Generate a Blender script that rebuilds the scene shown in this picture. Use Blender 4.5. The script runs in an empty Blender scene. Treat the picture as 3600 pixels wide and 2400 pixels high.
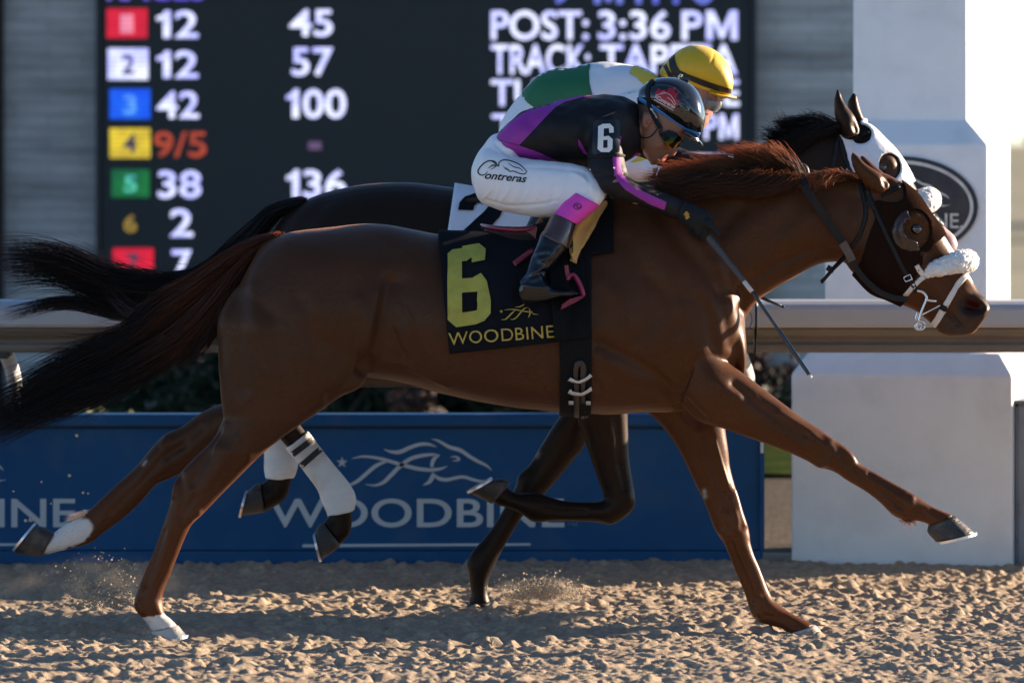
import bpy, bmesh, math, random
import numpy as np
from mathutils import Vector
from mathutils.bvhtree import BVHTree
from mathutils.geometry import delaunay_2d_cdt

random.seed(7); RNG = np.random.default_rng(7)
scene = bpy.context.scene
COL = scene.collection

# ------------------------------------------------------------------ camera, light, exposure
CAMZ, CAMD, HOR = 1.77, 20.0, 465.0          # eye height, distance to the near horse, horizon row
cam = bpy.data.cameras.new('camera'); cam_ob = bpy.data.objects.new('camera', cam); COL.objects.link(cam_ob)
cam_ob.location = (0, -CAMD, CAMZ); cam_ob.rotation_euler = (math.radians(90), 0, 0)
cam.sensor_width = 36; cam.lens = 200.0; cam.shift_y = -(1200 - HOR) / 3600
cam.clip_start = 0.5; cam.clip_end = 3000
cam.dof.use_dof = True; cam.dof.focus_distance = CAMD; cam.dof.aperture_fstop = 3.3
scene.camera = cam_ob

SUN_EL, SUN_AZ = math.radians(13.4), math.radians(64.0)   # azimuth clockwise from +Y
SD = Vector((math.sin(SUN_AZ) * math.cos(SUN_EL), math.cos(SUN_AZ) * math.cos(SUN_EL), math.sin(SUN_EL)))
world = bpy.data.worlds.new('World'); scene.world = world; world.use_nodes = True
wn = world.node_tree; sky = wn.nodes.new('ShaderNodeTexSky'); sky.sky_type = 'NISHITA'; sky.sun_disc = False
sky.sun_elevation = SUN_EL; sky.sun_rotation = SUN_AZ; sky.altitude = 100; sky.air_density = 0.65; sky.dust_density = 0.0; sky.ozone_density = 2.2
bg = wn.nodes['Background']; bg.inputs['Strength'].default_value = 0.070
wn.links.new(sky.outputs[0], bg.inputs['Color'])
sun = bpy.data.lights.new('sun', 'SUN'); sun.energy = 5.0; sun.angle = math.radians(0.5); sun.color = (1.0, 0.80, 0.60)
sun_ob = bpy.data.objects.new('sun', sun); COL.objects.link(sun_ob)
sun_ob.rotation_euler = SD.to_track_quat('Z', 'Y').to_euler(); sun_ob.location = (10, 8, 12)
scene.view_settings.view_transform = 'Standard'; scene.view_settings.look = 'None'
scene.view_settings.exposure = 1.72; scene.view_settings.gamma = 1.0
scene.render.film_transparent = False
scene.cycles.max_bounces = 6

# ------------------------------------------------------------------ measuring sheets: origin and scale of each traced crop
SHEETS = dict(A=(600, 700, 1.96), B=(400, 1350, 1.7422), C=(2200, 1300, 1.65), N=(2000, 450, 1.96), H=(2850, 500, 2.24),
              J=(2150, 150, 3.1357), F=(1600, 1400, 2.09), G=(2200, 600, 3.92), E=(2850, 280, 3.136), K=(1750, 700, 3.4844),
              L=(900, 1450, 1.96), P=(2600, 0, 1.568), a=(1500, 100, 1.96), b=(2600, 250, 1.568), c=(0, 750, 1.96),
              d=(0, 1400, 1.6786), e=(1400, 1350, 1.47), f=(2400, 1150, 1.6508), g=(1400, 700, 1.96), h=(0, 0, 1.568),
              D=(0, 0, 0.65333), X=(0, 0, 1.0))
def T(s, p):
    o = SHEETS[s]; return (o[0] + p[0] / o[2], o[1] + p[1] / o[2])
def TT(s, pts): return [T(s, p) for p in pts]
def W(p, y=0.0):
    k = (CAMD + y) / CAMD / 1000.0
    return Vector(((p[0] - 1800) * k, y, CAMZ - (p[1] - HOR) * k))
def WS(s, x, z, y=0.0): return W(T(s, (x, z)), y)
def to_px(co):
    k = 1000.0 * CAMD / (CAMD + co[:, 1])
    return np.stack([1800 + co[:, 0] * k, HOR + (CAMZ - co[:, 2]) * k], 1)

# ------------------------------------------------------------------ tags
def tag(o, label=None, cat=None, group=None, kind=None):
    if label: o['label'] = label
    if cat: o['category'] = cat
    if group: o['group'] = group
    if kind: o['kind'] = kind
    return o
def thing(name, label, cat, loc=(0, 0, 0), group=None):
    o = bpy.data.objects.new(name, None); o.empty_display_size = 0.1; COL.objects.link(o); o.location = loc
    return tag(o, label, cat, group)
def link(name, me, mat=None, parent=None, smooth=True):
    o = bpy.data.objects.new(name, me); COL.objects.link(o)
    if mat:
        me.materials.clear()
        for m in (mat if isinstance(mat, (list, tuple)) else [mat]): me.materials.append(m)
    if smooth and len(me.polygons): me.polygons.foreach_set('use_smooth', [True] * len(me.polygons))
    if parent:
        o.parent = parent
        pl = parent.location.copy(); q = parent.parent
        while q: pl += q.location; q = q.parent
        if pl.length > 0: o.location = -pl          # geometry is written in world units
    return o

# ------------------------------------------------------------------ materials
def nodes_of(m):
    m.use_nodes = True; nt = m.node_tree; return nt, nt.nodes, nt.links, nt.nodes['Principled BSDF']
def mat(name, col, rough=0.6, var=0.18, scale=6.0, metal=0.0, bump=0.0, bscale=80.0, stretch=(1, 1, 1), sheen=0.0, spec=0.5,
        coat=0.0, attr=None, emit=None, sheen_tint=(1, 1, 1), spec_tint=(1, 1, 1), dirt=None, dscale=3.0, sheen_rough=0.4):
    m = bpy.data.materials.new(name); nt, N, L, P = nodes_of(m)
    tc = N.new('ShaderNodeTexCoord'); mp = N.new('ShaderNodeMapping'); mp.inputs['Scale'].default_value = stretch
    L.new(tc.outputs['Object'], mp.inputs['Vector'])
    nz = N.new('ShaderNodeTexNoise'); nz.inputs['Scale'].default_value = scale; nz.inputs['Detail'].default_value = 6; nz.inputs['Roughness'].default_value = 0.62
    L.new(mp.outputs[0], nz.inputs['Vector'])
    mr = N.new('ShaderNodeMapRange'); mr.inputs['From Min'].default_value = 0.25; mr.inputs['From Max'].default_value = 0.75
    mr.inputs['To Min'].default_value = 1 - var; mr.inputs['To Max'].default_value = 1 + var; L.new(nz.outputs['Fac'], mr.inputs['Value'])
    if attr:
        at = N.new('ShaderNodeAttribute'); at.attribute_name = attr; src = at.outputs['Color']
    else:
        rgb = N.new('ShaderNodeRGB'); rgb.outputs[0].default_value = (*col, 1); src = rgb.outputs[0]
    vm = N.new('ShaderNodeVectorMath'); vm.operation = 'SCALE'; L.new(src, vm.inputs[0]); L.new(mr.outputs[0], vm.inputs['Scale'])
    out = vm.outputs[0]
    if dirt:
        n2 = N.new('ShaderNodeTexNoise'); n2.inputs['Scale'].default_value = dscale; n2.inputs['Detail'].default_value = 8; L.new(tc.outputs['Object'], n2.inputs['Vector'])
        r2 = N.new('ShaderNodeMapRange'); r2.inputs['From Min'].default_value = 0.5; r2.inputs['From Max'].default_value = 0.72; r2.inputs['To Max'].default_value = dirt[3]
        L.new(n2.outputs['Fac'], r2.inputs['Value'])
        mx = N.new('ShaderNodeMix'); mx.data_type = 'RGBA'; L.new(r2.outputs[0], mx.inputs[0]); L.new(out, mx.inputs[6]); mx.inputs[7].default_value = (*dirt[:3], 1); out = mx.outputs[2]
    L.new(out, P.inputs['Base Color'])
    P.inputs['Roughness'].default_value = rough; P.inputs['Metallic'].default_value = metal; P.inputs['Specular IOR Level'].default_value = spec
    P.inputs['Sheen Weight'].default_value = sheen; P.inputs['Sheen Roughness'].default_value = sheen_rough; P.inputs['Sheen Tint'].default_value = (*sheen_tint, 1)
    P.inputs['Coat Weight'].default_value = coat; P.inputs['Specular Tint'].default_value = (*spec_tint, 1)
    if bump > 0:
        n3 = N.new('ShaderNodeTexNoise'); n3.inputs['Scale'].default_value = bscale; n3.inputs['Detail'].default_value = 4
        L.new(mp.outputs[0], n3.inputs['Vector'])
        bp = N.new('ShaderNodeBump'); bp.inputs['Strength'].default_value = bump; bp.inputs['Distance'].default_value = 0.01
        L.new(n3.outputs['Fac'], bp.inputs['Height']); L.new(bp.outputs[0], P.inputs['Normal'])
    if emit:
        P.inputs['Emission Color'].default_value = (*emit[:3], 1); P.inputs['Emission Strength'].default_value = emit[3]
    return m
def translucent(m, amount, tint):
    nt, N, L, P = nodes_of(m); tr = N.new('ShaderNodeBsdfTranslucent'); mx = N.new('ShaderNodeMixShader'); mx.inputs[0].default_value = amount
    at = N.new('ShaderNodeAttribute'); at.attribute_name = 'Col'; vm = N.new('ShaderNodeVectorMath'); vm.operation = 'MULTIPLY'; vm.inputs[1].default_value = tint; L.new(at.outputs['Color'], vm.inputs[0]); L.new(vm.outputs[0], tr.inputs['Color'])
    out = N['Material Output']; L.new(P.outputs[0], mx.inputs[1]); L.new(tr.outputs[0], mx.inputs[2]); L.new(mx.outputs[0], out.inputs['Surface'])
def led(name, col, s=1.0):
    m = bpy.data.materials.new(name); nt, N, L, P = nodes_of(m)
    tc = N.new('ShaderNodeTexCoord'); wv = N.new('ShaderNodeTexWave'); wv.bands_direction = 'Z'; wv.inputs['Scale'].default_value = 11.0; wv.inputs['Distortion'].default_value = 0.0
    nz = N.new('ShaderNodeTexNoise'); nz.inputs['Scale'].default_value = 7.0; nz.inputs['Detail'].default_value = 2
    L.new(tc.outputs['Object'], wv.inputs['Vector']); L.new(tc.outputs['Object'], nz.inputs['Vector'])
    r1 = N.new('ShaderNodeMapRange'); r1.inputs['To Min'].default_value = 0.72; r1.inputs['To Max'].default_value = 1.1; L.new(wv.outputs['Fac'], r1.inputs['Value'])
    hs = N.new('ShaderNodeMix'); hs.data_type = 'RGBA'; r2 = N.new('ShaderNodeMapRange'); r2.inputs['From Min'].default_value = 0.35; r2.inputs['From Max'].default_value = 0.65; L.new(nz.outputs['Fac'], r2.inputs['Value'])
    L.new(r2.outputs[0], hs.inputs[0]); hs.inputs[6].default_value = (*col, 1); hs.inputs[7].default_value = (col[0] * 0.62, col[1] * 0.62, col[2], 1)
    ml = N.new('ShaderNodeMath'); ml.operation = 'MULTIPLY'; ml.inputs[1].default_value = s * 0.36; L.new(r1.outputs[0], ml.inputs[0])
    P.inputs['Base Color'].default_value = (0.01, 0.01, 0.012, 1); P.inputs['Roughness'].default_value = 0.6
    L.new(hs.outputs[2], P.inputs['Emission Color']); L.new(ml.outputs[0], P.inputs['Emission Strength'])
    return m

# ------------------------------------------------------------------ mesh tools
class MB:
    def __init__(s): s.v = []; s.f = []; s.n = 0; s.mi = []
    def add(s, v, f, mi=0):
        v = [tuple(p) for p in v]; s.v += v; s.f += [tuple(i + s.n for i in q) for q in f]; s.n += len(v); s.mi += [mi] * len(f)
    def mesh(s, name='m'):
        me = bpy.data.meshes.new(name); me.from_pydata(s.v, [], s.f); me.update()
        if any(s.mi): me.polygons.foreach_set('material_index', s.mi)
        return me
    def build(s, name, mt, parent=None, smooth=False): return link(name, s.mesh(name), mt, parent, smooth)
    def box(s, x0, x1, y0, y1, z0, z1, mi=0, bev=0.0):
        if bev <= 0:
            v = [(x, y, z) for z in (z0, z1) for y in (y0, y1) for x in (x0, x1)]
            s.add(v, [(0, 2, 3, 1), (4, 5, 7, 6), (0, 1, 5, 4), (2, 6, 7, 3), (1, 3, 7, 5), (0, 4, 6, 2)], mi); return
        bm = bmesh.new(); bmesh.ops.create_cube(bm, size=1)
        for q in bm.verts: q.co = Vector((x0 + (q.co.x + .5) * (x1 - x0), y0 + (q.co.y + .5) * (y1 - y0), z0 + (q.co.z + .5) * (z1 - z0)))
        bmesh.ops.bevel(bm, geom=list(bm.edges), offset=bev, segments=2, affect='EDGES')
        bm.verts.index_update(); s.add([q.co for q in bm.verts], [[q.index for q in f.verts] for f in bm.faces], mi); bm.free()
    def tube(s, pts, rad, n=10, cap=True, mi=0, flat=1.0):
        pts = [Vector(p) for p in pts]; m = len(pts)
        if not hasattr(rad, '__len__'): rad = [rad] * m
        v = []; up = None
        for i in range(m):
            d = (pts[min(i + 1, m - 1)] - pts[max(i - 1, 0)])
            if d.length < 1e-9: d = Vector((0, 0, 1))
            d.normalize()
            if up is None: up = d.orthogonal().normalized() if abs(d.y) > 0.9 else Vector((0, 1, 0))
            sd = d.cross(up)
            if sd.length < 1e-6: sd = d.orthogonal()
            sd.normalize(); u2 = sd.cross(d).normalized()
            for k in range(n):
                a = 2 * math.pi * k / n; v.append(pts[i] + (sd * math.cos(a) + u2 * math.sin(a) * flat) * rad[i])
        f = [(i * n + k, i * n + (k + 1) % n, (i + 1) * n + (k + 1) % n, (i + 1) * n + k) for i in range(m - 1) for k in range(n)]
        if cap: f += [tuple(range(n))[::-1], tuple((m - 1) * n + k for k in range(n))]
        s.add(v, f, mi)
    def strap(s, pts, side, wid, th, mi=0):
        """flat band along pts; side = unit vectors across the band (list or one), th thickness along the normal"""
        pts = [Vector(p) for p in pts]; m = len(pts); v = []
        for i in range(m):
            d = (pts[min(i + 1, m - 1)] - pts[max(i - 1, 0)]).normalized()
            sd = Vector(side[i] if isinstance(side, list) else side); sd = (sd - d * sd.dot(d)).normalized()
            nn = d.cross(sd).normalized(); w = wid[i] if hasattr(wid, '__len__') else wid
            for a, b in ((-1, -1), (1, -1), (1, 1), (-1, 1)): v.append(pts[i] + sd * a * w / 2 + nn * b * th / 2)
        f = [(i * 4 + k, i * 4 + (k + 1) % 4, i * 4 + 4 + (k + 1) % 4, i * 4 + 4 + k) for i in range(m - 1) for k in range(4)] + [(3, 2, 1, 0), tuple((m - 1) * 4 + k for k in range(4))]
        s.add(v, f, mi)

def crom(P, sub):
    """Catmull-Rom through rows of P"""
    P = np.asarray(P, float); n = len(P)
    if n < 3: sub = max(sub, 1)
    out = []
    for i in range(n - 1):
        p0 = P[i - 1] if i > 0 else 2 * P[0] - P[1]; p1 = P[i]; p2 = P[i + 1]; p3 = P[i + 2] if i + 2 < n else 2 * P[-1] - P[-2]
        for t in np.linspace(0, 1, sub, endpoint=False):
            out.append(0.5 * ((2 * p1) + (-p0 + p2) * t + (2 * p0 - 5 * p1 + 4 * p2 - p3) * t * t + (-p0 + 3 * p1 - 3 * p2 + p3) * t ** 3))
    out.append(P[-1]); return np.array(out)

def LO(s, rows, y=0.0):
    """traced outline pairs -> (upper x,z, lower x,z, half width, depth) rows in metres"""
    out = []
    for r in rows:
        dy = r[5] if len(r) > 5 else 0.0; yy = y + dy
        a = WS(s, r[0], r[1], yy); b = WS(s, r[2], r[3], yy); out.append((a.x, a.z, b.x, b.z, r[4], yy))
    return out
def loft(B, st, n=28, sub=5, k=2.0, egg=0.0, scale=1.0, round_ends=True):
    S = crom(st, sub); S[:, 4] = np.maximum(S[:, 4], 0.002)
    th = np.linspace(0, 2 * np.pi, n, endpoint=False); c, sn = np.cos(th), np.sin(th)
    cc = np.sign(c) * np.abs(c) ** (2 / k); ss = np.sign(sn) * np.abs(sn) ** (2 / k)
    v = []
    for r in S:
        cx, cz = (r[0] + r[2]) / 2, (r[1] + r[3]) / 2; ux, uz = (r[0] - r[2]) / 2 * scale, (r[1] - r[3]) / 2 * scale
        w = r[4] * scale * (1 - egg * cc)
        v.append(np.stack([cx + ux * cc, r[5] + w * ss, cz + uz * cc], 1))
    v = np.concatenate(v); m = len(S)
    f = [(i * n + q, i * n + (q + 1) % n, (i + 1) * n + (q + 1) % n, (i + 1) * n + q) for i in range(m - 1) for q in range(n)]
    e0 = v[:n].mean(0); e1 = v[-n:].mean(0); v = np.concatenate([v, [e0, e1]])
    f += [(m * n, (q + 1) % n, q) for q in range(n)] + [(m * n + 1, (m - 1) * n + q, (m - 1) * n + (q + 1) % n) for q in range(n)]
    B.add(v.tolist(), f)
def ball(B, c, r, n=20):
    r = (r, r, r) if not hasattr(r, '__len__') else r
    bm = bmesh.new(); bmesh.ops.create_uvsphere(bm, u_segments=n, v_segments=n // 2 + 2, radius=1); bm.verts.index_update()
    B.add([(c[0] + q.co.x * r[0], c[1] + q.co.y * r[1], c[2] + q.co.z * r[2]) for q in bm.verts], [[q.index for q in f.verts] for f in bm.faces]); bm.free()

def remesh(B, voxel):
    me = B.mesh('tmp'); ob = bpy.data.objects.new('tmp', me); COL.objects.link(ob)
    bm = bmesh.new(); bm.from_mesh(me); bmesh.ops.recalc_face_normals(bm, faces=bm.faces); bm.to_mesh(me); bm.free()
    md = ob.modifiers.new('r', 'REMESH'); md.mode = 'VOXEL'; md.voxel_size = voxel; md.adaptivity = 0.0
    dg = bpy.context.evaluated_depsgraph_get(); out = bpy.data.meshes.new_from_object(ob.evaluated_get(dg))
    bpy.data.objects.remove(ob); bpy.data.meshes.remove(me); return out
def get_co(me):
    a = np.empty(len(me.vertices) * 3); me.vertices.foreach_get('co', a); return a.reshape(-1, 3)
def set_co(me, co): me.vertices.foreach_set('co', co.ravel()); me.update()
def get_no(me):
    a = np.empty(len(me.vertices) * 3); me.vertices.foreach_get('normal', a); return a.reshape(-1, 3)
def edges_of(me):
    a = np.empty(len(me.edges) * 2, dtype=np.int32); me.edges.foreach_get('vertices', a); return a.reshape(-1, 2)
def smooth(me, it=6, lam=0.5, mu=-0.52, w=None):
    co = get_co(me); e = edges_of(me); n = len(co); deg = np.bincount(e.ravel(), minlength=n).astype(float); deg[deg == 0] = 1
    for i in range(it):
        for f in (lam, mu):
            if f == 0: continue
            acc = np.stack([np.bincount(e[:, 0], co[e[:, 1], q], n) + np.bincount(e[:, 1], co[e[:, 0], q], n) for q in range(3)], 1) / deg[:, None]
            d = (acc - co) * f
            if w is not None: d *= w[:, None]
            co = co + d
    set_co(me, co)
def seg_dist(px, poly):
    poly = np.asarray(poly, float); best = np.full(len(px), 1e9)
    for a, b in zip(poly[:-1], poly[1:]):
        d = b - a; t = np.clip(((px - a) @ d) / max(d @ d, 1e-9), 0, 1); q = a + t[:, None] * d
        best = np.minimum(best, np.hypot(*(px - q).T))
    return best
def inside(px, poly):
    poly = np.asarray(poly, float); r = np.zeros(len(px), bool); x, y = px[:, 0], px[:, 1]; j = len(poly) - 1
    for i in range(len(poly)):
        xi, yi = poly[i]; xj, yj = poly[j]
        if yi != yj: r ^= ((yi > y) != (yj > y)) & (x < (xj - xi) * (y - yi) / (yj - yi) + xi)
        j = i
    return r
def sculpt(me, strokes):
    """strokes: (sheet, points, width px, depth m (+ out, - in), 'near' | 'far' | 'both', y range)"""
    co = get_co(me); no = get_no(me); px = to_px(co); tot = np.zeros(len(co))
    for st in strokes:
        s, pts, w, dep, side = st[:5]; yr = st[5] if len(st) > 5 else (-9, 9)
        d = seg_dist(px, crom(TT(s, pts), 4) if len(pts) > 2 else TT(s, pts)); g = np.exp(-(d / w) ** 2)
        fac = np.clip(-no[:, 1] * 1.6, 0, 1) if side == 'near' else (np.clip(no[:, 1] * 1.6, 0, 1) if side == 'far' else np.clip(np.abs(no[:, 1]) * 1.6, 0, 1))
        tot += dep * g * fac * ((co[:, 1] > yr[0]) & (co[:, 1] < yr[1]))
    set_co(me, co + no * tot[:, None])
def paint(me, base, rules, name='Col'):
    """rules: (mask array 0..1, colour)"""
    c = np.tile(np.array([*base, 1.0]), (len(me.vertices), 1))
    for m, col in rules:
        m = m[:, None]; c[:, :3] = c[:, :3] * (1 - m) + np.array(col)[None] * m
    at = me.attributes.new(name, 'FLOAT_COLOR', 'POINT'); at.data.foreach_set('color', c.ravel()); return c
def sm(x, a, b): t = np.clip((x - a) / (b - a), 0, 1); return t * t * (3 - 2 * t)
def bvh(*objs):
    v = []; f = []; n = 0
    for o in objs:
        me = o.data if hasattr(o, 'data') else o
        co = get_co(me); v += co.tolist(); f += [tuple(i + n for i in p.vertices) for p in me.polygons]; n += len(co)
    return BVHTree.FromPolygons(v, f)
CAMP = Vector((0, -CAMD, CAMZ))
def cast(tree, px, default_y=0.0, off=0.0, far=False, yc=0.0):
    """point of a surface seen at a traced position; far = its mirror on the other side of the plane yc"""
    d = (W(px, 0) - CAMP).normalized(); h = tree.ray_cast(CAMP, d)
    if h[0] is None: return None
    n = h[1] if h[1].dot(d) < 0 else -h[1]
    p = h[0] + n * off
    if far: p = Vector((p.x, 2 * yc - p.y, p.z))
    return p
def shell(src, maskf, off, name, mt, parent, thick=0.003, it=8):
    """a fitted cover: the faces of src chosen by maskf, lifted by off and given thickness"""
    me = src.data if hasattr(src, 'data') else src
    co = get_co(me); no = get_no(me); m = maskf(co, to_px(co), no)
    idx = -np.ones(len(co), int); fs = []
    for p in me.polygons:
        if all(m[i] for i in p.vertices): fs.append(tuple(p.vertices))
    used = sorted({i for f in fs for i in f}); idx[used] = np.arange(len(used))
    v = co[used] + no[used] * off; f = [tuple(int(idx[i]) for i in q) for q in fs]
    # smooth the open rim
    from collections import Counter
    ec = Counter(tuple(sorted((q[i], q[(i + 1) % len(q)]))) for q in f for i in range(len(q)))
    be = np.array([e for e, c in ec.items() if c == 1])
    if len(be):
        n = len(v); dg = np.bincount(be.ravel(), minlength=n).astype(float); on = dg > 0
        for _ in range(it):
            acc = np.stack([np.bincount(be[:, 0], v[be[:, 1], q], n) + np.bincount(be[:, 1], v[be[:, 0], q], n) for q in range(3)], 1)
            v[on] = v[on] * 0.5 + 0.5 * acc[on] / dg[on][:, None]
    nm = bpy.data.meshes.new(name); nm.from_pydata(v.tolist(), [], f); nm.update()
    o = link(name, nm, mt, parent); md = o.modifiers.new('thick', 'SOLIDIFY'); md.thickness = thick; md.offset = 1.0
    return o
def tri2d(polys, step):
    """fill outlines (even-odd) with a fine triangle mesh; polys in traced pixels"""
    V = []; E = []
    for poly in polys:
        n0 = len(V); pts = []
        for a, b in zip(poly, poly[1:] + poly[:1]):
            L_ = math.hypot(b[0] - a[0], b[1] - a[1]); k = max(1, int(L_ / step))
            pts += [(a[0] + (b[0] - a[0]) * t / k, a[1] + (b[1] - a[1]) * t / k) for t in range(k)]
        V += pts; E += [(n0 + i, n0 + (i + 1) % len(pts)) for i in range(len(pts))]
    arr = np.array(V); lo, hi = arr.min(0), arr.max(0)
    gx, gy = np.meshgrid(np.arange(lo[0] + step / 2, hi[0], step), np.arange(lo[1] + step / 2, hi[1], step)); g = np.stack([gx.ravel(), gy.ravel()], 1)
    if len(g):
        ins = np.zeros(len(g), bool)
        for poly in polys: ins ^= inside(g, poly)
        dmin = np.full(len(g), 1e9)
        for poly in polys: dmin = np.minimum(dmin, seg_dist(g, list(poly) + [poly[0]]))
        g = g[ins & (dmin > step * 0.4)]
    v2, e2, f2, *_ = delaunay_2d_cdt([Vector(p) for p in V] + [Vector(p) for p in g.tolist()], E, [], 0, 1e-5)
    v2 = np.array([tuple(p) for p in v2]); cen = np.array([v2[list(f)].mean(0) for f in f2]); ins = np.zeros(len(cen), bool)
    for poly in polys: ins ^= inside(cen, poly)
    return v2, [tuple(f) for f, k in zip(f2, ins) if k]
def decal_mesh(v2, tris, tree, off, name):
    P = [cast(tree, p, off=off) for p in v2]; ok = [p is not None for p in P]
    ys = [p.y for p in P if p is not None]; my = float(np.median(ys)) if ys else 0
    good = [o and abs(p.y - my) < 0.35 for o, p in zip(ok, P)]
    fs = [t for t in tris if all(good[i] for i in t)]
    used = sorted({i for t in fs for i in t}); mp = {q: i for i, q in enumerate(used)}
    me = bpy.data.meshes.new(name); me.from_pydata([tuple(P[i]) for i in used], [], [tuple(mp[i] for i in t) for t in fs]); me.update()
    bm = bmesh.new(); bm.from_mesh(me); 
    for f in bm.faces:
        if f.normal.y > 0: f.normal_flip()
    bm.to_mesh(me); bm.free(); return me
def decal(s, polys, tree, off, name, mt, parent, step=9.0, thick=0.0):
    v2, tr = tri2d([TT(s, p) for p in polys], step); me = decal_mesh(v2, tr, tree, off, name)
    o = link(name, me, mt, parent)
    if thick: md = o.modifiers.new('thick', 'SOLIDIFY'); md.thickness = thick; md.offset = -1.0
    return o
def stroke_poly(pts, w, sub=6):
    """outline of a brush stroke; w = widths at the given points"""
    P = crom([(*p, q) for p, q in zip(pts, w)], sub); d = np.gradient(P[:, :2], axis=0); nn = np.stack([-d[:, 1], d[:, 0]], 1) / np.maximum(np.hypot(*d.T), 1e-6)[:, None]
    a = P[:, :2] + nn * P[:, 2:3] / 2; b = P[:, :2] - nn * P[:, 2:3] / 2
    return [tuple(p) for p in a] + [tuple(p) for p in b[::-1]]
_tc = {}
def text2d(t, bold=0.0, shear=0.0, spacing=1.0):
    key = (t, bold, shear, spacing)
    if key in _tc: return _tc[key]
    if bold > 0 and ('M' in t or '1' in t) and t != '1':         # heavy M and flagged 1 drawn by hand, the rest of the line set around them
        V = []; F = []; x = 0.0; b_ = bold; w = 0.13 + b_; run = ''
        gl = {'M': ([(0, -b_), (0, .69 + b_), (w + .02, .69 + b_), (.35, .24), (.68 - w, .69 + b_), (.70, .69 + b_), (.70, -b_), (.70 - w, -b_), (.70 - w, .47), (.40, .02), (.30, .02), (w, .47), (w, -b_)], .70),
              '1': ([(.13, -b_), (.13, .47), (0, .44), (0, .55), (.10, .58), (.17, .69 + b_), (.13 + w, .69 + b_), (.13 + w, -b_)], .13 + w)}
        for ch in list(t) + [None]:
            if ch is not None and ch not in gl: run += ch; continue
            if run.strip():
                v, f = text2d(run, bold, shear, spacing); n0 = sum(len(q) for q in V); lead = 0.28 * (len(run) - len(run.lstrip())); V.append(v + np.array([x + lead - v[:, 0].min(), 0])); F += [tuple(k + n0 for k in q) for q in f]; x += lead + np.ptp(v[:, 0]) + .09 + 0.28 * (len(run) - len(run.rstrip()))
            run = ''
            if ch in gl:
                v, f = tri2d([gl[ch][0]], 0.4); n0 = sum(len(q) for q in V); V.append(v + np.array([x, 0])); F += [tuple(k + n0 for k in q) for q in f]; x += gl[ch][1] + .09
        _tc[key] = (np.concatenate(V), F); return _tc[key]
    cu = bpy.data.curves.new('t', 'FONT'); cu.body = t; cu.offset = bold; cu.shear = shear; cu.space_character = spacing; cu.resolution_u = 5
    ob = bpy.data.objects.new('t', cu); COL.objects.link(ob); dg = bpy.context.evaluated_depsgraph_get()
    me = bpy.data.meshes.new_from_object(ob.evaluated_get(dg)); bpy.data.objects.remove(ob); bpy.data.curves.remove(cu)
    bm = bmesh.new(); bm.from_mesh(me); bmesh.ops.triangulate(bm, faces=bm.faces); bmesh.ops.remove_doubles(bm, verts=bm.verts, dist=1e-5)
    bm.verts.index_update(); v = np.array([q.co[:2] for q in bm.verts]); f = [tuple(q.index for q in fc.verts) for fc in bm.faces]; bm.free(); bpy.data.meshes.remove(me)
    _tc[key] = (v, f); return v, f
def text_px(t, x0, ybase, x1, ytop, bold=0.0, shear=0.0, spacing=1.0, rot=0.0):
    """text filled into a traced box (baseline ybase, cap line ytop)"""
    v, f = text2d(t, bold, shear, spacing); v = v.copy(); lo = v.min(0); hi = v.max(0)
    v = (v - lo) / (hi - lo); q = np.stack([x0 + v[:, 0] * (x1 - x0), ybase + v[:, 1] * (ytop - ybase)], 1)
    if rot:
        c, s_ = math.cos(rot), math.sin(rot); o = np.array([x0, ybase]); q = (q - o) @ np.array([[c, s_], [-s_, c]]) + o
    return q, f
def text_flat(t, s, x0, yb, x1, yt, y, name, mt, parent, bold=0.0, shear=0.0, spacing=1.0):
    a = T(s, (x0, yb)); b = T(s, (x1, yt)); q, f = text_px(t, a[0], a[1], b[0], b[1], bold, shear, spacing)
    me = bpy.data.meshes.new(name); me.from_pydata([tuple(W(p, y)) for p in q], [], f); me.update(); return link(name, me, mt, parent, False)
def subdivide2d(v, f, mx):
    bm = bmesh.new(); vs = [bm.verts.new((p[0], p[1], 0)) for p in v]
    for t in f:
        try: bm.faces.new([vs[i] for i in t])
        except ValueError: pass
    for _ in range(4):
        e = [q for q in bm.edges if q.calc_length() > mx]
        if not e: break
        bmesh.ops.subdivide_edges(bm, edges=e, cuts=1); bmesh.ops.triangulate(bm, faces=bm.faces)
    bm.verts.index_update(); out = np.array([q.co[:2] for q in bm.verts]), [tuple(q.index for q in fc.verts) for fc in bm.faces]; bm.free(); return out
def text_on(t, s, x0, yb, x1, yt, tree, off, name, mt, parent, bold=0.0, shear=0.0, rot=0.0, step=12, spacing=1.0, bend=None):
    a = T(s, (x0, yb)); b = T(s, (x1, yt)); q, f = text_px(t, a[0], a[1], b[0], b[1], bold, shear, spacing, rot); q, f = subdivide2d(q, f, step)
    return link(name, decal_mesh(q, f, tree, off, name), mt, parent)
def flat_polys(s, polys, y, name, mt, parent, step=40):
    v2, tr = tri2d([TT(s, p) for p in polys], step); me = bpy.data.meshes.new(name); me.from_pydata([tuple(W(p, y)) for p in v2], [], tr); me.update()
    return link(name, me, mt, parent, False)
def resample(pts, n):
    P = np.asarray(pts, float); d = np.concatenate([[0], np.cumsum(np.linalg.norm(np.diff(P, axis=0), axis=1))]); t = np.linspace(0, d[-1], n)
    return np.stack([np.interp(t, d, P[:, i]) for i in range(P.shape[1])], 1)
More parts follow.
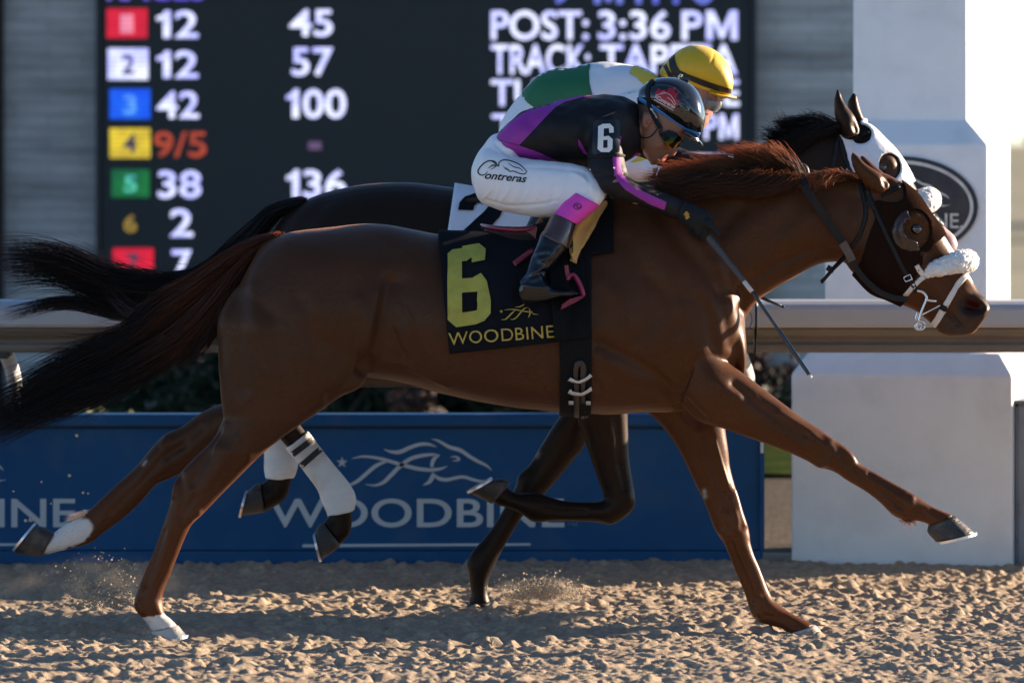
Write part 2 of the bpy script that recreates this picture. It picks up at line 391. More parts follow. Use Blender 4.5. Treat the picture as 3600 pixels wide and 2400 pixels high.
def strands(guides, n, rad, spread, name, mt, parent, m=14, root=0.012, lens=(0.7, 1.0), cols=None, wave=0.008, seed=3, clump=0):
    """hair: guides = lists of 3-D points; every strand runs between two neighbouring guides"""
    rg = np.random.default_rng(seed); G = [crom(resample(crom(np.array([tuple(p) for p in g]), 6), m), 1) for g in guides]
    V = []; F = []; Cc = []; base = 0; tt = np.linspace(0, 1, m)
    cl = [(rg.integers(0, len(G) - 1), rg.random(), rg.normal(0, 1, 3)) for _ in range(clump)] if clump else None
    for q in range(n):
        if cl:
            i, t, dv = cl[rg.integers(0, clump)]; t = np.clip(t + rg.normal(0, 0.08), 0, 1); off = dv * spread * 0.8 + rg.normal(0, spread * 0.35, 3)
        else:
            i = rg.integers(0, len(G) - 1) if len(G) > 1 else 0; t = rg.random(); off = rg.normal(0, spread, 3)
        P = G[i] * (1 - t) + G[min(i + 1, len(G) - 1)] * t
        L_ = rg.uniform(*lens); P = np.stack([np.interp(tt * L_, tt, P[:, k]) for k in range(3)], 1)
        P = P + rg.normal(0, root, 3)[None] * np.array([1, 1, 0.6]) + off[None] * (tt ** 1.4)[:, None]
        ph = rg.uniform(0, 6.28); P = P + (np.sin(tt * rg.uniform(4, 9) + ph) * tt)[:, None] * rg.normal(0, wave, 3)[None]
        d = np.gradient(P, axis=0); d /= np.maximum(np.linalg.norm(d, axis=1), 1e-9)[:, None]
        a = np.cross(d, [0.31, 0.9, 0.2]); a /= np.maximum(np.linalg.norm(a, axis=1), 1e-9)[:, None]; b = np.cross(d, a)
        r = (rad * rg.uniform(0.6, 1.3) * (1 - tt ** 2.2 * 0.92))[:, None]
        for k in range(3):
            an = 2.094 * k; V.append(P + (a * math.cos(an) + b * math.sin(an)) * r)
        ring = np.arange(m)
        for k in range(3):
            k2 = (k + 1) % 3
            F.append(np.stack([base + k * m + ring[:-1], base + k2 * m + ring[:-1], base + k2 * m + ring[1:], base + k * m + ring[1:]], 1))
        if cols is not None:
            j = rg.uniform(0.7, 1.3); cc = cols[0][None] * (1 - sm(tt, cols[2], cols[3]))[:, None] + cols[1][None] * sm(tt, cols[2], cols[3])[:, None]
            Cc += [np.concatenate([cc * j, np.ones((m, 1))], 1)] * 3
        base += 3 * m
    V = np.concatenate(V); F = np.concatenate(F); me = bpy.data.meshes.new(name)
    me.vertices.add(len(V)); me.vertices.foreach_set('co', V.ravel()); me.loops.add(F.size); me.loops.foreach_set('vertex_index', F.ravel().astype(np.int32))
    me.polygons.add(len(F)); me.polygons.foreach_set('loop_start', np.arange(0, F.size, 4, dtype=np.int32)); me.update(calc_edges=True); me.validate()
    if cols is not None: at = me.attributes.new('Col', 'FLOAT_COLOR', 'POINT'); at.data.foreach_set('color', np.concatenate(Cc).ravel())
    return link(name, me, mt, parent)
def GP(s, pts, y, y1=None):
    n = len(pts); return [W(T(s, p), y if y1 is None else y + (y1 - y) * i / (n - 1)) for i, p in enumerate(pts)]
def vnoise(x, y, seed=0):
    """value noise on arrays"""
    xi = np.floor(x).astype(np.int64); yi = np.floor(y).astype(np.int64); fx = x - xi; fy = y - yi; fx = fx * fx * (3 - 2 * fx); fy = fy * fy * (3 - 2 * fy)
    def h(a, b):
        n = (a * 374761393 + b * 668265263 + seed * 974711) & 0xFFFFFFFF; n = ((n ^ (n >> 13)) * 1274126177) & 0xFFFFFFFF; return ((n ^ (n >> 16)) & 0xFFFF) / 65535.0
    return (h(xi, yi) * (1 - fx) + h(xi + 1, yi) * fx) * (1 - fy) + (h(xi, yi + 1) * (1 - fx) + h(xi + 1, yi + 1) * fx) * fy
def wrap(tree, yc, left, right, zb, off, nu=26, nv=34, name='cloth', mt=None, parent=None, amax=178, thick=0.006, ripple=0.0, zc=None, sides=(-1, 1), seed=1, inner=False):
    """cloth laid over a horse: left/right = ((x top),(x bottom)) edges in metres, zb(u) = lower hem height"""
    V = []; F = []; cols = []
    for iu in range(nu + 1):
        u = iu / nu; xt = left[0] + (right[0] - left[0]) * u; xb = left[1] + (right[1] - left[1]) * u; z_b = zb(u); pts = []; zt = None; x = xt
        for k in range(0, 90):
            a = math.radians(k * 2.0)
            if k * 2.0 > amax: break
            dv = Vector((0, -math.sin(a), math.cos(a))); c = Vector((x, yc, zc)); h = tree.ray_cast(c, dv) if inner else tree.ray_cast(c + dv * 1.2, -dv)
            if h[0] is None: continue
            p = h[0] + dv * off; zt = p.z if zt is None else zt; pts.append(p)
            f = min(1, max(0, (zt - p.z) / max(zt - z_b, 1e-3))); x = xt + (xb - xt) * f
            if p.z <= z_b:
                if len(pts) > 1: q = pts[-2]; pts[-1] = q.lerp(p, (q.z - z_b) / max(q.z - p.z, 1e-6))
                break
        cols.append(resample([tuple(p) for p in pts], nv + 1))
    cols = np.array(cols)
    if ripple:
        U, Vv = np.meshgrid(np.linspace(0, 1, nu + 1), np.linspace(0, 1, nv + 1), indexing='ij')
        cols[:, :, 1] -= ripple * (vnoise(U * 5, Vv * 3, seed) + 0.5 * vnoise(U * 11, Vv * 7, seed + 1)) * sm(Vv, 0.1, 0.5)
    B = MB(); wv = nv + 1
    full = [np.concatenate([cols[i][::-1], cols[i][1:] * np.array([1, -1, 1]) + np.array([0, 2 * yc, 0])]) for i in range(nu + 1)] if len(sides) == 2 else [cols[i] for i in range(nu + 1)]
    m = len(full[0]); v = np.concatenate(full)
    B.add(v.tolist(), [(i * m + j, i * m + j + 1, (i + 1) * m + j + 1, (i + 1) * m + j) for i in range(nu) for j in range(m - 1)])
    o = B.build(name, mt, parent, True); md = o.modifiers.new('thick', 'SOLIDIFY'); md.thickness = thick; md.offset = 0.0
    return o

def short_hair(src, n, length, width, flow, name, mt, parent, seed=1):
    """short coat hair: n fine blades lying along the flow, coloured like the skin below"""
    me = src.data if hasattr(src, 'data') else src; me.calc_loop_triangles(); T_ = np.empty(len(me.loop_triangles) * 3, dtype=np.int32); me.loop_triangles.foreach_get('vertices', T_); T_ = T_.reshape(-1, 3)
    co = get_co(me); no = get_no(me); cl = np.empty(len(co) * 4); me.attributes['Col'].data.foreach_get('color', cl); cl = cl.reshape(-1, 4); rg = np.random.default_rng(seed)
    A = np.linalg.norm(np.cross(co[T_[:, 1]] - co[T_[:, 0]], co[T_[:, 2]] - co[T_[:, 0]]), axis=1); t = T_[rg.choice(len(T_), n, p=A / A.sum())]
    u = rg.random((n, 2)); s = u.sum(1) > 1; u[s] = 1 - u[s]; w = np.stack([1 - u.sum(1), u[:, 0], u[:, 1]], 1)
    P = sum(co[t[:, k]] * w[:, k:k + 1] for k in range(3)); N_ = sum(no[t[:, k]] * w[:, k:k + 1] for k in range(3)); N_ /= np.linalg.norm(N_, axis=1)[:, None]; C_ = cl[t[:, 0]]
    F_ = np.tile(np.array(flow, float), (n, 1)); wave = vnoise(P[:, 0] * 5, P[:, 2] * 5, 3) - .5; F_[:, 0] += wave * .5; F_[:, 2] += (vnoise(P[:, 0] * 4 + 7, P[:, 2] * 4, 4) - .5) * .5; F_ += rg.normal(0, .10, (n, 3))
    F_ -= N_ * (F_ * N_).sum(1)[:, None]; F_ /= np.linalg.norm(F_, axis=1)[:, None]; S_ = np.cross(F_, N_)
    L_ = length * rg.uniform(.5, 1.3, n)[:, None]; W_ = width * rg.uniform(.6, 1.4, n)[:, None]; lift = rg.uniform(.04, .13, n)[:, None]
    V = np.stack([P + S_ * W_ / 2 - N_ * .0005, P - S_ * W_ / 2 - N_ * .0005, P + F_ * L_ + N_ * L_ * lift], 1).reshape(-1, 3); m = bpy.data.meshes.new(name)
    m.vertices.add(3 * n); m.vertices.foreach_set('co', V.ravel()); m.loops.add(3 * n); m.loops.foreach_set('vertex_index', np.arange(3 * n, dtype=np.int32)); m.polygons.add(n); m.polygons.foreach_set('loop_start', np.arange(0, 3 * n, 3, dtype=np.int32)); m.update(calc_edges=True)
    C_[:, :3] *= rg.uniform(.90, 1.12, n)[:, None]; at = m.attributes.new('Col', 'FLOAT_COLOR', 'POINT'); at.data.foreach_set('color', np.repeat(C_, 3, 0).ravel())
    nn = np.repeat(N_, 3, 0); nn /= np.linalg.norm(nn, axis=1)[:, None]; o = link(name, m, mt, parent); m.normals_split_custom_set_from_vertices(nn.tolist()); return tag(o, kind='stuff')
# ================================================================== SETTING
def ground():
    DX, DY = 0.0065, 0.009; xf = np.arange(-3.0, 3.0, DX); yf = np.arange(-2.3, 3.9, DY)
    def out(a, far, k=26): return a + (np.geomspace(1, 1 + far, k) - 1)[1:]
    xs = np.concatenate([-out(3.0, 400)[::-1], xf, out(3.0, 400)]); ys = np.concatenate([-2.3 - (np.geomspace(1, 41, 16) - 1)[1:][::-1], yf, out(3.9, 900, 40)])
    X, Y = np.meshgrid(xs, ys, indexing='ij'); Z = np.zeros_like(X)
    fx = sm(X, -3.0, -2.7) * (1 - sm(X, 2.7, 3.0)) * sm(Y, -2.3, -2.0) * (1 - sm(Y, 3.5, 3.85))
    for a, s in ((0.022, 1.3), (0.018, 4.2), (0.014, 11.0), (0.012, 24.0), (0.007, 55.0)): Z += a * (vnoise(X * s + 7.3, Y * s * 1.15 + 3.1, int(s * 10)) - 0.5)
    i0 = np.searchsorted(xs, -2.9999); j0 = np.searchsorted(ys, -2.2999); rg = np.random.default_rng(5); nx, ny = len(xf), len(yf)
    for q in range(22000):
        r = 0.006 + 0.027 * rg.random() ** 3.2; cx = rg.uniform(-2.95, 2.95); cy = rg.uniform(-2.2, 3.75); i = int((cx + 3.0) / DX); j = int((cy + 2.3) / DY); k = int(r / DX) + 1
        a0, a1, b0, b1 = max(0, i - k), min(nx, i + k + 1), max(0, j - k), min(ny, j + k + 1)
        xx = xf[a0:a1, None] - cx; yy = yf[None, b0:b1] - cy; an = rg.uniform(0, 3.14); e = rg.uniform(0.6, 1.0)
        u = xx * math.cos(an) + yy * math.sin(an); v = (-xx * math.sin(an) + yy * math.cos(an)) / e
        d2 = 1 - (u * u + v * v) / (r * r); h = np.sqrt(np.clip(d2, 0, 1)) * r * rg.uniform(0.55, 1.0)
        sl = (slice(i0 + a0, i0 + a1), slice(j0 + b0, j0 + b1)); Z[sl] = np.where(d2 > 0, np.maximum(Z[sl], Z[sl] * 0.5 + h * 0.9), Z[sl])
    Z[1:-1, 1:-1] = (4 * Z[1:-1, 1:-1] + Z[:-2, 1:-1] + Z[2:, 1:-1] + Z[1:-1, :-2] + Z[1:-1, 2:]) / 8; Z[1:-1, 1:-1] = (4 * Z[1:-1, 1:-1] + Z[:-2, 1:-1] + Z[2:, 1:-1] + Z[1:-1, :-2] + Z[1:-1, 2:]) / 8; Z *= 0.78
    w = 0.026; dx = w * (vnoise(X * 34, Y * 34, 71) + .7 * vnoise(X * 80, Y * 80, 72) - .85); dy = w * (vnoise(X * 34 + 9, Y * 34, 73) + .7 * vnoise(X * 80, Y * 80 + 5, 74) - .85)
    ii = np.clip((X + dx + 3.0) / DX, 0, nx - 1.001); jj = np.clip((Y + dy + 2.3) / DY, 0, ny - 1.001); a_ = ii.astype(int); b_ = jj.astype(int); fa = ii - a_; fb = jj - b_; R = Z[i0:i0 + nx, j0:j0 + ny]
    a2 = np.minimum(a_ + 1, R.shape[0] - 1); b2 = np.minimum(b_ + 1, R.shape[1] - 1); a_ = np.minimum(a_, R.shape[0] - 1); b_ = np.minimum(b_, R.shape[1] - 1)
    Zw = (R[a_, b_] * (1 - fa) + R[a2, b_] * fa) * (1 - fb) + (R[a_, b2] * (1 - fa) + R[a2, b2] * fa) * fb
    Z = Zw + 0.009 * (vnoise(X * 45, Y * 45, 81) - .5) + 0.006 * (vnoise(X * 95, Y * 90, 82) - .5) + 0.0025 * (vnoise(X * 190, Y * 170, 83) - .5)
    Z = Z * 1.12 + 0.005 * (vnoise(X * 120, Y * 105, 85) - .5)
    for _ in range(1): Z[1:-1, 1:-1] = (4 * Z[1:-1, 1:-1] + 1.4 * (Z[:-2, 1:-1] + Z[2:, 1:-1]) + .6 * (Z[1:-1, :-2] + Z[1:-1, 2:])) / 8
    Z = np.where(fx > 0, Z * fx, 0) + (1 - fx) * 0.02 * (vnoise(X * 2.1, Y * 2.1, 4) - 0.5) * (np.abs(X) < 60)
    far = sm(Y, 3.7, 4.2); Z = Z - 0.012 * far
    n, m = X.shape; co = np.stack([X, Y, Z], 2).reshape(-1, 3); I = np.arange(n * m).reshape(n, m)
    F = np.stack([I[:-1, :-1], I[1:, :-1], I[1:, 1:], I[:-1, 1:]], 2).reshape(-1, 4)
    me = bpy.data.meshes.new('ground'); me.vertices.add(len(co)); me.vertices.foreach_set('co', co.ravel()); me.loops.add(F.size); me.loops.foreach_set('vertex_index', F.ravel().astype(np.int32))
    me.polygons.add(len(F)); me.polygons.foreach_set('loop_start', np.arange(0, F.size, 4, dtype=np.int32)); me.update(calc_edges=True)
    o = link('ground', me, mat('track_sand', (0.43, 0.335, 0.24), 0.95, var=0.34, scale=40, bump=0.7, bscale=260, dirt=(0.29, 0.225, 0.165, 0.65), dscale=9.0, spec=0.04), None, True)
    tag(o, kind='structure'); return o
ground_ob = ground()

# turf strip behind the track
def turf():
    xs = np.arange(-16, 16.01, 0.25); ys = np.linspace(9.0, 26.0, 40); X, Y = np.meshgrid(xs, ys, indexing='ij'); Z = 0.012 + 0.03 * vnoise(X * 3, Y * 3, 9)
    n, m = X.shape; I = np.arange(n * m).reshape(n, m); F = np.stack([I[:-1, :-1], I[1:, :-1], I[1:, 1:], I[:-1, 1:]], 2).reshape(-1, 4)
    me = bpy.data.meshes.new('turf'); me.from_pydata(np.stack([X, Y, Z], 2).reshape(-1, 3).tolist(), [], F.tolist()); me.update()
    return tag(link('grass', me, mat('turf', (0.034, 0.050, 0.016), 0.9, var=0.35, scale=9, bump=0.5, bscale=60, spec=0.0, dirt=(0.10, 0.11, 0.03, 0.6)), None, True), kind='structure')
turf()
def sheet(x0, x1, y0, y1, z, name, m):
    xs = np.linspace(x0, x1, 60); ys = np.linspace(y0, y1, 30); X, Y = np.meshgrid(xs, ys, indexing='ij'); Z = z + 0.010 * vnoise(X * 4, Y * 4, 12); I = np.arange(X.size).reshape(X.shape); F = np.stack([I[:-1, :-1], I[1:, :-1], I[1:, 1:], I[:-1, 1:]], 2).reshape(-1, 4)
    me = bpy.data.meshes.new(name); me.from_pydata(np.stack([X, Y, Z], 2).reshape(-1, 3).tolist(), [], F.tolist()); me.update(); return tag(link(name, me, m), kind='structure')
sheet(-16, 16, 3.92, 8.99, 0.000, 'dirt_shade_sheet', mat('dirt_painted_shade', (0.125, 0.104, 0.082), 0.95, var=.3, scale=8, bump=.8, bscale=40, spec=0.0))  # infield dirt, its colour darkened to stand for hedge and wall shade
sheet(-260, 260, 26.1, 640, -0.01, 'field', mat('dry_field', (0.34, 0.32, 0.24), 0.95, var=.25, scale=.4, dirt=(.2, .22, .14, .6), dscale=.15, spec=0.0))

ap = MB(); ap.box(-300, 300, -200, -8.5, -0.5, 0.03); tag(ap.build('bounce_blocker', mat('bounce_dark', (0.05, 0.05, 0.052), 0.9, spec=0.0, var=.2, scale=3)), kind='structure')  # unseen dark slab, added to cut the warm bounce off the sand
def stone_material():
    m = bpy.data.materials.new('stone_cladding'); nt, N, L, P = nodes_of(m)
    tc = N.new('ShaderNodeTexCoord'); mp = N.new('ShaderNodeMapping'); mp.inputs['Rotation'].default_value = (math.radians(90), 0, 0); L.new(tc.outputs['Object'], mp.inputs['Vector'])
    br = N.new('ShaderNodeTexBrick'); br.inputs['Scale'].default_value = 1.0; br.inputs['Brick Width'].default_value = 0.42; br.inputs['Row Height'].default_value = 0.075; br.inputs['Mortar Size'].default_value = 0.006; br.inputs['Mortar Smooth'].default_value = 0.4
    br.inputs['Color1'].default_value = (0.50, 0.475, 0.455, 1); br.inputs['Color2'].default_value = (0.46, 0.437, 0.42, 1); br.inputs['Mortar'].default_value = (0.40, 0.37, 0.33, 1); br.inputs['Bias'].default_value = 0.1
    L.new(mp.outputs[0], br.inputs['Vector'])
    nz = N.new('ShaderNodeTexNoise'); nz.inputs['Scale'].default_value = 1.4; nz.inputs['Detail'].default_value = 5; m2 = N.new('ShaderNodeMapping'); m2.inputs['Scale'].default_value = (0.8, 1, 4.5); L.new(tc.outputs['Object'], m2.inputs['Vector']); L.new(m2.outputs[0], nz.inputs['Vector'])
    mr = N.new('ShaderNodeMapRange'); mr.inputs['From Min'].default_value = 0.3; mr.inputs['From Max'].default_value = 0.7; mr.inputs['To Min'].default_value = 0.62; mr.inputs['To Max'].default_value = 1.3; L.new(nz.outputs['Fac'], mr.inputs['Value'])
    vm = N.new('ShaderNodeVectorMath'); vm.operation = 'SCALE'; L.new(br.outputs['Color'], vm.inputs[0]); L.new(mr.outputs[0], vm.inputs['Scale'])
    L.new(vm.outputs[0], P.inputs['Base Color']); P.inputs['Roughness'].default_value = 0.9
    bp = N.new('ShaderNodeBump'); bp.inputs['Strength'].default_value = 0.6; bp.inputs['Distance'].default_value = 0.02; L.new(br.outputs['Fac'], bp.inputs['Height']); bp.invert = True; L.new(bp.outputs[0], P.inputs['Normal'])
    return m
YW = 16.0     # tote board wall
def wx(d, y=YW): return W(T('D', (d, 0)), y).x
def wz(d, y=YW): return W(T('D', (0, d)), y).z
wall = thing('stone_wall', 'wide grey stone clad wall standing behind the lit tote board', 'wall', (wx(1000), YW + 0.3, 0))
b = MB(); b.box(wx(6), wx(2060), YW + 0.10, YW + 0.8, 0, 4.2); b.build('cladding', stone_material(), wall)
b = MB(); b.box(wx(4), wx(2062), YW + 0.06, YW + 0.84, 4.2, 4.32); b.build('coping', mat('coping', (0.3, 0.3, 0.29), 0.8), wall)
post = MB(); post.box(wx(-40), wx(4), YW + 0.0, YW + 0.5, 0, 4.0, bev=0.02)
tag(post.build('timber_post', mat('dark_timber', (0.035, 0.026, 0.02), 0.8, bump=0.3, stretch=(1, 1, 0.1))), 'dark brown timber post at the left end of the stone wall', 'post')

board = thing('tote_board', 'big black electronic tote board showing odds and post time on the stone wall', 'tote board', (wx(980), YW, 0))
x0, x1, zb_, zt_ = wx(232), wx(1726), wz(838), 4.0
b = MB(); b.box(x0, x1, YW - 0.05, YW + 0.098, zb_, zt_, bev=0.01); b.build('screen', mat('screen_black', (0.030, 0.034, 0.036), 0.6, spec=.3, var=0.05), board)
b = MB()
for a in ((x0 - 0.03, x0 - 0.001, zb_ - 0.03, zt_), (x1 + 0.001, x1 + 0.03, zb_ - 0.03, zt_), (x0, x1, zb_ - 0.03, zb_ - 0.001)): b.box(a[0], a[1], YW - 0.07, YW + 0.09, a[2], a[3])
b.build('frame', mat('board_frame', (0.02, 0.022, 0.026), 0.5), board)
LW = led('led_white', (0.72, 0.76, 1.0), 1.4); LR = led('led_red', (0.9, 0.012, 0.045), 0.8); LB = led('led_blue', (0.01, 0.15, 1.0), 0.85); LY = led('led_yellow', (1.0, 0.74, 0.04), 0.82)
LG = led('led_green', (0.01, 0.22, 0.045), 0.8); LO_ = led('led_orange', (0.62, 0.085, 0.03), 0.75); LD = led('led_dim', (0.16, 0.10, 0.2), 0.8); LGD = led('led_gold', (0.55, 0.36, 0.04), 0.8); LC = led('led_cyan', (0.12, 0.75, 0.45), 0.9)
LPK = led('led_pink', (1.0, 0.30, 0.42), 0.9); LBK = led('led_shadow', (0.12, 0.10, 0.16), 0.5); LLB = led('led_pale_blue', (0.12, 0.40, 1.0), 0.9)
YT = YW - 0.056
tiles = [(245, 20, 338, 88, LR, '1', LPK), (248, 112, 340, 183, LW, '2', LBK), (252, 205, 345, 274, LB, '3', LLB), (252, 295, 345, 363, LY, '4', LBK), (256, 390, 343, 453, LG, '5', LC), (258, 480, 340, 545, None, '6', LGD), (259, 570, 352, 637, LR, '7', LBK)]
for i, (a0, b0, a1, b1, m, dg_, dm) in enumerate(tiles):
    par = board
    if m:
        mb = MB(); p0 = W(T('D', (a0, b1)), YT); p1 = W(T('D', (a1, b0)), YT); mb.box(p0.x, p1.x, YT, YT + 0.005, p0.z, p1.z); par = mb.build('number_tile', m, board)
    c = (a0 + a1) / 2; text_flat(dg_, 'D', c - 15, b1 - 11, c + 15, b0 + 13, YT - 0.004, 'tile_digit', dm, par, 0.03)
rows = [('12', 360, 455, 25, 88), ('12', 360, 455, 117, 180), ('42', 360, 457, 210, 272), ('9/5', 353, 474, 302, 362), ('38', 363, 462, 392, 455), ('2', 391, 443, 480, 544), ('7', 395, 440, 574, 640)]
for t, a, c, u, v in rows: text_flat(t, 'D', a, v, c, u, YT, 'odds_digits', LO_ if t == '9/5' else LW, board, 0.016)
for t, a, c, u, v in [('45', 665, 764, 22, 84), ('57', 670, 765, 110, 175), ('100', 658, 795, 205, 272), ('-', 708, 738, 326, 344), ('136', 658, 795, 390, 455), ('8', 412, 446, 770, 822)]:
    text_flat(t, 'D', a, v, c, u, YT, 'pool_digits', LD if t == '-' else LW, board, 0.016)
for t, a, c, u, v in [('POST:', 1128, 1352, 25, 92), ('3:36', 1374, 1540, 25, 92), ('PM', 1566, 1694, 25, 92), ('TRACK:', 1128, 1355, 102, 172), ('TAPETA', 1378, 1694, 102, 172), ('TURF:', 1128, 1345, 184, 244), ('E', 1664, 1698, 184, 244), ('TIME', 1130, 1330, 262, 320), ('PM', 1618, 1696, 262, 320), ('MTP', 1500, 1690, 354, 408)]:
    text_flat(t, 'D', a, v, c, u, YT, 'message_word', LW, board, 0.016)
text_flat('RACES', 'D', 245, 2, 470, -60, YT, 'message_word', led('led_violet', (0.22, 0.14, 0.75), 0.9), board, 0.02)
for t, a, c in (('9', 1265, 1312), ('MTP:', 1365, 1560), ('0', 1590, 1640)): text_flat(t, 'D', a, 10, c, -52, YT, 'message_word', led('led_violet_dim', (0.20, 0.25, 0.85), 0.9), board, 0.02)

# ------------------------------------------------------------------ white track pillar
YP = 3.75
def pillar():
    ang = math.radians(-13.0); ax, ay = WS("D", 2068, 0, YP).x + 0.076, YP
    root = thing('finish_pillar', 'white painted stepped square pillar carrying an oval sign on its face', 'pillar', (ax, ay, 0))
    mw = mat('white_paint', (0.78, 0.79, 0.80), 0.55, var=0.045, scale=5, bump=0.18, bscale=22, dirt=(0.5, 0.5, 0.5, 0.2), dscale=7)
    k = (CAMD + YP) / CAMD / 1000 * 1.5306
    def hw(d): return d * k / (math.cos(ang) * 1.0) / 2
    def z(d): return W(T('D', (0, d)), YP - 0.3).z
    def frus(sec, name):
        B = MB(); v = []
        for zz, h in sec:
            for sx, sy in ((-1, -1), (1, -1), (1, 1), (-1, 1)):
                lx, ly = sx * h, sy * h; v.append((ax + lx * math.cos(ang) - ly * math.sin(ang) , ay + lx * math.sin(ang) + ly * math.cos(ang), zz))
        n = len(sec); f = [(i * 4 + q, i * 4 + (q + 1) % 4, i * 4 + 4 + (q + 1) % 4, i * 4 + 4 + q) for i in range(n - 1) for q in range(4)] + [(3, 2, 1, 0), tuple((n - 1) * 4 + q for q in range(4))]
        B.add(v, f); o = B.build(name, mw, root); bv = o.modifiers.new('b', 'BEVEL'); bv.width = 0.008; bv.segments = 2; return o
    zbt = z(858)
    frus([(-0.02, hw(490)), (zbt, hw(490)), (z(808), hw(425))], 'base')
    frus([(z(808) + 0.001, hw(362)), (z(332), hw(362)), (z(276), hw(255)), (3.4, hw(252))], 'shaft')
    # oval sign on the front face of the shaft
    n = Vector((math.sin(ang), -math.cos(ang), 0)); t = Vector((math.cos(ang), math.sin(ang), 0)); c0 = Vector((ax, ay, 0)) + n * (hw(362) + 0.001)
    cz = W(T('P', (0, 1140)), YP - 0.35).z; A_, B_ = 0.325, 0.208
    cx_off = (WS('P', 885, 0, YP - 0.35).x - c0.x) / t.x
    c0 = c0 + t * cx_off; c0.z = cz; sg = None
    def ell(a, b_, off, th, mt, name, par, hole=0.0):
        B = MB(); m = 72; v = []
        for o_ in (off, off + th):
            for i in range(m):
                q = 2 * math.pi * i / m; p = c0 + t * (a * math.cos(q)) + n * o_; p.z += b_ * math.sin(q); v.append(p)
        if hole:
            for o_ in (off, off + th):
                for i in range(m):
                    q = 2 * math.pi * i / m; p = c0 + t * ((a - hole) * math.cos(q)) + n * o_; p.z += (b_ - hole) * math.sin(q); v.append(p)
            f = [(m + i, m + (i + 1) % m, 3 * m + (i + 1) % m, 3 * m + i) for i in range(m)] + [(i, (i + 1) % m, m + (i + 1) % m, m + i) for i in range(m)]
        else: f = [(i, (i + 1) % m, m + (i + 1) % m, m + i) for i in range(m)] + [tuple(range(m, 2 * m))]
        B.add(v, f); return B.build(name, mt, par)
    sg = ell(A_, B_, 0, 0.012, mat('navy_sign', (0.012, 0.016, 0.026), 0.35, var=0.1, dirt=(0.15, 0.12, 0.1, 0.25), dscale=9), 'oval_sign', root)
    mletter = mat('sign_white', (0.62, 0.60, 0.54), 0.5, var=0.15, scale=12, dirt=(0.18, 0.13, 0.09, 0.8), dscale=14)
    ell(A_ - 0.017, B_ - 0.017, 0.012, 0.002, mletter, 'sign_ring', sg, 0.014)
    def put(v2, f, name):
        me = bpy.data.meshes.new(name); me.from_pydata([tuple(c0 + t * p[0] + n * 0.0145 + Vector((0, 0, p[1]))) for p in v2], [], f); me.update(); link(name, me, mletter, sg, False)
    v, f = text2d('WOODBINE.', 0.012); v = v.copy(); v -= v.min(0); v /= v.max(0); v = v * np.array([0.50, 0.062]) + np.array([-0.235, -0.088]); put(v, f, 'lettering')
    for pts, w in horse_logo():
        P = np.array(stroke_poly(pts, w)); P = (P - np.array([1080, 340])) / 1100 * 0.42; P[:, 1] *= -1; P[:, 1] += 0.055
        v2, tr = tri2d([[tuple(p) for p in P]], 0.05); put(v2, tr, 'emblem')
def horse_logo():
    """brush strokes of the running horse emblem, traced on sheet L"""
    return [([(1210, 180), (1260, 195), (1330, 235), (1410, 260), (1470, 300), (1530, 335), (1590, 365), (1625, 398)], [4, 16, 24, 26, 24, 22, 16, 3]),
            ([(880, 252), (930, 268), (990, 270), (1060, 240), (1130, 218), (1190, 218), (1245, 235)], [3, 18, 28, 26, 24, 20, 3]),
            ([(660, 316), (730, 302), (800, 306), (880, 322), (960, 345), (1040, 368), (1120, 386), (1200, 394), (1270, 386), (1320, 368)], [3, 14, 18, 22, 24, 26, 26, 24, 18, 3]),
            ([(570, 470), (640, 495), (700, 470), (760, 420), (820, 370), (870, 345), (900, 342)], [4, 14, 24, 26, 26, 20, 4]),
            ([(752, 492), (820, 500), (880, 478), (930, 430), (990, 370), (1060, 320), (1130, 298), (1210, 288), (1270, 292)], [3, 14, 24, 28, 28, 26, 24, 18, 3]),
            ([(1262, 296), (1230, 315), (1215, 345), (1212, 375)], [4, 26, 26, 20]),
            ([(1222, 412), (1216, 440), (1195, 475), (1150, 500)], [12, 30, 26, 3]),
            ([(1225, 420), (1255, 450), (1310, 462), (1370, 450), (1430, 442), (1500, 462), (1560, 472), (1640, 462)], [6, 24, 24, 22, 20, 20, 14, 3]),
            ([(1338, 305), (1372, 303), (1398, 316), (1390, 328), (1352, 330)], [3, 12, 16, 12, 3])]
pillar()

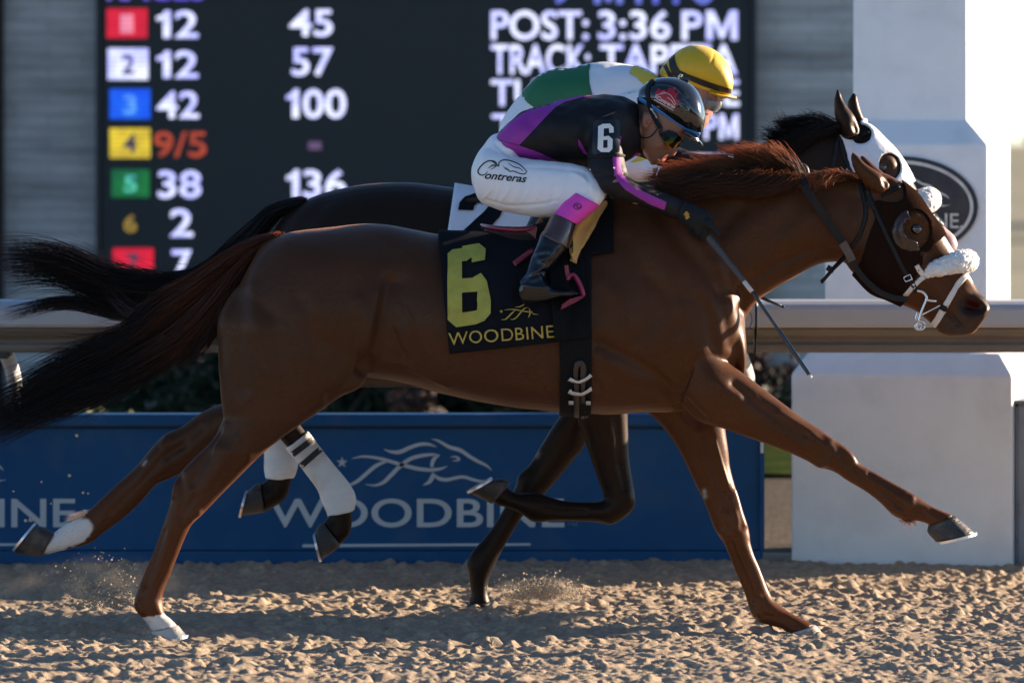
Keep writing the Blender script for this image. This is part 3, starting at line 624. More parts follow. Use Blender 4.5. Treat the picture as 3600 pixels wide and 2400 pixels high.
# ------------------------------------------------------------------ blue advertising board along the rail
YB = 3.4
def banner():
    x1 = WS('D', 1752, 0, YB).x; x0 = -3.4; zt = W(T('D', (0, 951)), YB).z; zf = W(T('D', (0, 978)), YB).z; zl = W(T('D', (0, 1262)), YB).z
    root = thing('advertising_board', 'long low blue advertising board with white horse emblem beside the track', 'advertising board', ((x0 + x1) / 2, YB, 0))
    mb_ = mat('blue_board', (0.013, 0.080, 0.205), 0.5, var=0.14, scale=2.5, spec=.15, dirt=(0.10, 0.11, 0.13, 0.22), dscale=5)
    mt_ = mat('board_rail', (0.05, 0.10, 0.20), 0.4); mdk = mat('board_shadow_gap', (0.008, 0.02, 0.05), 0.7)
    b = MB(); b.box(x0, x1 - 0.012, YB, YB + 0.10, zl, zf - 0.012); pn = b.build('panel', mb_, root)
    b = MB(); b.box(x0, x1, YB - 0.022, YB + 0.13, zf, zt, bev=0.006); b.build('top_rail', mb_, root)
    b = MB(); b.box(x0, x1, YB - 0.015, YB + 0.12, -0.04, zl - 0.004, bev=0.004); b.build('kick_rail', mb_, root)
    b = MB(); b.box(x1 - 0.012, x1 + 0.006, YB - 0.02, YB + 0.125, zl - 0.003, zf - 0.001); ep = b.build('end_post', mb_, root)
    b = MB(); b.box(x1 - 0.010, x1 + 0.002, YB - 0.024, YB - 0.0205, WS('C', 0, 480, YB).z, WS('C', 0, 415, YB).z); b.build('reflector', mat('white_tape', (0.75, 0.75, 0.72), 0.4), ep)
    b = MB(); b.box(x0 + 0.002, x1 - 0.014, YB + 0.004, YB + 0.09, zf - 0.011, zf - 0.001); b.build('seam', mdk, root)
    ml = mat('board_white', (0.50, 0.53, 0.56), 0.55, var=0.06)
    yl = YB - 0.004
    for off in (0, -3364):
        if off == 0: text_flat('WOODBINE', 'L', 90, 790, 2125, 590, yl, 'lettering', ml, pn, 0.012)
        else: text_flat('WOODBINE', 'L', 90 + off - 5, 790, 2125 + off - 5, 590, yl, 'lettering', ml, pn, 0.012)
        for pts, w in horse_logo():
            P = [(x + off, y) for x, y in stroke_poly(pts, w)]; flat_polys('L', [P], yl, 'emblem', ml, pn, 30)
        st = []
        for i in range(10):
            r = 40 if i % 2 == 0 else 16; a = math.radians(-90 + i * 36); st.append((593 + off + r * math.cos(a), 342 + r * math.sin(a)))
        flat_polys('L', [st], yl, 'star', ml, pn, 30)
        flat_polys('L', [[(320 + off, 905), (1892 + off, 898), (1892 + off, 914), (320 + off, 926)]], yl, 'underline', ml, pn, 60)
    text_flat('TM', 'L', 2140, 780, 2215, 755, yl, 'lettering', mat('board_faint', (0.10, 0.15, 0.22), 0.5), pn, 0.01)
banner()

# ------------------------------------------------------------------ running rail on curved posts
def rail():
    YR = 2.0; root = thing('running_rail', 'pale aluminium running rail on curved white posts beside the track', 'rail', (0, YR, 0))
    ma = mat('rail_aluminium', (0.40, 0.40, 0.41), 0.45, var=0.06, scale=3, metal=0.1, dirt=(0.35, 0.32, 0.28, 0.25), dscale=4)
    def z(d): return W(T('D', (0, d)), YR).z
    top = [(-0.165, z(749)), (-0.180, z(744)), (-0.180, z(708)), (-0.168, z(697)), (-0.13, z(690)), (-0.03, z(688)), (0.30, z(692)), (0.60, z(712)), (0.75, z(736)), (0.74, z(744)), (0.58, z(726)), (0.30, z(712)), (0.10, z(735)), (0.07, z(749))]
    low = [(-0.150, z(749.5)), (-0.148, z(756)), (-0.12, z(768)), (-0.085, z(776)), (-0.078, z(785)), (-0.088, z(787)), (-0.088, z(801)), (-0.075, z(808)), (0.03, z(808)), (0.045, z(800)), (0.06, z(749.5))]
    mu = mat('rail_underside_shade', (0.15, 0.135, 0.115), 0.5, var=.15, scale=5, dirt=(.08, .07, .06, .5), dscale=5)  # lower beam coloured darker to stand in for shade under the cover
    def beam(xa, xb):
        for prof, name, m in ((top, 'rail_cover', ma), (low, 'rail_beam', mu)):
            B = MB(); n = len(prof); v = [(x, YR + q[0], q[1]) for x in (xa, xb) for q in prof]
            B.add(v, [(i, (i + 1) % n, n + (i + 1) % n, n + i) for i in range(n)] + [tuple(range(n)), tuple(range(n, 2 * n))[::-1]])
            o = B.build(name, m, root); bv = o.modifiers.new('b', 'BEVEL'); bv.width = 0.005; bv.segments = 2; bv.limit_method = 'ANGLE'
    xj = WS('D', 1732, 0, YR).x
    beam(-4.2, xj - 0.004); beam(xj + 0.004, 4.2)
    mp_ = mat('post_white', (0.72, 0.72, 0.70), 0.4, var=0.05)
    for dx in (0, 1684):
        def pt(d, zz, y): q = WS('D', d + dx, 0, y); return (q.x, y, W(T('D', (0, zz)), y).z)
        B = MB(); B.tube(crom([pt(8, 800, YR + .05), pt(20, 826, YR + .3), pt(31, 862, YR + .8), pt(36, 900, YR + 1.3), pt(38, 935, YR + 1.6), pt(38, 1010, YR + 1.70), pt(38, 1160, YR + 1.72), (pt(38, 1160, YR + 1.72)[0], YR + 1.72, -0.05)], 5), 0.030, 14); po = B.build('post', mp_, root, True)
        c = pt(6, 793, YR); B = MB(); B.box(c[0] - .05, c[0] + .035, YR - .08, YR + .06, z(822), z(790), bev=.01); B.build('bracket', mat('bracket_dark', (0.03, 0.028, 0.026), 0.6), po)
rail()

bx = MB(); XB = WS('D', 2331, 0, 3.3).x; bx.box(XB, XB + 0.55, 3.25, 3.75, -0.02, W(T('D', (0, 926)), 3.3).z, bev=0.012)
gb = thing('utility_box', 'grey metal utility box beside the foot of the white pillar', 'box', (XB + 0.27, 3.5, 0))
bx.build('cabinet', mat('grey_box', (0.21, 0.24, 0.28), 0.6, var=0.12, dirt=(0.06, 0.06, 0.06, 0.5), dscale=9), gb)
b = MB(); b.box(XB - 0.01, XB + 0.56, 3.24, 3.76, W(T('D', (0, 926)), 3.3).z + 0.001, W(T('D', (0, 918)), 3.3).z, bev=0.006); b.build('lid', mat('box_lid', (0.15, 0.17, 0.2), 0.6), gb)
b = MB(); b.box(XB + 0.10, XB + 0.16, 3.235, 3.249, 0.40, 0.46, bev=0.004); b.build('latch', mat('box_latch', (0.08, 0.08, 0.08), 0.4, metal=0.8), gb)

# ------------------------------------------------------------------ shrubs along the foot of the wall
LEAF = {}
def leaf_mat(name, col):
    if name not in LEAF:
        m = mat(name, col, 0.7, var=0.4, scale=14); LEAF[name] = m
    return LEAF[name]
def shrub(cx, cy, rx, rz, n, m, label, seed, group='shrubs below the tote board', leaf=0.035, ry=None, twig=(0.05, 0.035, 0.02)):
    rg = np.random.default_rng(seed); root = thing('shrub', label, 'shrub', (cx, cy, 0), group); B = MB(); ry = ry or rx * 0.7
    cl = [(rg.uniform(-0.75, 0.75), rg.uniform(-0.75, 0.75), rg.uniform(0.25, 0.85), rg.uniform(0.25, 0.5)) for _ in range(14)]
    V = []; F = []
    for q in range(n):
        a, b_, c, r = cl[rg.integers(0, len(cl))]; d = rg.normal(0, 1, 3); d /= np.linalg.norm(d); d *= r * rg.random() ** 0.4
        p = np.array([cx + (a + d[0]) * rx, cy + (b_ + d[1]) * ry, max(0.02, (c + d[2] * 0.8) * rz)])
        u = rg.normal(0, 1, 3); u /= np.linalg.norm(u); w = np.cross(u, rg.normal(0, 1, 3)); w /= np.linalg.norm(w); s = leaf * rg.uniform(0.6, 1.4)
        k = len(V); V += [p - u * s, p + w * s * 0.45, p + u * s, p - w * s * 0.45]; F.append((k, k + 1, k + 2, k + 3))
    B.add(V, F); B.build('foliage', m, root)
    B = MB()
    for q in range(9):
        a, b_, c, r = cl[q]; B.tube([(cx + a * 0.1 * rx, cy + b_ * 0.1, -0.02), (cx + a * 0.5 * rx, cy + b_ * 0.5 * ry, c * 0.5 * rz), (cx + a * rx, cy + b_ * ry, c * rz)], [0.012, 0.008, 0.004], 5)
    B.build('stems', mat('twig', twig, 0.9), root)
dk = leaf_mat('leaf_dark', (0.010, 0.022, 0.010)); md_ = leaf_mat('leaf_mid', (0.018, 0.032, 0.012)); lt = leaf_mat('leaf_lime', (0.11, 0.12, 0.025)); br_ = leaf_mat('leaf_rust', (0.055, 0.026, 0.016))
def sx(d, y): return WS('D', d, 0, y).x
for i, (d, w, h, lab) in enumerate([(330, 0.42, 0.50, 'dark green shrub under the seven tile end of the tote board'), (450, 0.45, 0.56, 'dark green shrub just behind the chestnut horse tail'), (600, 0.48, 0.55, 'dark green shrub seen past the far hind leg'), (760, 0.48, 0.54, 'dark green shrub in front of the board below the black horse rump'),
        (920, 0.48, 0.55, 'dark green shrub seen below the chestnut flank'), (1080, 0.48, 0.52, 'dark green shrub below the chestnut belly'), (1240, 0.48, 0.55, 'dark green shrub seen just behind the girth'), (1400, 0.48, 0.54, 'dark green shrub hidden behind the girth and forelegs'), (1560, 0.45, 0.52, 'dark green shrub behind the chestnut chest'), (1700, 0.40, 0.42, 'dark green shrub nearest the white pillar')]):
    shrub(sx(d, 13.2), 13.2 + 0.2 * (i % 3), w, h, 2600, dk if i % 2 else md_, lab, 20 + i)
shrub(sx(215, 11.6), 11.6, 0.30, 0.20, 1500, lt, 'small sunny yellow green shrub behind the left end of the blue board', 51)
shrub(sx(960, 12.3), 12.3, 0.22, 0.30, 500, br_, 'small rusty flowered shrub among the green ones below the belly', 52, leaf=0.03)
shrub(sx(1345, 12.2), 12.2, 0.25, 0.26, 600, lt, 'small lime tinted shrub just right of the girth line', 53)
shrub(sx(1768, 13.0), 13.0, 0.22, 0.62, 900, br_, 'rust brown dried shrub in the gap left of the white pillar', 54)
shrub(sx(1800, 12.2), 12.2, 0.24, 0.30, 1500, md_, 'low green shrub in the gap beside the white pillar base', 55)
rk = MB(); ball(rk, (sx(262, 11.3), 11.3, 0.06), (0.16, 0.12, 0.10), 16); r_ = rk.build('pale_rock', mat('rock', (0.5, 0.42, 0.36), 0.9, bump=0.5, bscale=20), None, True); tag(r_, 'pale pinkish rock lying behind the blue board on the left', 'rock')
# trees far to the right behind the pillar
def tree(x, y, h, r, label, seed, m):
    rg = np.random.default_rng(seed); root = thing('tree', label, 'tree', (x, y, 0), 'trees beyond the track'); B = MB()
    B.tube([(x, y, -0.1), (x + 0.1, y, h * 0.35), (x, y + 0.1, h * 0.75)], [0.28, 0.2, 0.06], 10)
    for q in range(7):
        a = rg.uniform(0, 6.28); B.tube([(x, y, h * rg.uniform(0.3, 0.6)), (x + math.cos(a) * r * 0.4, y + math.sin(a) * r * 0.4, h * 0.65), (x + math.cos(a) * r * 0.8, y + math.sin(a) * r * 0.8, h * rg.uniform(0.65, 0.85))], [0.1, 0.06, 0.02], 6)
    B.build('trunk', mat('bark', (0.09, 0.07, 0.05), 0.9), root); V = []; F = []
    cl = [(rg.normal(0, 0.45), rg.normal(0, 0.45), rg.uniform(0.45, 0.95)) for _ in range(22)]
    for q in range(5000):
        a, b_, c = cl[rg.integers(0, 22)]; d = rg.normal(0, 0.17, 3); p = np.array([x + (a + d[0]) * r, y + (b_ + d[1]) * r, (c + d[2] * 0.6) * h]); u = rg.normal(0, 1, 3); u /= np.linalg.norm(u); w = np.cross(u, rg.normal(0, 1, 3)); w /= np.linalg.norm(w); k = len(V)
        V += [p - u * 0.13, p + w * 0.07, p + u * 0.13, p - w * 0.07]; F.append((k, k + 1, k + 2, k + 3))
    B = MB(); B.add(V, F); B.build('crown', m, root)
tree(10.6, 75.0, 2.2, 1.6, 'small bushy tree far beyond the track at the right edge', 61, leaf_mat('leaf_far', (0.10, 0.10, 0.04)))
tree(15.6, 90.0, 2.6, 2.0, 'taller tree far beyond the track further right', 62, leaf_mat('leaf_far', (0.10, 0.10, 0.04)))
# ================================================================== HORSES
def coat_mat(name, sheen=0.12, rough=0.40, tint=(1, 0.45, 0.2), spec=0.22):
    m = mat(name, (0, 0, 0), rough, var=0.10, scale=7, attr='Col', bump=0.05, bscale=190, stretch=(0.3, 1, 0.8), sheen=sheen, sheen_tint=tint, spec=spec, sheen_rough=0.35, spec_tint=(1, .72, .52))
    return m
M_coat = coat_mat('chestnut_coat'); M_coat2 = coat_mat('dark_bay_coat', 0.03, 0.42, (1, 0.6, 0.4), 0.22)
M_hair = mat('horse_hair', (0, 0, 0), 0.42, var=0.15, scale=20, attr='Col', spec=0.45, sheen=0.0); translucent(M_hair, 0.45, (3.0, 2.4, 2.0))
M_hoof = mat('hoof_horn', (0.028, 0.025, 0.023), 0.5, var=0.35, scale=14, bump=0.4, bscale=60, stretch=(1, 1, 5), dirt=(0.20, 0.15, 0.10, 0.6), dscale=14)
M_hoofp = mat('hoof_pale', (0.42, 0.40, 0.37), 0.5, var=0.2, scale=14, bump=0.3, bscale=60, dirt=(0.30, 0.23, 0.16, 0.5), dscale=14)
M_shoe = mat('shoe_aluminium', (0.75, 0.76, 0.78), 0.35, metal=0.9, dirt=(0.3, 0.24, 0.17, 0.5), dscale=20)
M_eye = mat('horse_eye', (0.008, 0.006, 0.005), 0.06, var=0.0, spec=0.8, coat=1.0)
M_leather = mat('black_leather', (0.010, 0.009, 0.009), 0.5, var=0.25, scale=25, bump=0.15, bscale=160, spec=0.25)
M_leather2 = mat('worn_leather', (0.020, 0.016, 0.014), 0.65, var=0.25, scale=25, bump=0.2, bscale=160, spec=.2)
M_steel = mat('bit_steel', (0.72, 0.72, 0.72), 0.22, metal=1.0, var=0.1)
M_fleece = mat('white_fleece', (0.80, 0.79, 0.76), 0.95, var=0.08, scale=40, bump=1.0, bscale=110, sheen=0.5)
M_wstrap = mat('white_strap', (0.66, 0.62, 0.57), 0.6, var=0.15, scale=30, dirt=(0.35, 0.25, 0.2, 0.4), dscale=16)

def hoof(s, rows, y, parent, m, name='hoof', shoe=True):
    B = MB(); loft(B, LO(s, rows, y), n=26, sub=4, k=2.3); o = B.build(name, m, parent, True)
    if shoe:
        B = MB(); r = rows[-1]; a = LO(s, [r], y)[0]; c = Vector(((a[0] + a[2]) / 2, a[5], (a[1] + a[3]) / 2)); u = Vector((a[0] - c.x, 0, a[1] - c.z)); pr = LO(s, [rows[-2]], y)[0]
        dn = Vector(((a[0] + a[2]) / 2 - (pr[0] + pr[2]) / 2, 0, (a[1] + a[3]) / 2 - (pr[1] + pr[3]) / 2)); dn = (dn - u * (dn.dot(u) / u.dot(u))).normalized()
        pts = []
        for i in range(25):
            q = math.radians(-140 + 280 * i / 24); pts.append(c + u * math.cos(q) * 0.97 + Vector((0, a[4] * math.sin(q) * 0.97, 0)) + dn * 0.004)
        B.strap(pts, [((p - c).normalized()) for p in pts], 0.02, 0.009); B.build('shoe', M_shoe, o)
    return o

# ---------- near horse: traced outline pairs
B = MB()
S_trunk = LO('A', [(560, 430, 430, 700, .06), (640, 300, 392, 900, .15), (760, 245, 480, 1100, .215), (900, 213, 700, 1200, .255), (1100, 190, 1000, 1215, .275), (1320, 168, 1250, 1225, .272), (1500, 180, 1450, 1243, .262), (1680, 212, 1650, 1275, .275), (1850, 240, 1850, 1335, .292)]) \
    + LO('D', [(1100, 540, 1105, 922, .300), (1200, 540, 1205, 938, .302), (1300, 512, 1300, 947, .292), (1400, 474, 1400, 951, .268), (1490, 455, 1490, 947, .245), (1570, 450, 1560, 945, .225), (1640, 480, 1612, 928, .205), (1688, 610, 1660, 870, .17), (1712, 745, 1697, 838, .10)])
loft(B, S_trunk, n=56, sub=6, k=2.15, egg=0.12)
loft(B, LO('N', [(200, 500, 760, 1500, .16), (330, 470, 1000, 1440, .165), (600, 400, 1195, 1330, .145), (850, 352, 1290, 1205, .122), (1100, 322, 1400, 1120, .105), (1350, 316, 1530, 1040, .092), (1560, 338, 1680, 955, .085), (1760, 345, 1800, 922, .083), (1930, 338, 1935, 930, .083), (2050, 345, 2060, 950, .07)]), n=44, sub=6, k=2.1, egg=0.28)
# chest point
loft(B, LO('N', [(1040, 1160, 900, 1500, .11), (1150, 1180, 1080, 1640, .135), (1205, 1330, 1190, 1740, .12), (1222, 1470, 1195, 1765, .085), (1222, 1560, 1180, 1745, .05)]), n=32, sub=5)
# head
loft(B, LO('H', [(400, 290, 230, 700, .055), (560, 240, 275, 945, .082), (700, 305, 365, 1060, .098), (830, 405, 480, 1178, .108), (930, 548, 605, 1233, .106), (1036, 702, 735, 1290, .088), (1115, 832, 815, 1325, .071), (1190, 950, 885, 1378, .060), (1255, 1052, 950, 1432, .054), (1322, 1165, 1000, 1480, .055), (1385, 1240, 1085, 1525, .060), (1414, 1310, 1190, 1526, .055), (1380, 1362, 1262, 1508, .045), (1345, 1400, 1310, 1478, .02)]), n=40, sub=6, k=2.35, egg=-0.05)
loft(B, LO('H', [(300, 700, 330, 960, .05), (430, 640, 430, 1095, .075), (560, 720, 560, 1190, .078), (680, 900, 690, 1235, .06), (760, 1080, 770, 1270, .035)]), n=30, sub=4)   # jowl
loft(B, LO('H', [(1150, 1440, 985, 1440, .03), (1280, 1430, 1000, 1490, .045), (1330, 1440, 1080, 1528, .042), (1300, 1490, 1180, 1527, .03)]), n=24, sub=4)   # lower lip
def ear(s, rows, y):
    loft(B, LO(s, rows, y), n=22, sub=5, k=2.0)
ear('E', [(900, 1190, 715, 1255, .035), (835, 1095, 600, 1175, .036), (742, 1012, 530, 1095, .032), (612, 930, 486, 1022, .025), (532, 848, 448, 925, .017), (462, 790, 440, 825, .007)], -.075)
ear('E', [(900, 1120, 740, 1190, .033), (800, 1020, 640, 1090, .033), (700, 935, 580, 1010, .028), (615, 865, 552, 925, .018), (562, 825, 541, 850, .007)], .07)
S_nf = [(140, 60, -20, 440, .085, .01), (245, 190, 90, 540, .095, .0), (360, 270, 245, 592, .082), (470, 355, 380, 640, .07), (590, 445, 510, 688, .061), (700, 530, 622, 733, .054), (790, 585, 720, 776, .049), (862, 638, 785, 815, .049), (932, 683, 832, 824, .048), (988, 728, 890, 846, .043), (1035, 790, 950, 886, .034), (1130, 851, 1060, 951, .029), (1232, 909, 1150, 1021, .030), (1322, 957, 1216, 1086, .037), (1375, 988, 1278, 1117, .038), (1435, 1028, 1358, 1124, .032), (1512, 1066, 1425, 1145, .036), (1572, 1090, 1435, 1168, .040)]
loft(B, LO('f', S_nf, -.135), n=30, sub=5)
S_ff = [(560, 180, 60, 180, .085), (578, 330, 222, 340, .075), (596, 450, 298, 450, .066), (607, 560, 353, 560, .058), (631, 660, 404, 665, .050), (655, 740, 445, 750, .046), (680, 825, 480, 835, .047), (706, 900, 508, 905, .048), (720, 965, 538, 960, .046), (722, 1000, 568, 1000, .042), (745, 1075, 605, 1080, .033), (774, 1140, 635, 1160, .029), (800, 1205, 668, 1240, .030), (828, 1275, 700, 1325, .035), (860, 1330, 724, 1405, .039), (902, 1367, 765, 1456, .038), (952, 1402, 842, 1482, .033), (1022, 1440, 908, 1500, .036), (1096, 1478, 940, 1530, .042)]
loft(B, LO('C', S_ff, .13), n=30, sub=5)
loft(B, LO('A', [(1180, 360, 640, 480, .05, .09), (1330, 600, 470, 600, .10, .035), (1400, 850, 345, 800, .128), (1402, 1060, 336, 980, .13), (1335, 1268, 342, 1150, .122), (1175, 1352, 355, 1330, .106), (1045, 1440, 372, 1478, .089)]) and
     [(*r[:5], r[5] - .135) for r in LO('A', [(1180, 360, 640, 480, .05, .09), (1330, 600, 470, 600, .10, .035), (1400, 850, 345, 800, .128), (1402, 1060, 336, 980, .13), (1335, 1268, 342, 1150, .122), (1175, 1352, 355, 1330, .106), (1045, 1440, 372, 1478, .089)])]
     + LO('B', [(1150, 245, 668, 215, .077), (1012, 345, 602, 340, .067), (882, 450, 502, 445, .058), (772, 560, 420, 525, .052), (682, 650, 372, 600, .048), (602, 735, 352, 690, .047), (540, 800, 330, 770, .046), (480, 855, 305, 845, .042), (440, 930, 275, 930, .036), (406, 1015, 240, 1025, .032), (376, 1090, 210, 1095, .031), (346, 1170, 180, 1165, .031), (316, 1240, 148, 1245, .034), (301, 1300, 122, 1325, .039), (308, 1365, 128, 1380, .039), (314, 1408, 180, 1440, .036), (346, 1432, 205, 1468, .036), (392, 1478, 232, 1515, .040)], -.14), n=34, sub=5)
loft(B, LO('d', [(1560, -160, 1640, 160, .12, -.02), (1440, -60, 1540, 170, .11), (1325, 20, 1425, 210, .088), (1205, 75, 1290, 305, .07), (1072, 165, 1180, 392, .057), (977, 205, 1080, 442, .052), (905, 275, 985, 484, .050), (830, 370, 920, 514, .042), (760, 440, 840, 602, .034), (680, 510, 760, 677, .031), (600, 590, 690, 737, .032), (530, 655, 620, 792, .036), (485, 690, 550, 847, .039), (430, 715, 490, 870, .037), (370, 750, 410, 890, .033), (312, 792, 335, 908, .036), (310, 800, 245, 932, .040)], .14), n=30, sub=5)
me_h = remesh(B, 0.0056)
smooth(me_h, 12, 0.55, -0.40)
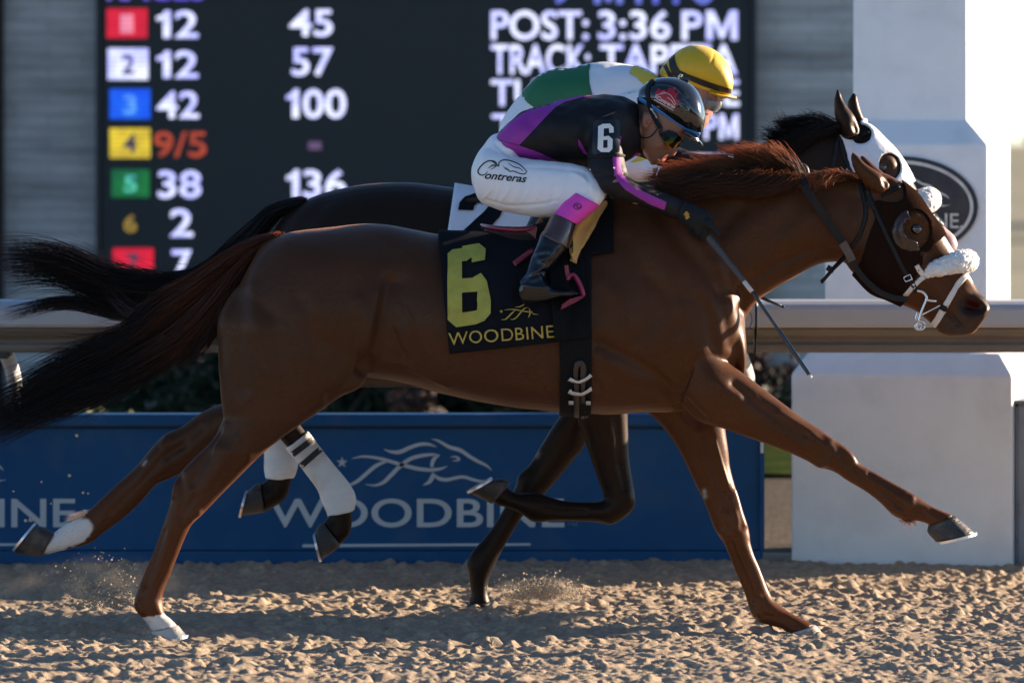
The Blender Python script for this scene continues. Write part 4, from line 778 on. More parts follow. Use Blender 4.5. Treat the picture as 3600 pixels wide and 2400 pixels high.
STROKES = [
    ('A', [(1500, 560), (1470, 760), (1440, 920), (1395, 1060), (1340, 1180)], 26, -.014, 'near'), ('A', [(1560, 560), (1560, 760), (1530, 960), (1600, 1080)], 34, -.010, 'near'),
    ('A', [(1420, 640), (1395, 800), (1370, 980)], 26, .008, 'near'), ('A', [(1100, 1370), (1220, 1270), (1330, 1120)], 22, -.009, 'near'),
    ('A', [(640, 320), (520, 480), (430, 700), (390, 900)], 18, -.004, 'near'), ('A', [(470, 700), (470, 1000), (500, 1300)], 30, -.008, 'near'), ('A', [(820, 330), (1000, 420), (1250, 430)], 60, .008, 'near'),
    ('A', [(1700, 600), (1650, 900), (1800, 1100)], 60, -.006, 'near'),
    ('N', [(620, 560), (760, 760), (940, 960), (1080, 1120)], 34, -.012, 'near'), ('N', [(1040, 1140), (1080, 1300), (1120, 1500)], 24, -.006, 'near'),
    ('N', [(1200, 1120), (1230, 1190), (1215, 1260)], 18, -.018, 'near'), ('N', [(1890, 860), (1650, 860), (1420, 960), (1240, 1080)], 30, -.012, 'near'), ('N', [(1500, 520), (1300, 640), (1100, 800)], 50, .008, 'near'),
    ('N', [(400, 780), (520, 1000), (560, 1250), (500, 1420)], 40, -.009, 'near'), ('N', [(760, 1250), (820, 1420), (900, 1540)], 40, .009, 'near'),
    ('C', [(-150, -150), (60, -40), (200, 60), (300, 170), (430, 300)], 26, -.016, 'near'), ('C', [(-60, 90), (100, 130), (230, 200)], 26, -.008, 'near'), ('C', [(330, -120), (470, 40), (640, 160)], 30, .006, 'near'),
    ('f', [(300, 330), (480, 470), (700, 620)], 18, -.006, 'near', (-9, 0)), ('f', [(560, 500), (720, 600), (830, 690)], 14, .005, 'near', (-9, 0)), ('f', [(840, 640), (870, 720), (850, 780)], 14, .004, 'near', (-9, 0)),
    ('f', [(930, 770), (1060, 890), (1200, 990), (1280, 1050)], 9, -.007, 'near', (-9, 0)), ('f', [(1330, 990), (1320, 1050)], 12, .004, 'near', (-9, 0)), ('f', [(1300, 1075), (1380, 1060), (1420, 1090)], 8, -.005, 'near', (-9, 0)),
    ('C', [(470, 400), (500, 560), (560, 700), (600, 800)], 16, -.008, 'near', (0, 9)), ('C', [(600, 760), (640, 860), (640, 920)], 12, .005, 'near', (0, 9)), ('C', [(610, 1000), (680, 1160), (740, 1330)], 9, -.007, 'near', (0, 9)), ('C', [(800, 1420), (900, 1440), (980, 1480)], 8, -.004, 'near', (0, 9)),
    ('B', [(640, 300), (560, 450), (480, 600)], 18, -.008, 'near', (-9, 0)), ('B', [(600, 380), (720, 420), (800, 420)], 26, .006, 'near', (-9, 0)), ('B', [(400, 560), (430, 700), (400, 800)], 14, -.006, 'near', (-9, 0)), ('B', [(470, 820), (520, 790)], 12, .005, 'near', (-9, 0)),
    ('B', [(300, 900), (250, 1060), (190, 1230)], 8, -.007, 'near', (-9, 0)), ('B', [(230, 1330), (250, 1390)], 10, .004, 'near', (-9, 0)),
    ('d', [(1080, 280), (980, 330), (900, 420)], 14, -.006, 'near', (0, 9)), ('d', [(880, 440), (760, 560), (640, 680)], 8, -.006, 'near', (0, 9)), ('d', [(1180, 180), (1060, 280), (1000, 350)], 18, -.005, 'near', (0, 9)),
    ('H', [(1225, 1262), (1290, 1240), (1345, 1260), (1370, 1310)], 12, .006, 'both'), ('H', [(1245, 1275), (1290, 1290), (1325, 1300)], 22, -.022, 'both'), ('H', [(1190, 1260), (1215, 1340), (1280, 1375), (1350, 1345)], 10, .005, 'both'), ('H', [(1080, 1340), (1140, 1400), (1190, 1470), (1290, 1460)], 8, -.006, 'both'),
    ('H', [(830, 900), (960, 1010), (1080, 1120)], 16, .005, 'both'), ('H', [(900, 830), (1000, 960), (1150, 1130)], 18, -.006, 'both'), ('H', [(770, 600), (850, 585), (910, 640)], 16, .010, 'both'), ('H', [(760, 730), (830, 760), (900, 730)], 14, -.004, 'both'),
    ('E', [(760, 1120), (640, 1040), (560, 960), (500, 890)], 22, .004, 'near', (-9, 0)), ('E', [(850, 1130), (880, 1170)], 20, -.012, 'near', (-9, 0)),
    # veins, ribs, tendons, bony points
    ('f', [(420, 400), (560, 520), (660, 600), (760, 690)], 5, .0028, 'near', (-9, 0)), ('f', [(520, 600), (620, 640), (700, 700)], 6, .003, 'near', (-9, 0)), ('f', [(870, 650), (940, 700), (990, 760)], 12, .004, 'near', (-9, 0)), ('f', [(800, 800), (830, 790)], 10, .006, 'near', (-9, 0)), ('f', [(1010, 860), (1110, 930), (1210, 1010)], 6, .004, 'near', (-9, 0)), ('f', [(1080, 850), (1180, 910), (1270, 960)], 7, -.004, 'near', (-9, 0)), ('f', [(1230, 1060), (1290, 1090)], 10, .005, 'near', (-9, 0)), ('f', [(1440, 1060), (1520, 1110)], 9, -.003, 'near', (-9, 0)),
    ('C', [(520, 420), (560, 560), (590, 660)], 6, .003, 'near', (0, 9)), ('C', [(640, 700), (660, 800), (690, 900)], 10, .004, 'near', (0, 9)), ('C', [(560, 940), (590, 960)], 10, .005, 'near', (0, 9)), ('C', [(650, 1050), (720, 1200), (780, 1320)], 6, .004, 'near', (0, 9)), ('C', [(760, 1400), (800, 1450)], 10, .005, 'near', (0, 9)),
    ('B', [(700, 240), (640, 340), (600, 470), (560, 580)], 5, .003, 'near', (-9, 0)), ('B', [(760, 330), (660, 480), (560, 640)], 16, .005, 'near', (-9, 0)), ('B', [(380, 600), (365, 680)], 12, .006, 'near', (-9, 0)), ('B', [(500, 690), (440, 780), (420, 860)], 9, -.005, 'near', (-9, 0)), ('B', [(340, 900), (300, 1060), (240, 1220)], 6, .004, 'near', (-9, 0)), ('B', [(150, 1330), (170, 1390)], 10, .005, 'near', (-9, 0)), ('B', [(260, 1340), (280, 1400)], 10, .003, 'near', (-9, 0)),
    ('d', [(985, 225), (960, 270)], 12, .005, 'near', (0, 9)), ('d', [(1000, 440), (930, 470)], 10, -.004, 'near', (0, 9)), ('d', [(840, 470), (720, 600), (600, 720)], 5, .004, 'near', (0, 9)),
    ('A', [(1560, 720), (1640, 800), (1700, 960), (1780, 1080)], 7, .003, 'near'), ('A', [(1500, 1120), (1620, 1150), (1780, 1230), (1900, 1290)], 7, .003, 'near'), ('A', [(1520, 900), (1560, 1010), (1600, 1090)], 8, -.005, 'near'), ('A', [(1300, 700), (1350, 860), (1340, 1010)], 30, .007, 'near'), ('A', [(1480, 300), (1560, 420), (1600, 560)], 36, -.005, 'near'),
    ('A', [(900, 700), (1000, 950), (980, 1250)], 26, -.004, 'near'), ('A', [(700, 800), (760, 1050), (800, 1300)], 24, -.0045, 'near'), ('A', [(560, 600), (600, 900), (660, 1200)], 24, .004, 'near'),
    ('C', [(-420, -60), (-380, 60), (-330, 150)], 16, -.003, 'near'), ('C', [(-330, -80), (-290, 40), (-240, 140)], 16, -.003, 'near'), ('C', [(-240, -90), (-200, 20), (-150, 120)], 16, -.003, 'near'), ('C', [(-120, -60), (0, 30), (140, 90), (250, 190)], 6, .003, 'near'),
    ('N', [(240, 1060), (360, 1200), (420, 1400)], 30, .006, 'near'), ('N', [(560, 1000), (700, 1180), (760, 1380)], 26, -.006, 'near'), ('N', [(880, 1180), (960, 1320), (1000, 1500)], 22, -.005, 'near'), ('N', [(1640, 900), (1460, 980), (1320, 1080)], 7, .003, 'near'), ('N', [(1800, 560), (1660, 620), (1500, 760)], 40, .006, 'near'), ('N', [(1180, 560), (1060, 700), (1000, 860)], 30, -.005, 'near'), ('N', [(1960, 480), (1930, 620), (1960, 760)], 24, -.007, 'near'),
    ('H', [(880, 1080), (980, 1150), (1060, 1260)], 7, .003, 'both'), ('H', [(940, 1080), (1000, 1080), (1060, 1120)], 10, -.004, 'both'), ('H', [(1090, 1350), (1150, 1420), (1185, 1480)], 5, -.006, 'both'), ('H', [(1330, 1400), (1240, 1440), (1120, 1440)], 6, -.006, 'both'), ('H', [(1150, 1130), (1230, 1200)], 16, .005, 'both'), ('H', [(640, 1150), (700, 1200), (780, 1240)], 14, -.005, 'both'),
]
sculpt(me_h, [(*q[:3], q[3] * 1.45, *q[4:]) for q in STROKES])
co = get_co(me_h); no = get_no(me_h); n1 = vnoise(co[:, 0] * 9 + 3, co[:, 2] * 9 + co[:, 1] * 7, 2) - 0.5; n2 = vnoise(co[:, 0] * 23, co[:, 2] * 23 + co[:, 1] * 11, 3) - 0.5
set_co(me_h, co + no * (n1 * 0.004 + n2 * 0.0008)[:, None]); smooth(me_h, 2, 0.5, 0)
co = get_co(me_h); px = to_px(co)
def reg(s, pts): return inside(px, TT(s, pts)).astype(float)
WHT = (0.62, 0.59, 0.55)
nearleg = (co[:, 1] < 0).astype(float)
jag = 8 * (vnoise(co[:, 0] * 60, co[:, 2] * 60, 5) - .5)
hsock = sm(-seg_dist(px, TT('d', [(150, 850), (330, 850), (480, 770)])) + jag * 2, -46, -36) * (co[:, 1] > 0)
past = reg('B', [(100, 1440), (330, 1405), (500, 1500), (470, 1640), (150, 1640)]) * nearleg
blaze = reg('H', [(1020, 730), (1060, 752), (1130, 860), (1110, 900), (1050, 800)]) + reg('H', [(1230, 1020), (1300, 1040), (1420, 1230), (1380, 1230), (1300, 1120), (1235, 1075)]) + reg('H', [(1110, 830), (1250, 980), (1235, 1080), (1120, 920)])
muzz = sm(-seg_dist(px, TT('H', [(1290, 1300), (1220, 1420), (1100, 1470)])), -62, -20) * 0.85
nost = np.exp(-((px[:, 0] - T('H', (1280, 1284))[0]) / 24) ** 4 - ((px[:, 1] - T('H', (1280, 1284))[1]) / 19) ** 4)
nring = np.exp(-(np.hypot((px[:, 0] - T('H', (1285, 1290))[0]) / 46, (px[:, 1] - T('H', (1285, 1290))[1]) / 36) - .85) ** 2 / .12)
spot = np.maximum(np.exp(-(seg_dist(px, TT('C', [(455, 700), (460, 735)])) / 7) ** 2) * (co[:, 1] > 0) , np.exp(-(seg_dist(px, TT('d', [(845, 392), (862, 370)])) / 5) ** 2) * (co[:, 1] > 0))
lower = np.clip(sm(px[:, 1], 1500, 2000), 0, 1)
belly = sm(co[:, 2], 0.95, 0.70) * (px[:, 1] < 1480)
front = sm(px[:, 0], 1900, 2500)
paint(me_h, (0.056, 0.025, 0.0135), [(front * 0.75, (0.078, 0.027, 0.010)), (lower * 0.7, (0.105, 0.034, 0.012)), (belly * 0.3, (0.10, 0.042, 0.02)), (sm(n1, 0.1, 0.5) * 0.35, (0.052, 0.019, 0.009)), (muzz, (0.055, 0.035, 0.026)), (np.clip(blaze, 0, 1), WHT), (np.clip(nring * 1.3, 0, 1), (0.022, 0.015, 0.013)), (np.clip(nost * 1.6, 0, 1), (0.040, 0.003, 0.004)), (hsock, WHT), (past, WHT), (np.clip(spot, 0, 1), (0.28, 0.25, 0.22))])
horse = thing('racehorse', 'galloping chestnut racehorse with black number 6 cloth nearest the camera', 'horse', (0.2, 0, 0))
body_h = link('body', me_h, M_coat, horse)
M_fur = mat('short_coat', (0, 0, 0), 0.45, var=0.05, attr='Col', spec=0.25, spec_tint=(1, .7, .5)); translucent(M_fur, 0.22, (1.6, 1.25, 1.0))
short_hair(me_h, 300000, 0.0070, 0.0006, (-.8, 0, -.55), 'coat_hair', M_fur, horse, 41)
hoof('f', [(1580, 1092, 1424, 1152, .046), (1640, 1142, 1422, 1190, .054), (1693, 1190, 1468, 1244, .062)], -.135, horse, M_hoof)
hoof('C', [(1100, 1478, 938, 1526, .046), (1122, 1502, 946, 1548, .054), (1142, 1528, 960, 1572, .060)], .13, horse, M_hoofp)
hoof('B', [(394, 1476, 230, 1515, .044), (418, 1504, 246, 1545, .052), (444, 1534, 262, 1572, .060)], -.14, horse, M_hoofp)
hoof('d', [(322, 795, 246, 932, .044), (262, 760, 168, 928, .054), (206, 752, 80, 908, .062)], .14, horse, M_hoof)
def eyeball(s, p, y_guess, r, parent, body, push=-0.004):
    t = bvh(body); c = cast(t, T(s, p), off=push)
    if c is None: c = WS(s, p[0], p[1], y_guess)
    B = MB(); ball(B, c, r, 24); return B.build('eye', M_eye, parent, True), c
eyeball('H', (832, 684), -.1, (0.021, 0.016, 0.019), horse, me_h)
TR_h = bvh(me_h)
CH1, CH2 = np.array([0.085, 0.030, 0.013]), np.array([0.020, 0.011, 0.008])
# tail: dock plus long hair
tg = [GP('c', [(1925, 145), (1850, 162), (1740, 192), (1500, 330), (1300, 470), (1080, 590), (860, 820), (640, 920), (400, 1030), (150, 1170), (-120, 1300)], .00),
      GP('c', [(1915, 155), (1845, 178), (1735, 210), (1520, 370), (1320, 520), (1130, 650), (900, 850), (660, 970), (400, 1110), (120, 1270), (-160, 1400)], -.03),
      GP('c', [(1900, 168), (1835, 198), (1730, 240), (1540, 420), (1360, 590), (1150, 780), (900, 930), (680, 1060), (400, 1200), (120, 1340), (-180, 1480)], .03),
      GP('c', [(1890, 170), (1820, 205), (1725, 270), (1570, 450), (1420, 640), (1200, 860), (960, 1010), (700, 1150), (400, 1300), (120, 1420), (-160, 1560)], -.02),
      GP('c', [(1870, 190), (1800, 230), (1720, 300), (1590, 500), (1480, 680), (1280, 920), (1040, 1080), (780, 1220), (500, 1330), (230, 1410), (-60, 1560)], .02)]
strands(tg, 2100, 0.0018, 0.025, 'tail', M_hair, horse, m=22, root=0.008, lens=(0.66, 1.06), cols=(CH1 * 1.25, np.array([0.010, 0.008, 0.008]), 0.34, 0.68), wave=0.016, seed=11, clump=240)
t2 = [GP('c', [(1690, 330), (1600, 480), (1540, 620), (1480, 760), (1380, 900), (1280, 1000), (1150, 1080)], .0), GP('c', [(1680, 360), (1590, 520), (1500, 700), (1400, 850), (1280, 980), (1180, 1090), (1080, 1150)], .02)]
strands(t2, 320, 0.0018, 0.02, 'tail', M_hair, horse, m=18, root=0.010, lens=(0.5, 0.95), cols=(CH1, CH1 * 0.7, 0.3, 0.8), seed=12)
t3 = [GP('c', [(1300, 480), (1180, 570), (1080, 640), (960, 670), (880, 640), (800, 560), (730, 450)], -.02), GP('c', [(1250, 520), (1120, 620), (1020, 690), (930, 715), (850, 690), (780, 600), (720, 520)], .0)]
strands(t3, 70, 0.0012, 0.012, 'tail', M_hair, horse, m=16, root=0.012, lens=(0.6, 1.0), cols=(CH1 * .8, CH1 * 0.5, 0.3, 0.8), seed=13)
t4 = [GP('c', [(1000, 720), (850, 770), (700, 790), (550, 780), (400, 770)], .0), GP('c', [(980, 800), (800, 850), (650, 900), (480, 930), (330, 930)], .0), GP('c', [(800, 950), (620, 960), (450, 990), (300, 1000), (150, 1010)], .02)]
strands(t4, 90, 0.0012, 0.03, 'tail', M_hair, horse, m=14, root=0.02, lens=(0.5, 1.0), cols=(CH1, CH1 * 0.6, 0.3, 0.8), seed=14)
# mane streaming up and back
mg = [GP('N', [(1600, 350), (1580, 300), (1530, 220), (1480, 150), (1435, 100)], .01, -.02), GP('N', [(1540, 360), (1500, 290), (1430, 220), (1350, 150), (1280, 110)], .01, -.02), GP('N', [(1450, 365), (1390, 300), (1300, 240), (1190, 180), (1060, 150)], .01, -.02),
      GP('N', [(1340, 370), (1260, 320), (1160, 270), (1060, 235), (960, 210)], .01, -.02), GP('N', [(1220, 375), (1130, 330), (1030, 295), (930, 275), (840, 260)], .01, -.03), GP('N', [(1120, 380), (1010, 345), (900, 320), (780, 305), (660, 310)], .01, -.04), GP('N', [(1000, 400), (880, 370), (760, 350), (640, 340), (520, 345)], .01, -.05)]
CM1, CM2 = np.array([0.100, 0.042, 0.018]), np.array([0.30, 0.150, 0.068])
strands(mg, 2300, 0.0013, 0.022, 'mane', M_hair, horse, m=12, root=0.012, lens=(0.7, 1.15), cols=(CM1, CM2, 0.3, 1.0), wave=0.007, seed=21, clump=70)
mg2 = [GP('N', [(1560, 345), (1450, 420), (1330, 430), (1180, 400), (1040, 390)], -.085, -.12), GP('N', [(1400, 325), (1280, 400), (1150, 420), (1000, 410), (860, 400)], -.09, -.13), GP('N', [(1240, 320), (1100, 390), (950, 410), (800, 420), (660, 420)], -.10, -.15), GP('N', [(1080, 325), (950, 390), (820, 420), (700, 430), (560, 400)], -.11, -.16), GP('N', [(900, 340), (780, 400), (680, 420), (580, 400), (480, 380)], -.11, -.16)]
strands(mg2, 2200, 0.0017, 0.018, 'mane', M_hair, horse, m=12, root=0.016, lens=(0.5, 1.0), cols=(CM1 * 0.75, CM1, 0.3, 1.0), wave=0.006, seed=22, clump=50)
mg3 = [GP('N', [(1990, 345), (1940, 320), (1880, 320), (1820, 330), (1770, 370)], -.02, -.06), GP('N', [(1900, 345), (1830, 325), (1760, 330), (1720, 370), (1700, 440)], -.02, -.08), GP('N', [(1800, 345), (1740, 330), (1680, 345), (1650, 380), (1640, 430)], -.02, -.08), GP('N', [(1720, 345), (1680, 330), (1640, 340), (1600, 360), (1570, 400)], -.02, -.07)]
strands(mg3, 700, 0.0013, 0.012, 'mane', M_hair, horse, m=11, root=0.010, lens=(0.4, 1.0), cols=(CM1, CM2 * 1.2, 0.2, 1.0), seed=23, clump=30)
strands([GP('f', [(1270, 1100), (1300, 1125), (1325, 1150)], -.135), GP('f', [(1310, 1115), (1345, 1128), (1365, 1125)], -.135)], 60, 0.0011, 0.008, 'fetlock_hair', M_hair, horse, m=6, root=0.008, cols=(CM1, CM2, 0, 1), seed=24)
strands([GP('d', [(545, 680), (480, 690), (430, 710)], .14), GP('d', [(500, 690), (430, 715), (380, 745)], .14)], 120, 0.0013, 0.01, 'fetlock_hair', M_hair, horse, m=6, root=0.010, cols=(np.array(WHT), np.array(WHT) * 1.1, 0, 1), seed=25)

# ---------- far horse
YF = 1.11
B = MB()
loft(B, LO('D', [(604, 600, 590, 760, .06), (622, 540, 612, 860, .15), (660, 490, 700, 880, .215), (726, 448, 780, 888, .255), (820, 426, 880, 890, .27), (920, 418, 960, 892, .268), (1030, 430, 1050, 895, .27), (1120, 445, 1130, 903, .28), (1220, 455, 1220, 912, .285), (1320, 440, 1310, 918, .28), (1400, 428, 1390, 920, .26), (1480, 425, 1480, 918, .235), (1560, 425, 1540, 910, .21), (1630, 460, 1600, 880, .18), (1680, 560, 1650, 800, .12), (1700, 660, 1690, 740, .06)], YF), n=44, sub=5, k=2.15, egg=0.12)
loft(B, LO('D', [(1440, 440, 1690, 760, .16), (1570, 420, 1740, 690, .14), (1650, 392, 1790, 650, .115), (1722, 347, 1840, 610, .10), (1790, 308, 1890, 570, .09), (1860, 284, 1940, 530, .085), (1925, 279, 1975, 500, .085), (1962, 284, 2010, 480, .07)], YF), n=36, sub=5, k=2.1, egg=0.25)
loft(B, LO('D', [(1962, 277, 1930, 420, .06), (2000, 291, 1925, 480, .09), (2030, 321, 1945, 520, .105), (2057, 349, 1975, 545, .105), (2085, 391, 2010, 560, .088), (2110, 441, 2050, 570, .07), (2140, 490, 2085, 585, .057), (2168, 520, 2110, 605, .052), (2192, 542, 2135, 612, .05), (2200, 565, 2165, 610, .035)], YF), n=36, sub=5, k=2.3)
ear('E', [(560, 600, 385, 650, .035), (522, 490, 310, 525, .036), (482, 390, 270, 432, .032), (402, 285, 254, 325, .026), (350, 200, 255, 222, .019), (322, 110, 284, 108, .007)], YF - .07)
ear('E', [(610, 500, 500, 520, .03), (595, 440, 480, 480, .032), (545, 320, 420, 385, .028), (518, 215, 402, 262, .021), (500, 145, 462, 145, .007)], YF + .07)
loft(B, LO('F', [(1180, -160, 740, -160, .09), (1090, 0, 830, 0, .085), (1000, 240, 690, 240, .068), (950, 360, 612, 375, .058), (862, 465, 540, 490, .052), (770, 580, 462, 570, .049), (662, 700, 440, 650, .047), (592, 770, 400, 730, .042), (502, 862, 340, 832, .033), (432, 965, 270, 952, .030), (372, 1065, 198, 1042, .031), (322, 1160, 118, 1130, .037), (282, 1250, 84, 1212, .039), (252, 1320, 98, 1282, .035), (238, 1390, 108, 1372, .032), (242, 1450, 118, 1452, .034), (260, 1500, 98, 1502, .042)], YF + .13), n=28, sub=5)
loft(B, LO('F', [(1330, -180, 880, -200, .09), (1280, 0, 870, 0, .085), (1268, 130, 898, 170, .075), (1272, 280, 943, 290, .065), (1283, 420, 994, 440, .056), (1296, 550, 1040, 570, .05), (1318, 680, 1085, 690, .048), (1326, 770, 1092, 738, .047), (1294, 832, 1077, 750, .047), (1222, 892, 1060, 757, .045), (1140, 930, 1040, 758, .042), (1050, 912, 1000, 757, .038), (930, 905, 900, 756, .032), (800, 901, 790, 746, .031), (700, 901, 700, 722, .034), (580, 907, 600, 688, .039), (510, 862, 530, 692, .037), (430, 816, 460, 697, .033), (350, 792, 390, 667, .034), (280, 776, 372, 632, .040)], YF - .13), n=28, sub=5)
loft(B, LO('D', [(880, 560, 640, 600, .12), (870, 760, 616, 760, .12), (800, 880, 600, 850, .09), (720, 930, 585, 890, .065)], YF - .13) + LO('B', [(985, 60, 800, 130, .045), (1068, 150, 925, 235, .04), (1160, 275, 1050, 370, .035), (1250, 390, 1132, 460, .032), (1340, 500, 1192, 545, .032), (1428, 610, 1256, 635, .035), (1468, 690, 1287, 720, .039), (1462, 760, 1325, 805, .038), (1462, 850, 1308, 815, .036), (1440, 930, 1293, 835, .037), (1388, 985, 1283, 845, .042)], YF - .13), n=28, sub=5)
loft(B, LO('D', [(860, 560, 640, 600, .11), (840, 760, 610, 760, .11), (760, 880, 585, 850, .085), (680, 925, 565, 880, .06)], YF + .13) + LO('B', [(900, 130, 760, 170, .045), (965, 210, 850, 260, .036), (1040, 310, 920, 335, .034), (1090, 400, 936, 425, .034), (1113, 490, 934, 515, .039), (1092, 565, 942, 580, .037), (1075, 640, 918, 600, .037), (1040, 712, 908, 608, .038), (927, 782, 900, 608, .043)], YF + .13), n=28, sub=5)
me_f = remesh(B, 0.0075); smooth(me_f, 8, 0.55, -0.40)
sculpt(me_f, [('F', [(1215, 500), (1230, 580), (1250, 660)], 10, -.007, 'near', (0, YF)), ('F', [(1180, 150), (1200, 300), (1205, 480)], 16, -.006, 'near', (0, YF)), ('F', [(960, 830), (780, 830), (660, 810)], 9, -.006, 'near', (0, YF)), ('F', [(1260, 640), (1280, 740)], 12, .005, 'near', (0, YF)),
              ('D', [(740, 470), (700, 520), (680, 600)], 30, -.006, 'near'), ('E', [(420, 560), (380, 440), (330, 320)], 18, .004, 'near'), ('E', [(510, 530), (560, 600)], 22, -.014, 'near'), ('E', [(800, 900), (860, 880), (900, 940)], 16, .008, 'both')])
co = get_co(me_f); no = get_no(me_f); n1 = vnoise(co[:, 0] * 9 + 1, co[:, 2] * 9 + co[:, 1] * 7, 6) - 0.5
set_co(me_f, co + no * (n1 * 0.004)[:, None]); co = get_co(me_f); px = to_px(co)
fr_ = sm(px[:, 0], 3060, 3200) * (px[:, 1] < 900)
legs = sm(px[:, 1], 1500, 1800)
face = reg('H', [(760, 300), (860, 380), (1010, 640), (1160, 720), (1160, 860), (1000, 800), (700, 500)])
paint(me_f, (0.017, 0.0105, 0.008), [(legs * 0.8, (0.006, 0.005, 0.005)), (face * 0.8, (0.075, 0.030, 0.016)), (reg('H', [(1040, 650), (1180, 650), (1180, 860), (1110, 850)]), (0.55, 0.36, 0.34)), (reg('E', [(720, 830), (860, 820), (980, 900), (980, 1100), (780, 1000)]) * 0.7, (0.07, 0.032, 0.018)),
    (np.exp(-(seg_dist(px, TT('F', [(600, 425), (612, 405)])) / 8) ** 2) * (co[:, 1] > YF), (0.20, 0.15, 0.12))])
horse2 = thing('racehorse', 'dark bay racehorse in white hood galloping on the far side by the rail', 'horse', (0.2, YF, 0))
body_f = link('body', me_f, M_coat2, horse2)
M_fur2 = mat('short_dark_coat', (0, 0, 0), 0.5, var=0.05, attr='Col', spec=0.10)
short_hair(me_f, 120000, 0.0070, 0.0008, (-.8, 0, -.55), 'coat_hair', M_fur2, horse2, 42)
hoof('F', [(264, 1498, 96, 1502, .046), (274, 1522, 84, 1526, .054), (284, 1552, 72, 1556, .060)], YF + .13, horse2, M_hoof)
hoof('F', [(268, 774, 408, 622, .046), (196, 738, 356, 588, .055), (106, 692, 286, 590, .060)], YF - .13, horse2, M_hoof)
hoof('B', [(1390, 985, 1284, 842, .046), (1338, 1030, 1250, 866, .054), (1272, 1072, 1232, 905, .058)], YF - .13, horse2, M_hoof)
hoof('B', [(927, 784, 900, 606, .046), (850, 796, 868, 612, .054), (782, 806, 822, 650, .058)], YF + .13, horse2, M_hoof)
eyeball('E', (792, 968), YF - .1, (0.016, 0.013, 0.014), horse2, me_f)
M_band = mat('white_bandage', (0.72, 0.70, 0.66), 0.85, var=0.08, scale=10, bump=0.35, bscale=22, stretch=(1, 1, 2.5), dirt=(0.38, 0.28, 0.17, 0.55), dscale=9)
M_bandk = mat('black_tape', (0.012, 0.012, 0.013), 0.6)
def cover(s, poly, lo, hi, extra=None):
    P = TT(s, poly)
    def f(co, px, no):
        m = inside(px, P) & (co[:, 1] > lo) & (co[:, 1] < hi)
        return m if extra is None else m & extra(co, px, no)
    return f
legR = [(1000, 430), (1185, 285), (1260, 350), (1560, 640), (1500, 760), (1420, 795), (1310, 815), (1200, 700)]
bd = shell(me_f, cover('B', legR, YF - .22, YF - .02), .007, 'bandage', M_band, horse2, .003, 10)
for pl in ([(1080, 432), (1190, 335), (1215, 362), (1105, 462)], [(1135, 505), (1240, 395), (1265, 422), (1160, 535)]):
    decal('B', [[(pl[0][0] - 30, pl[0][1] + 6), pl[1], (pl[1][0] + 40, pl[1][1] - 25), (pl[2][0] + 40, pl[2][1] - 25), pl[2], (pl[3][0] - 30, pl[3][1] + 6)]], bvh(bd), .004, 'tape_stripe', M_bandk, bd, 8)
shell(me_f, cover('B', [(880, 300), (1060, 300), (1140, 400), (1150, 545), (1100, 575), (1010, 592), (935, 582), (900, 500)], YF + .02, YF + .22), .007, 'bandage', M_band, horse2, .003, 10)
TR_f = bvh(me_f)
CB1, CB2 = np.array([0.012, 0.008, 0.007]), np.array([0.022, 0.013, 0.010])
fg = [GP('c', [(2080, -92), (2000, -78), (1900, -52), (1780, 60), (1600, 210), (1420, 380), (1180, 450), (950, 430), (760, 390), (580, 300), (400, 240), (180, 225), (-40, 235)], YF), GP('c', [(2070, -84), (1990, -60), (1890, -25), (1760, 120), (1600, 270), (1420, 420), (1200, 500), (960, 500), (740, 450), (560, 370), (380, 310), (180, 280), (-20, 290)], YF - .03),
      GP('c', [(2060, -90), (1970, -50), (1880, 0), (1740, 170), (1600, 320), (1420, 470), (1200, 550), (980, 560), (740, 510), (560, 440), (380, 380), (180, 370), (-20, 390)], YF + .03), GP('c', [(2040, -60), (1950, -20), (1870, 40), (1740, 210), (1600, 360), (1420, 520), (1200, 610), (980, 640), (800, 640), (640, 560), (480, 480), (260, 470), (60, 500)], YF)]
strands(fg, 2000, 0.0020, 0.027, 'tail', M_hair, horse2, m=22, root=0.010, lens=(0.6, 1.06), cols=(CB1, CB2, 0.5, 1.0), wave=0.018, seed=31, clump=220)
fg2 = [GP('c', [(1100, 600), (900, 680), (700, 640), (560, 600), (380, 600), (220, 640), (60, 690), (-40, 680)], YF), GP('c', [(1100, 630), (900, 710), (720, 680), (540, 640), (380, 630), (220, 660), (100, 690), (0, 745)], YF + .02)]
strands(fg2, 260, 0.0016, 0.012, 'tail', M_hair, horse2, m=18, root=0.014, lens=(0.6, 1.0), cols=(CB1, CB2, 0.5, 1.0), seed=32)
fm = [GP('N', [(2180, 20), (2060, 5), (1960, 0), (1900, 0), (1860, 5)], YF, YF - .03), GP('P', [(540, 690), (480, 665), (420, 655), (360, 660), (310, 665)], YF, YF - .03), GP('P', [(460, 700), (400, 670), (340, 665), (280, 680), (230, 660)], YF, YF - .03), GP('P', [(380, 715), (330, 690), (280, 680), (220, 688), (180, 690)], YF, YF - .03), GP('P', [(300, 745), (250, 720), (220, 680), (225, 630), (205, 590)], YF, YF - .03), GP('P', [(240, 790), (190, 760), (150, 760), (110, 775), (80, 800)], YF, YF - .03)]
strands(fm[1:], 900, 0.0016, 0.014, 'mane', M_hair, horse2, m=11, root=0.012, lens=(0.35, 1.0), cols=(CB1, CB2, 0.3, 1.0), seed=33, clump=36)
strands([GP('P', [(530, 690), (450, 720), (350, 760), (260, 830), (200, 900)], YF - .07), GP('P', [(420, 700), (330, 760), (230, 840), (160, 900), (100, 950)], YF - .09)], 900, 0.0018, 0.016, 'mane', M_hair, horse2, m=11, root=0.014, lens=(0.4, 0.9), cols=(CB1, CB1, 0.3, 1.0), seed=34)
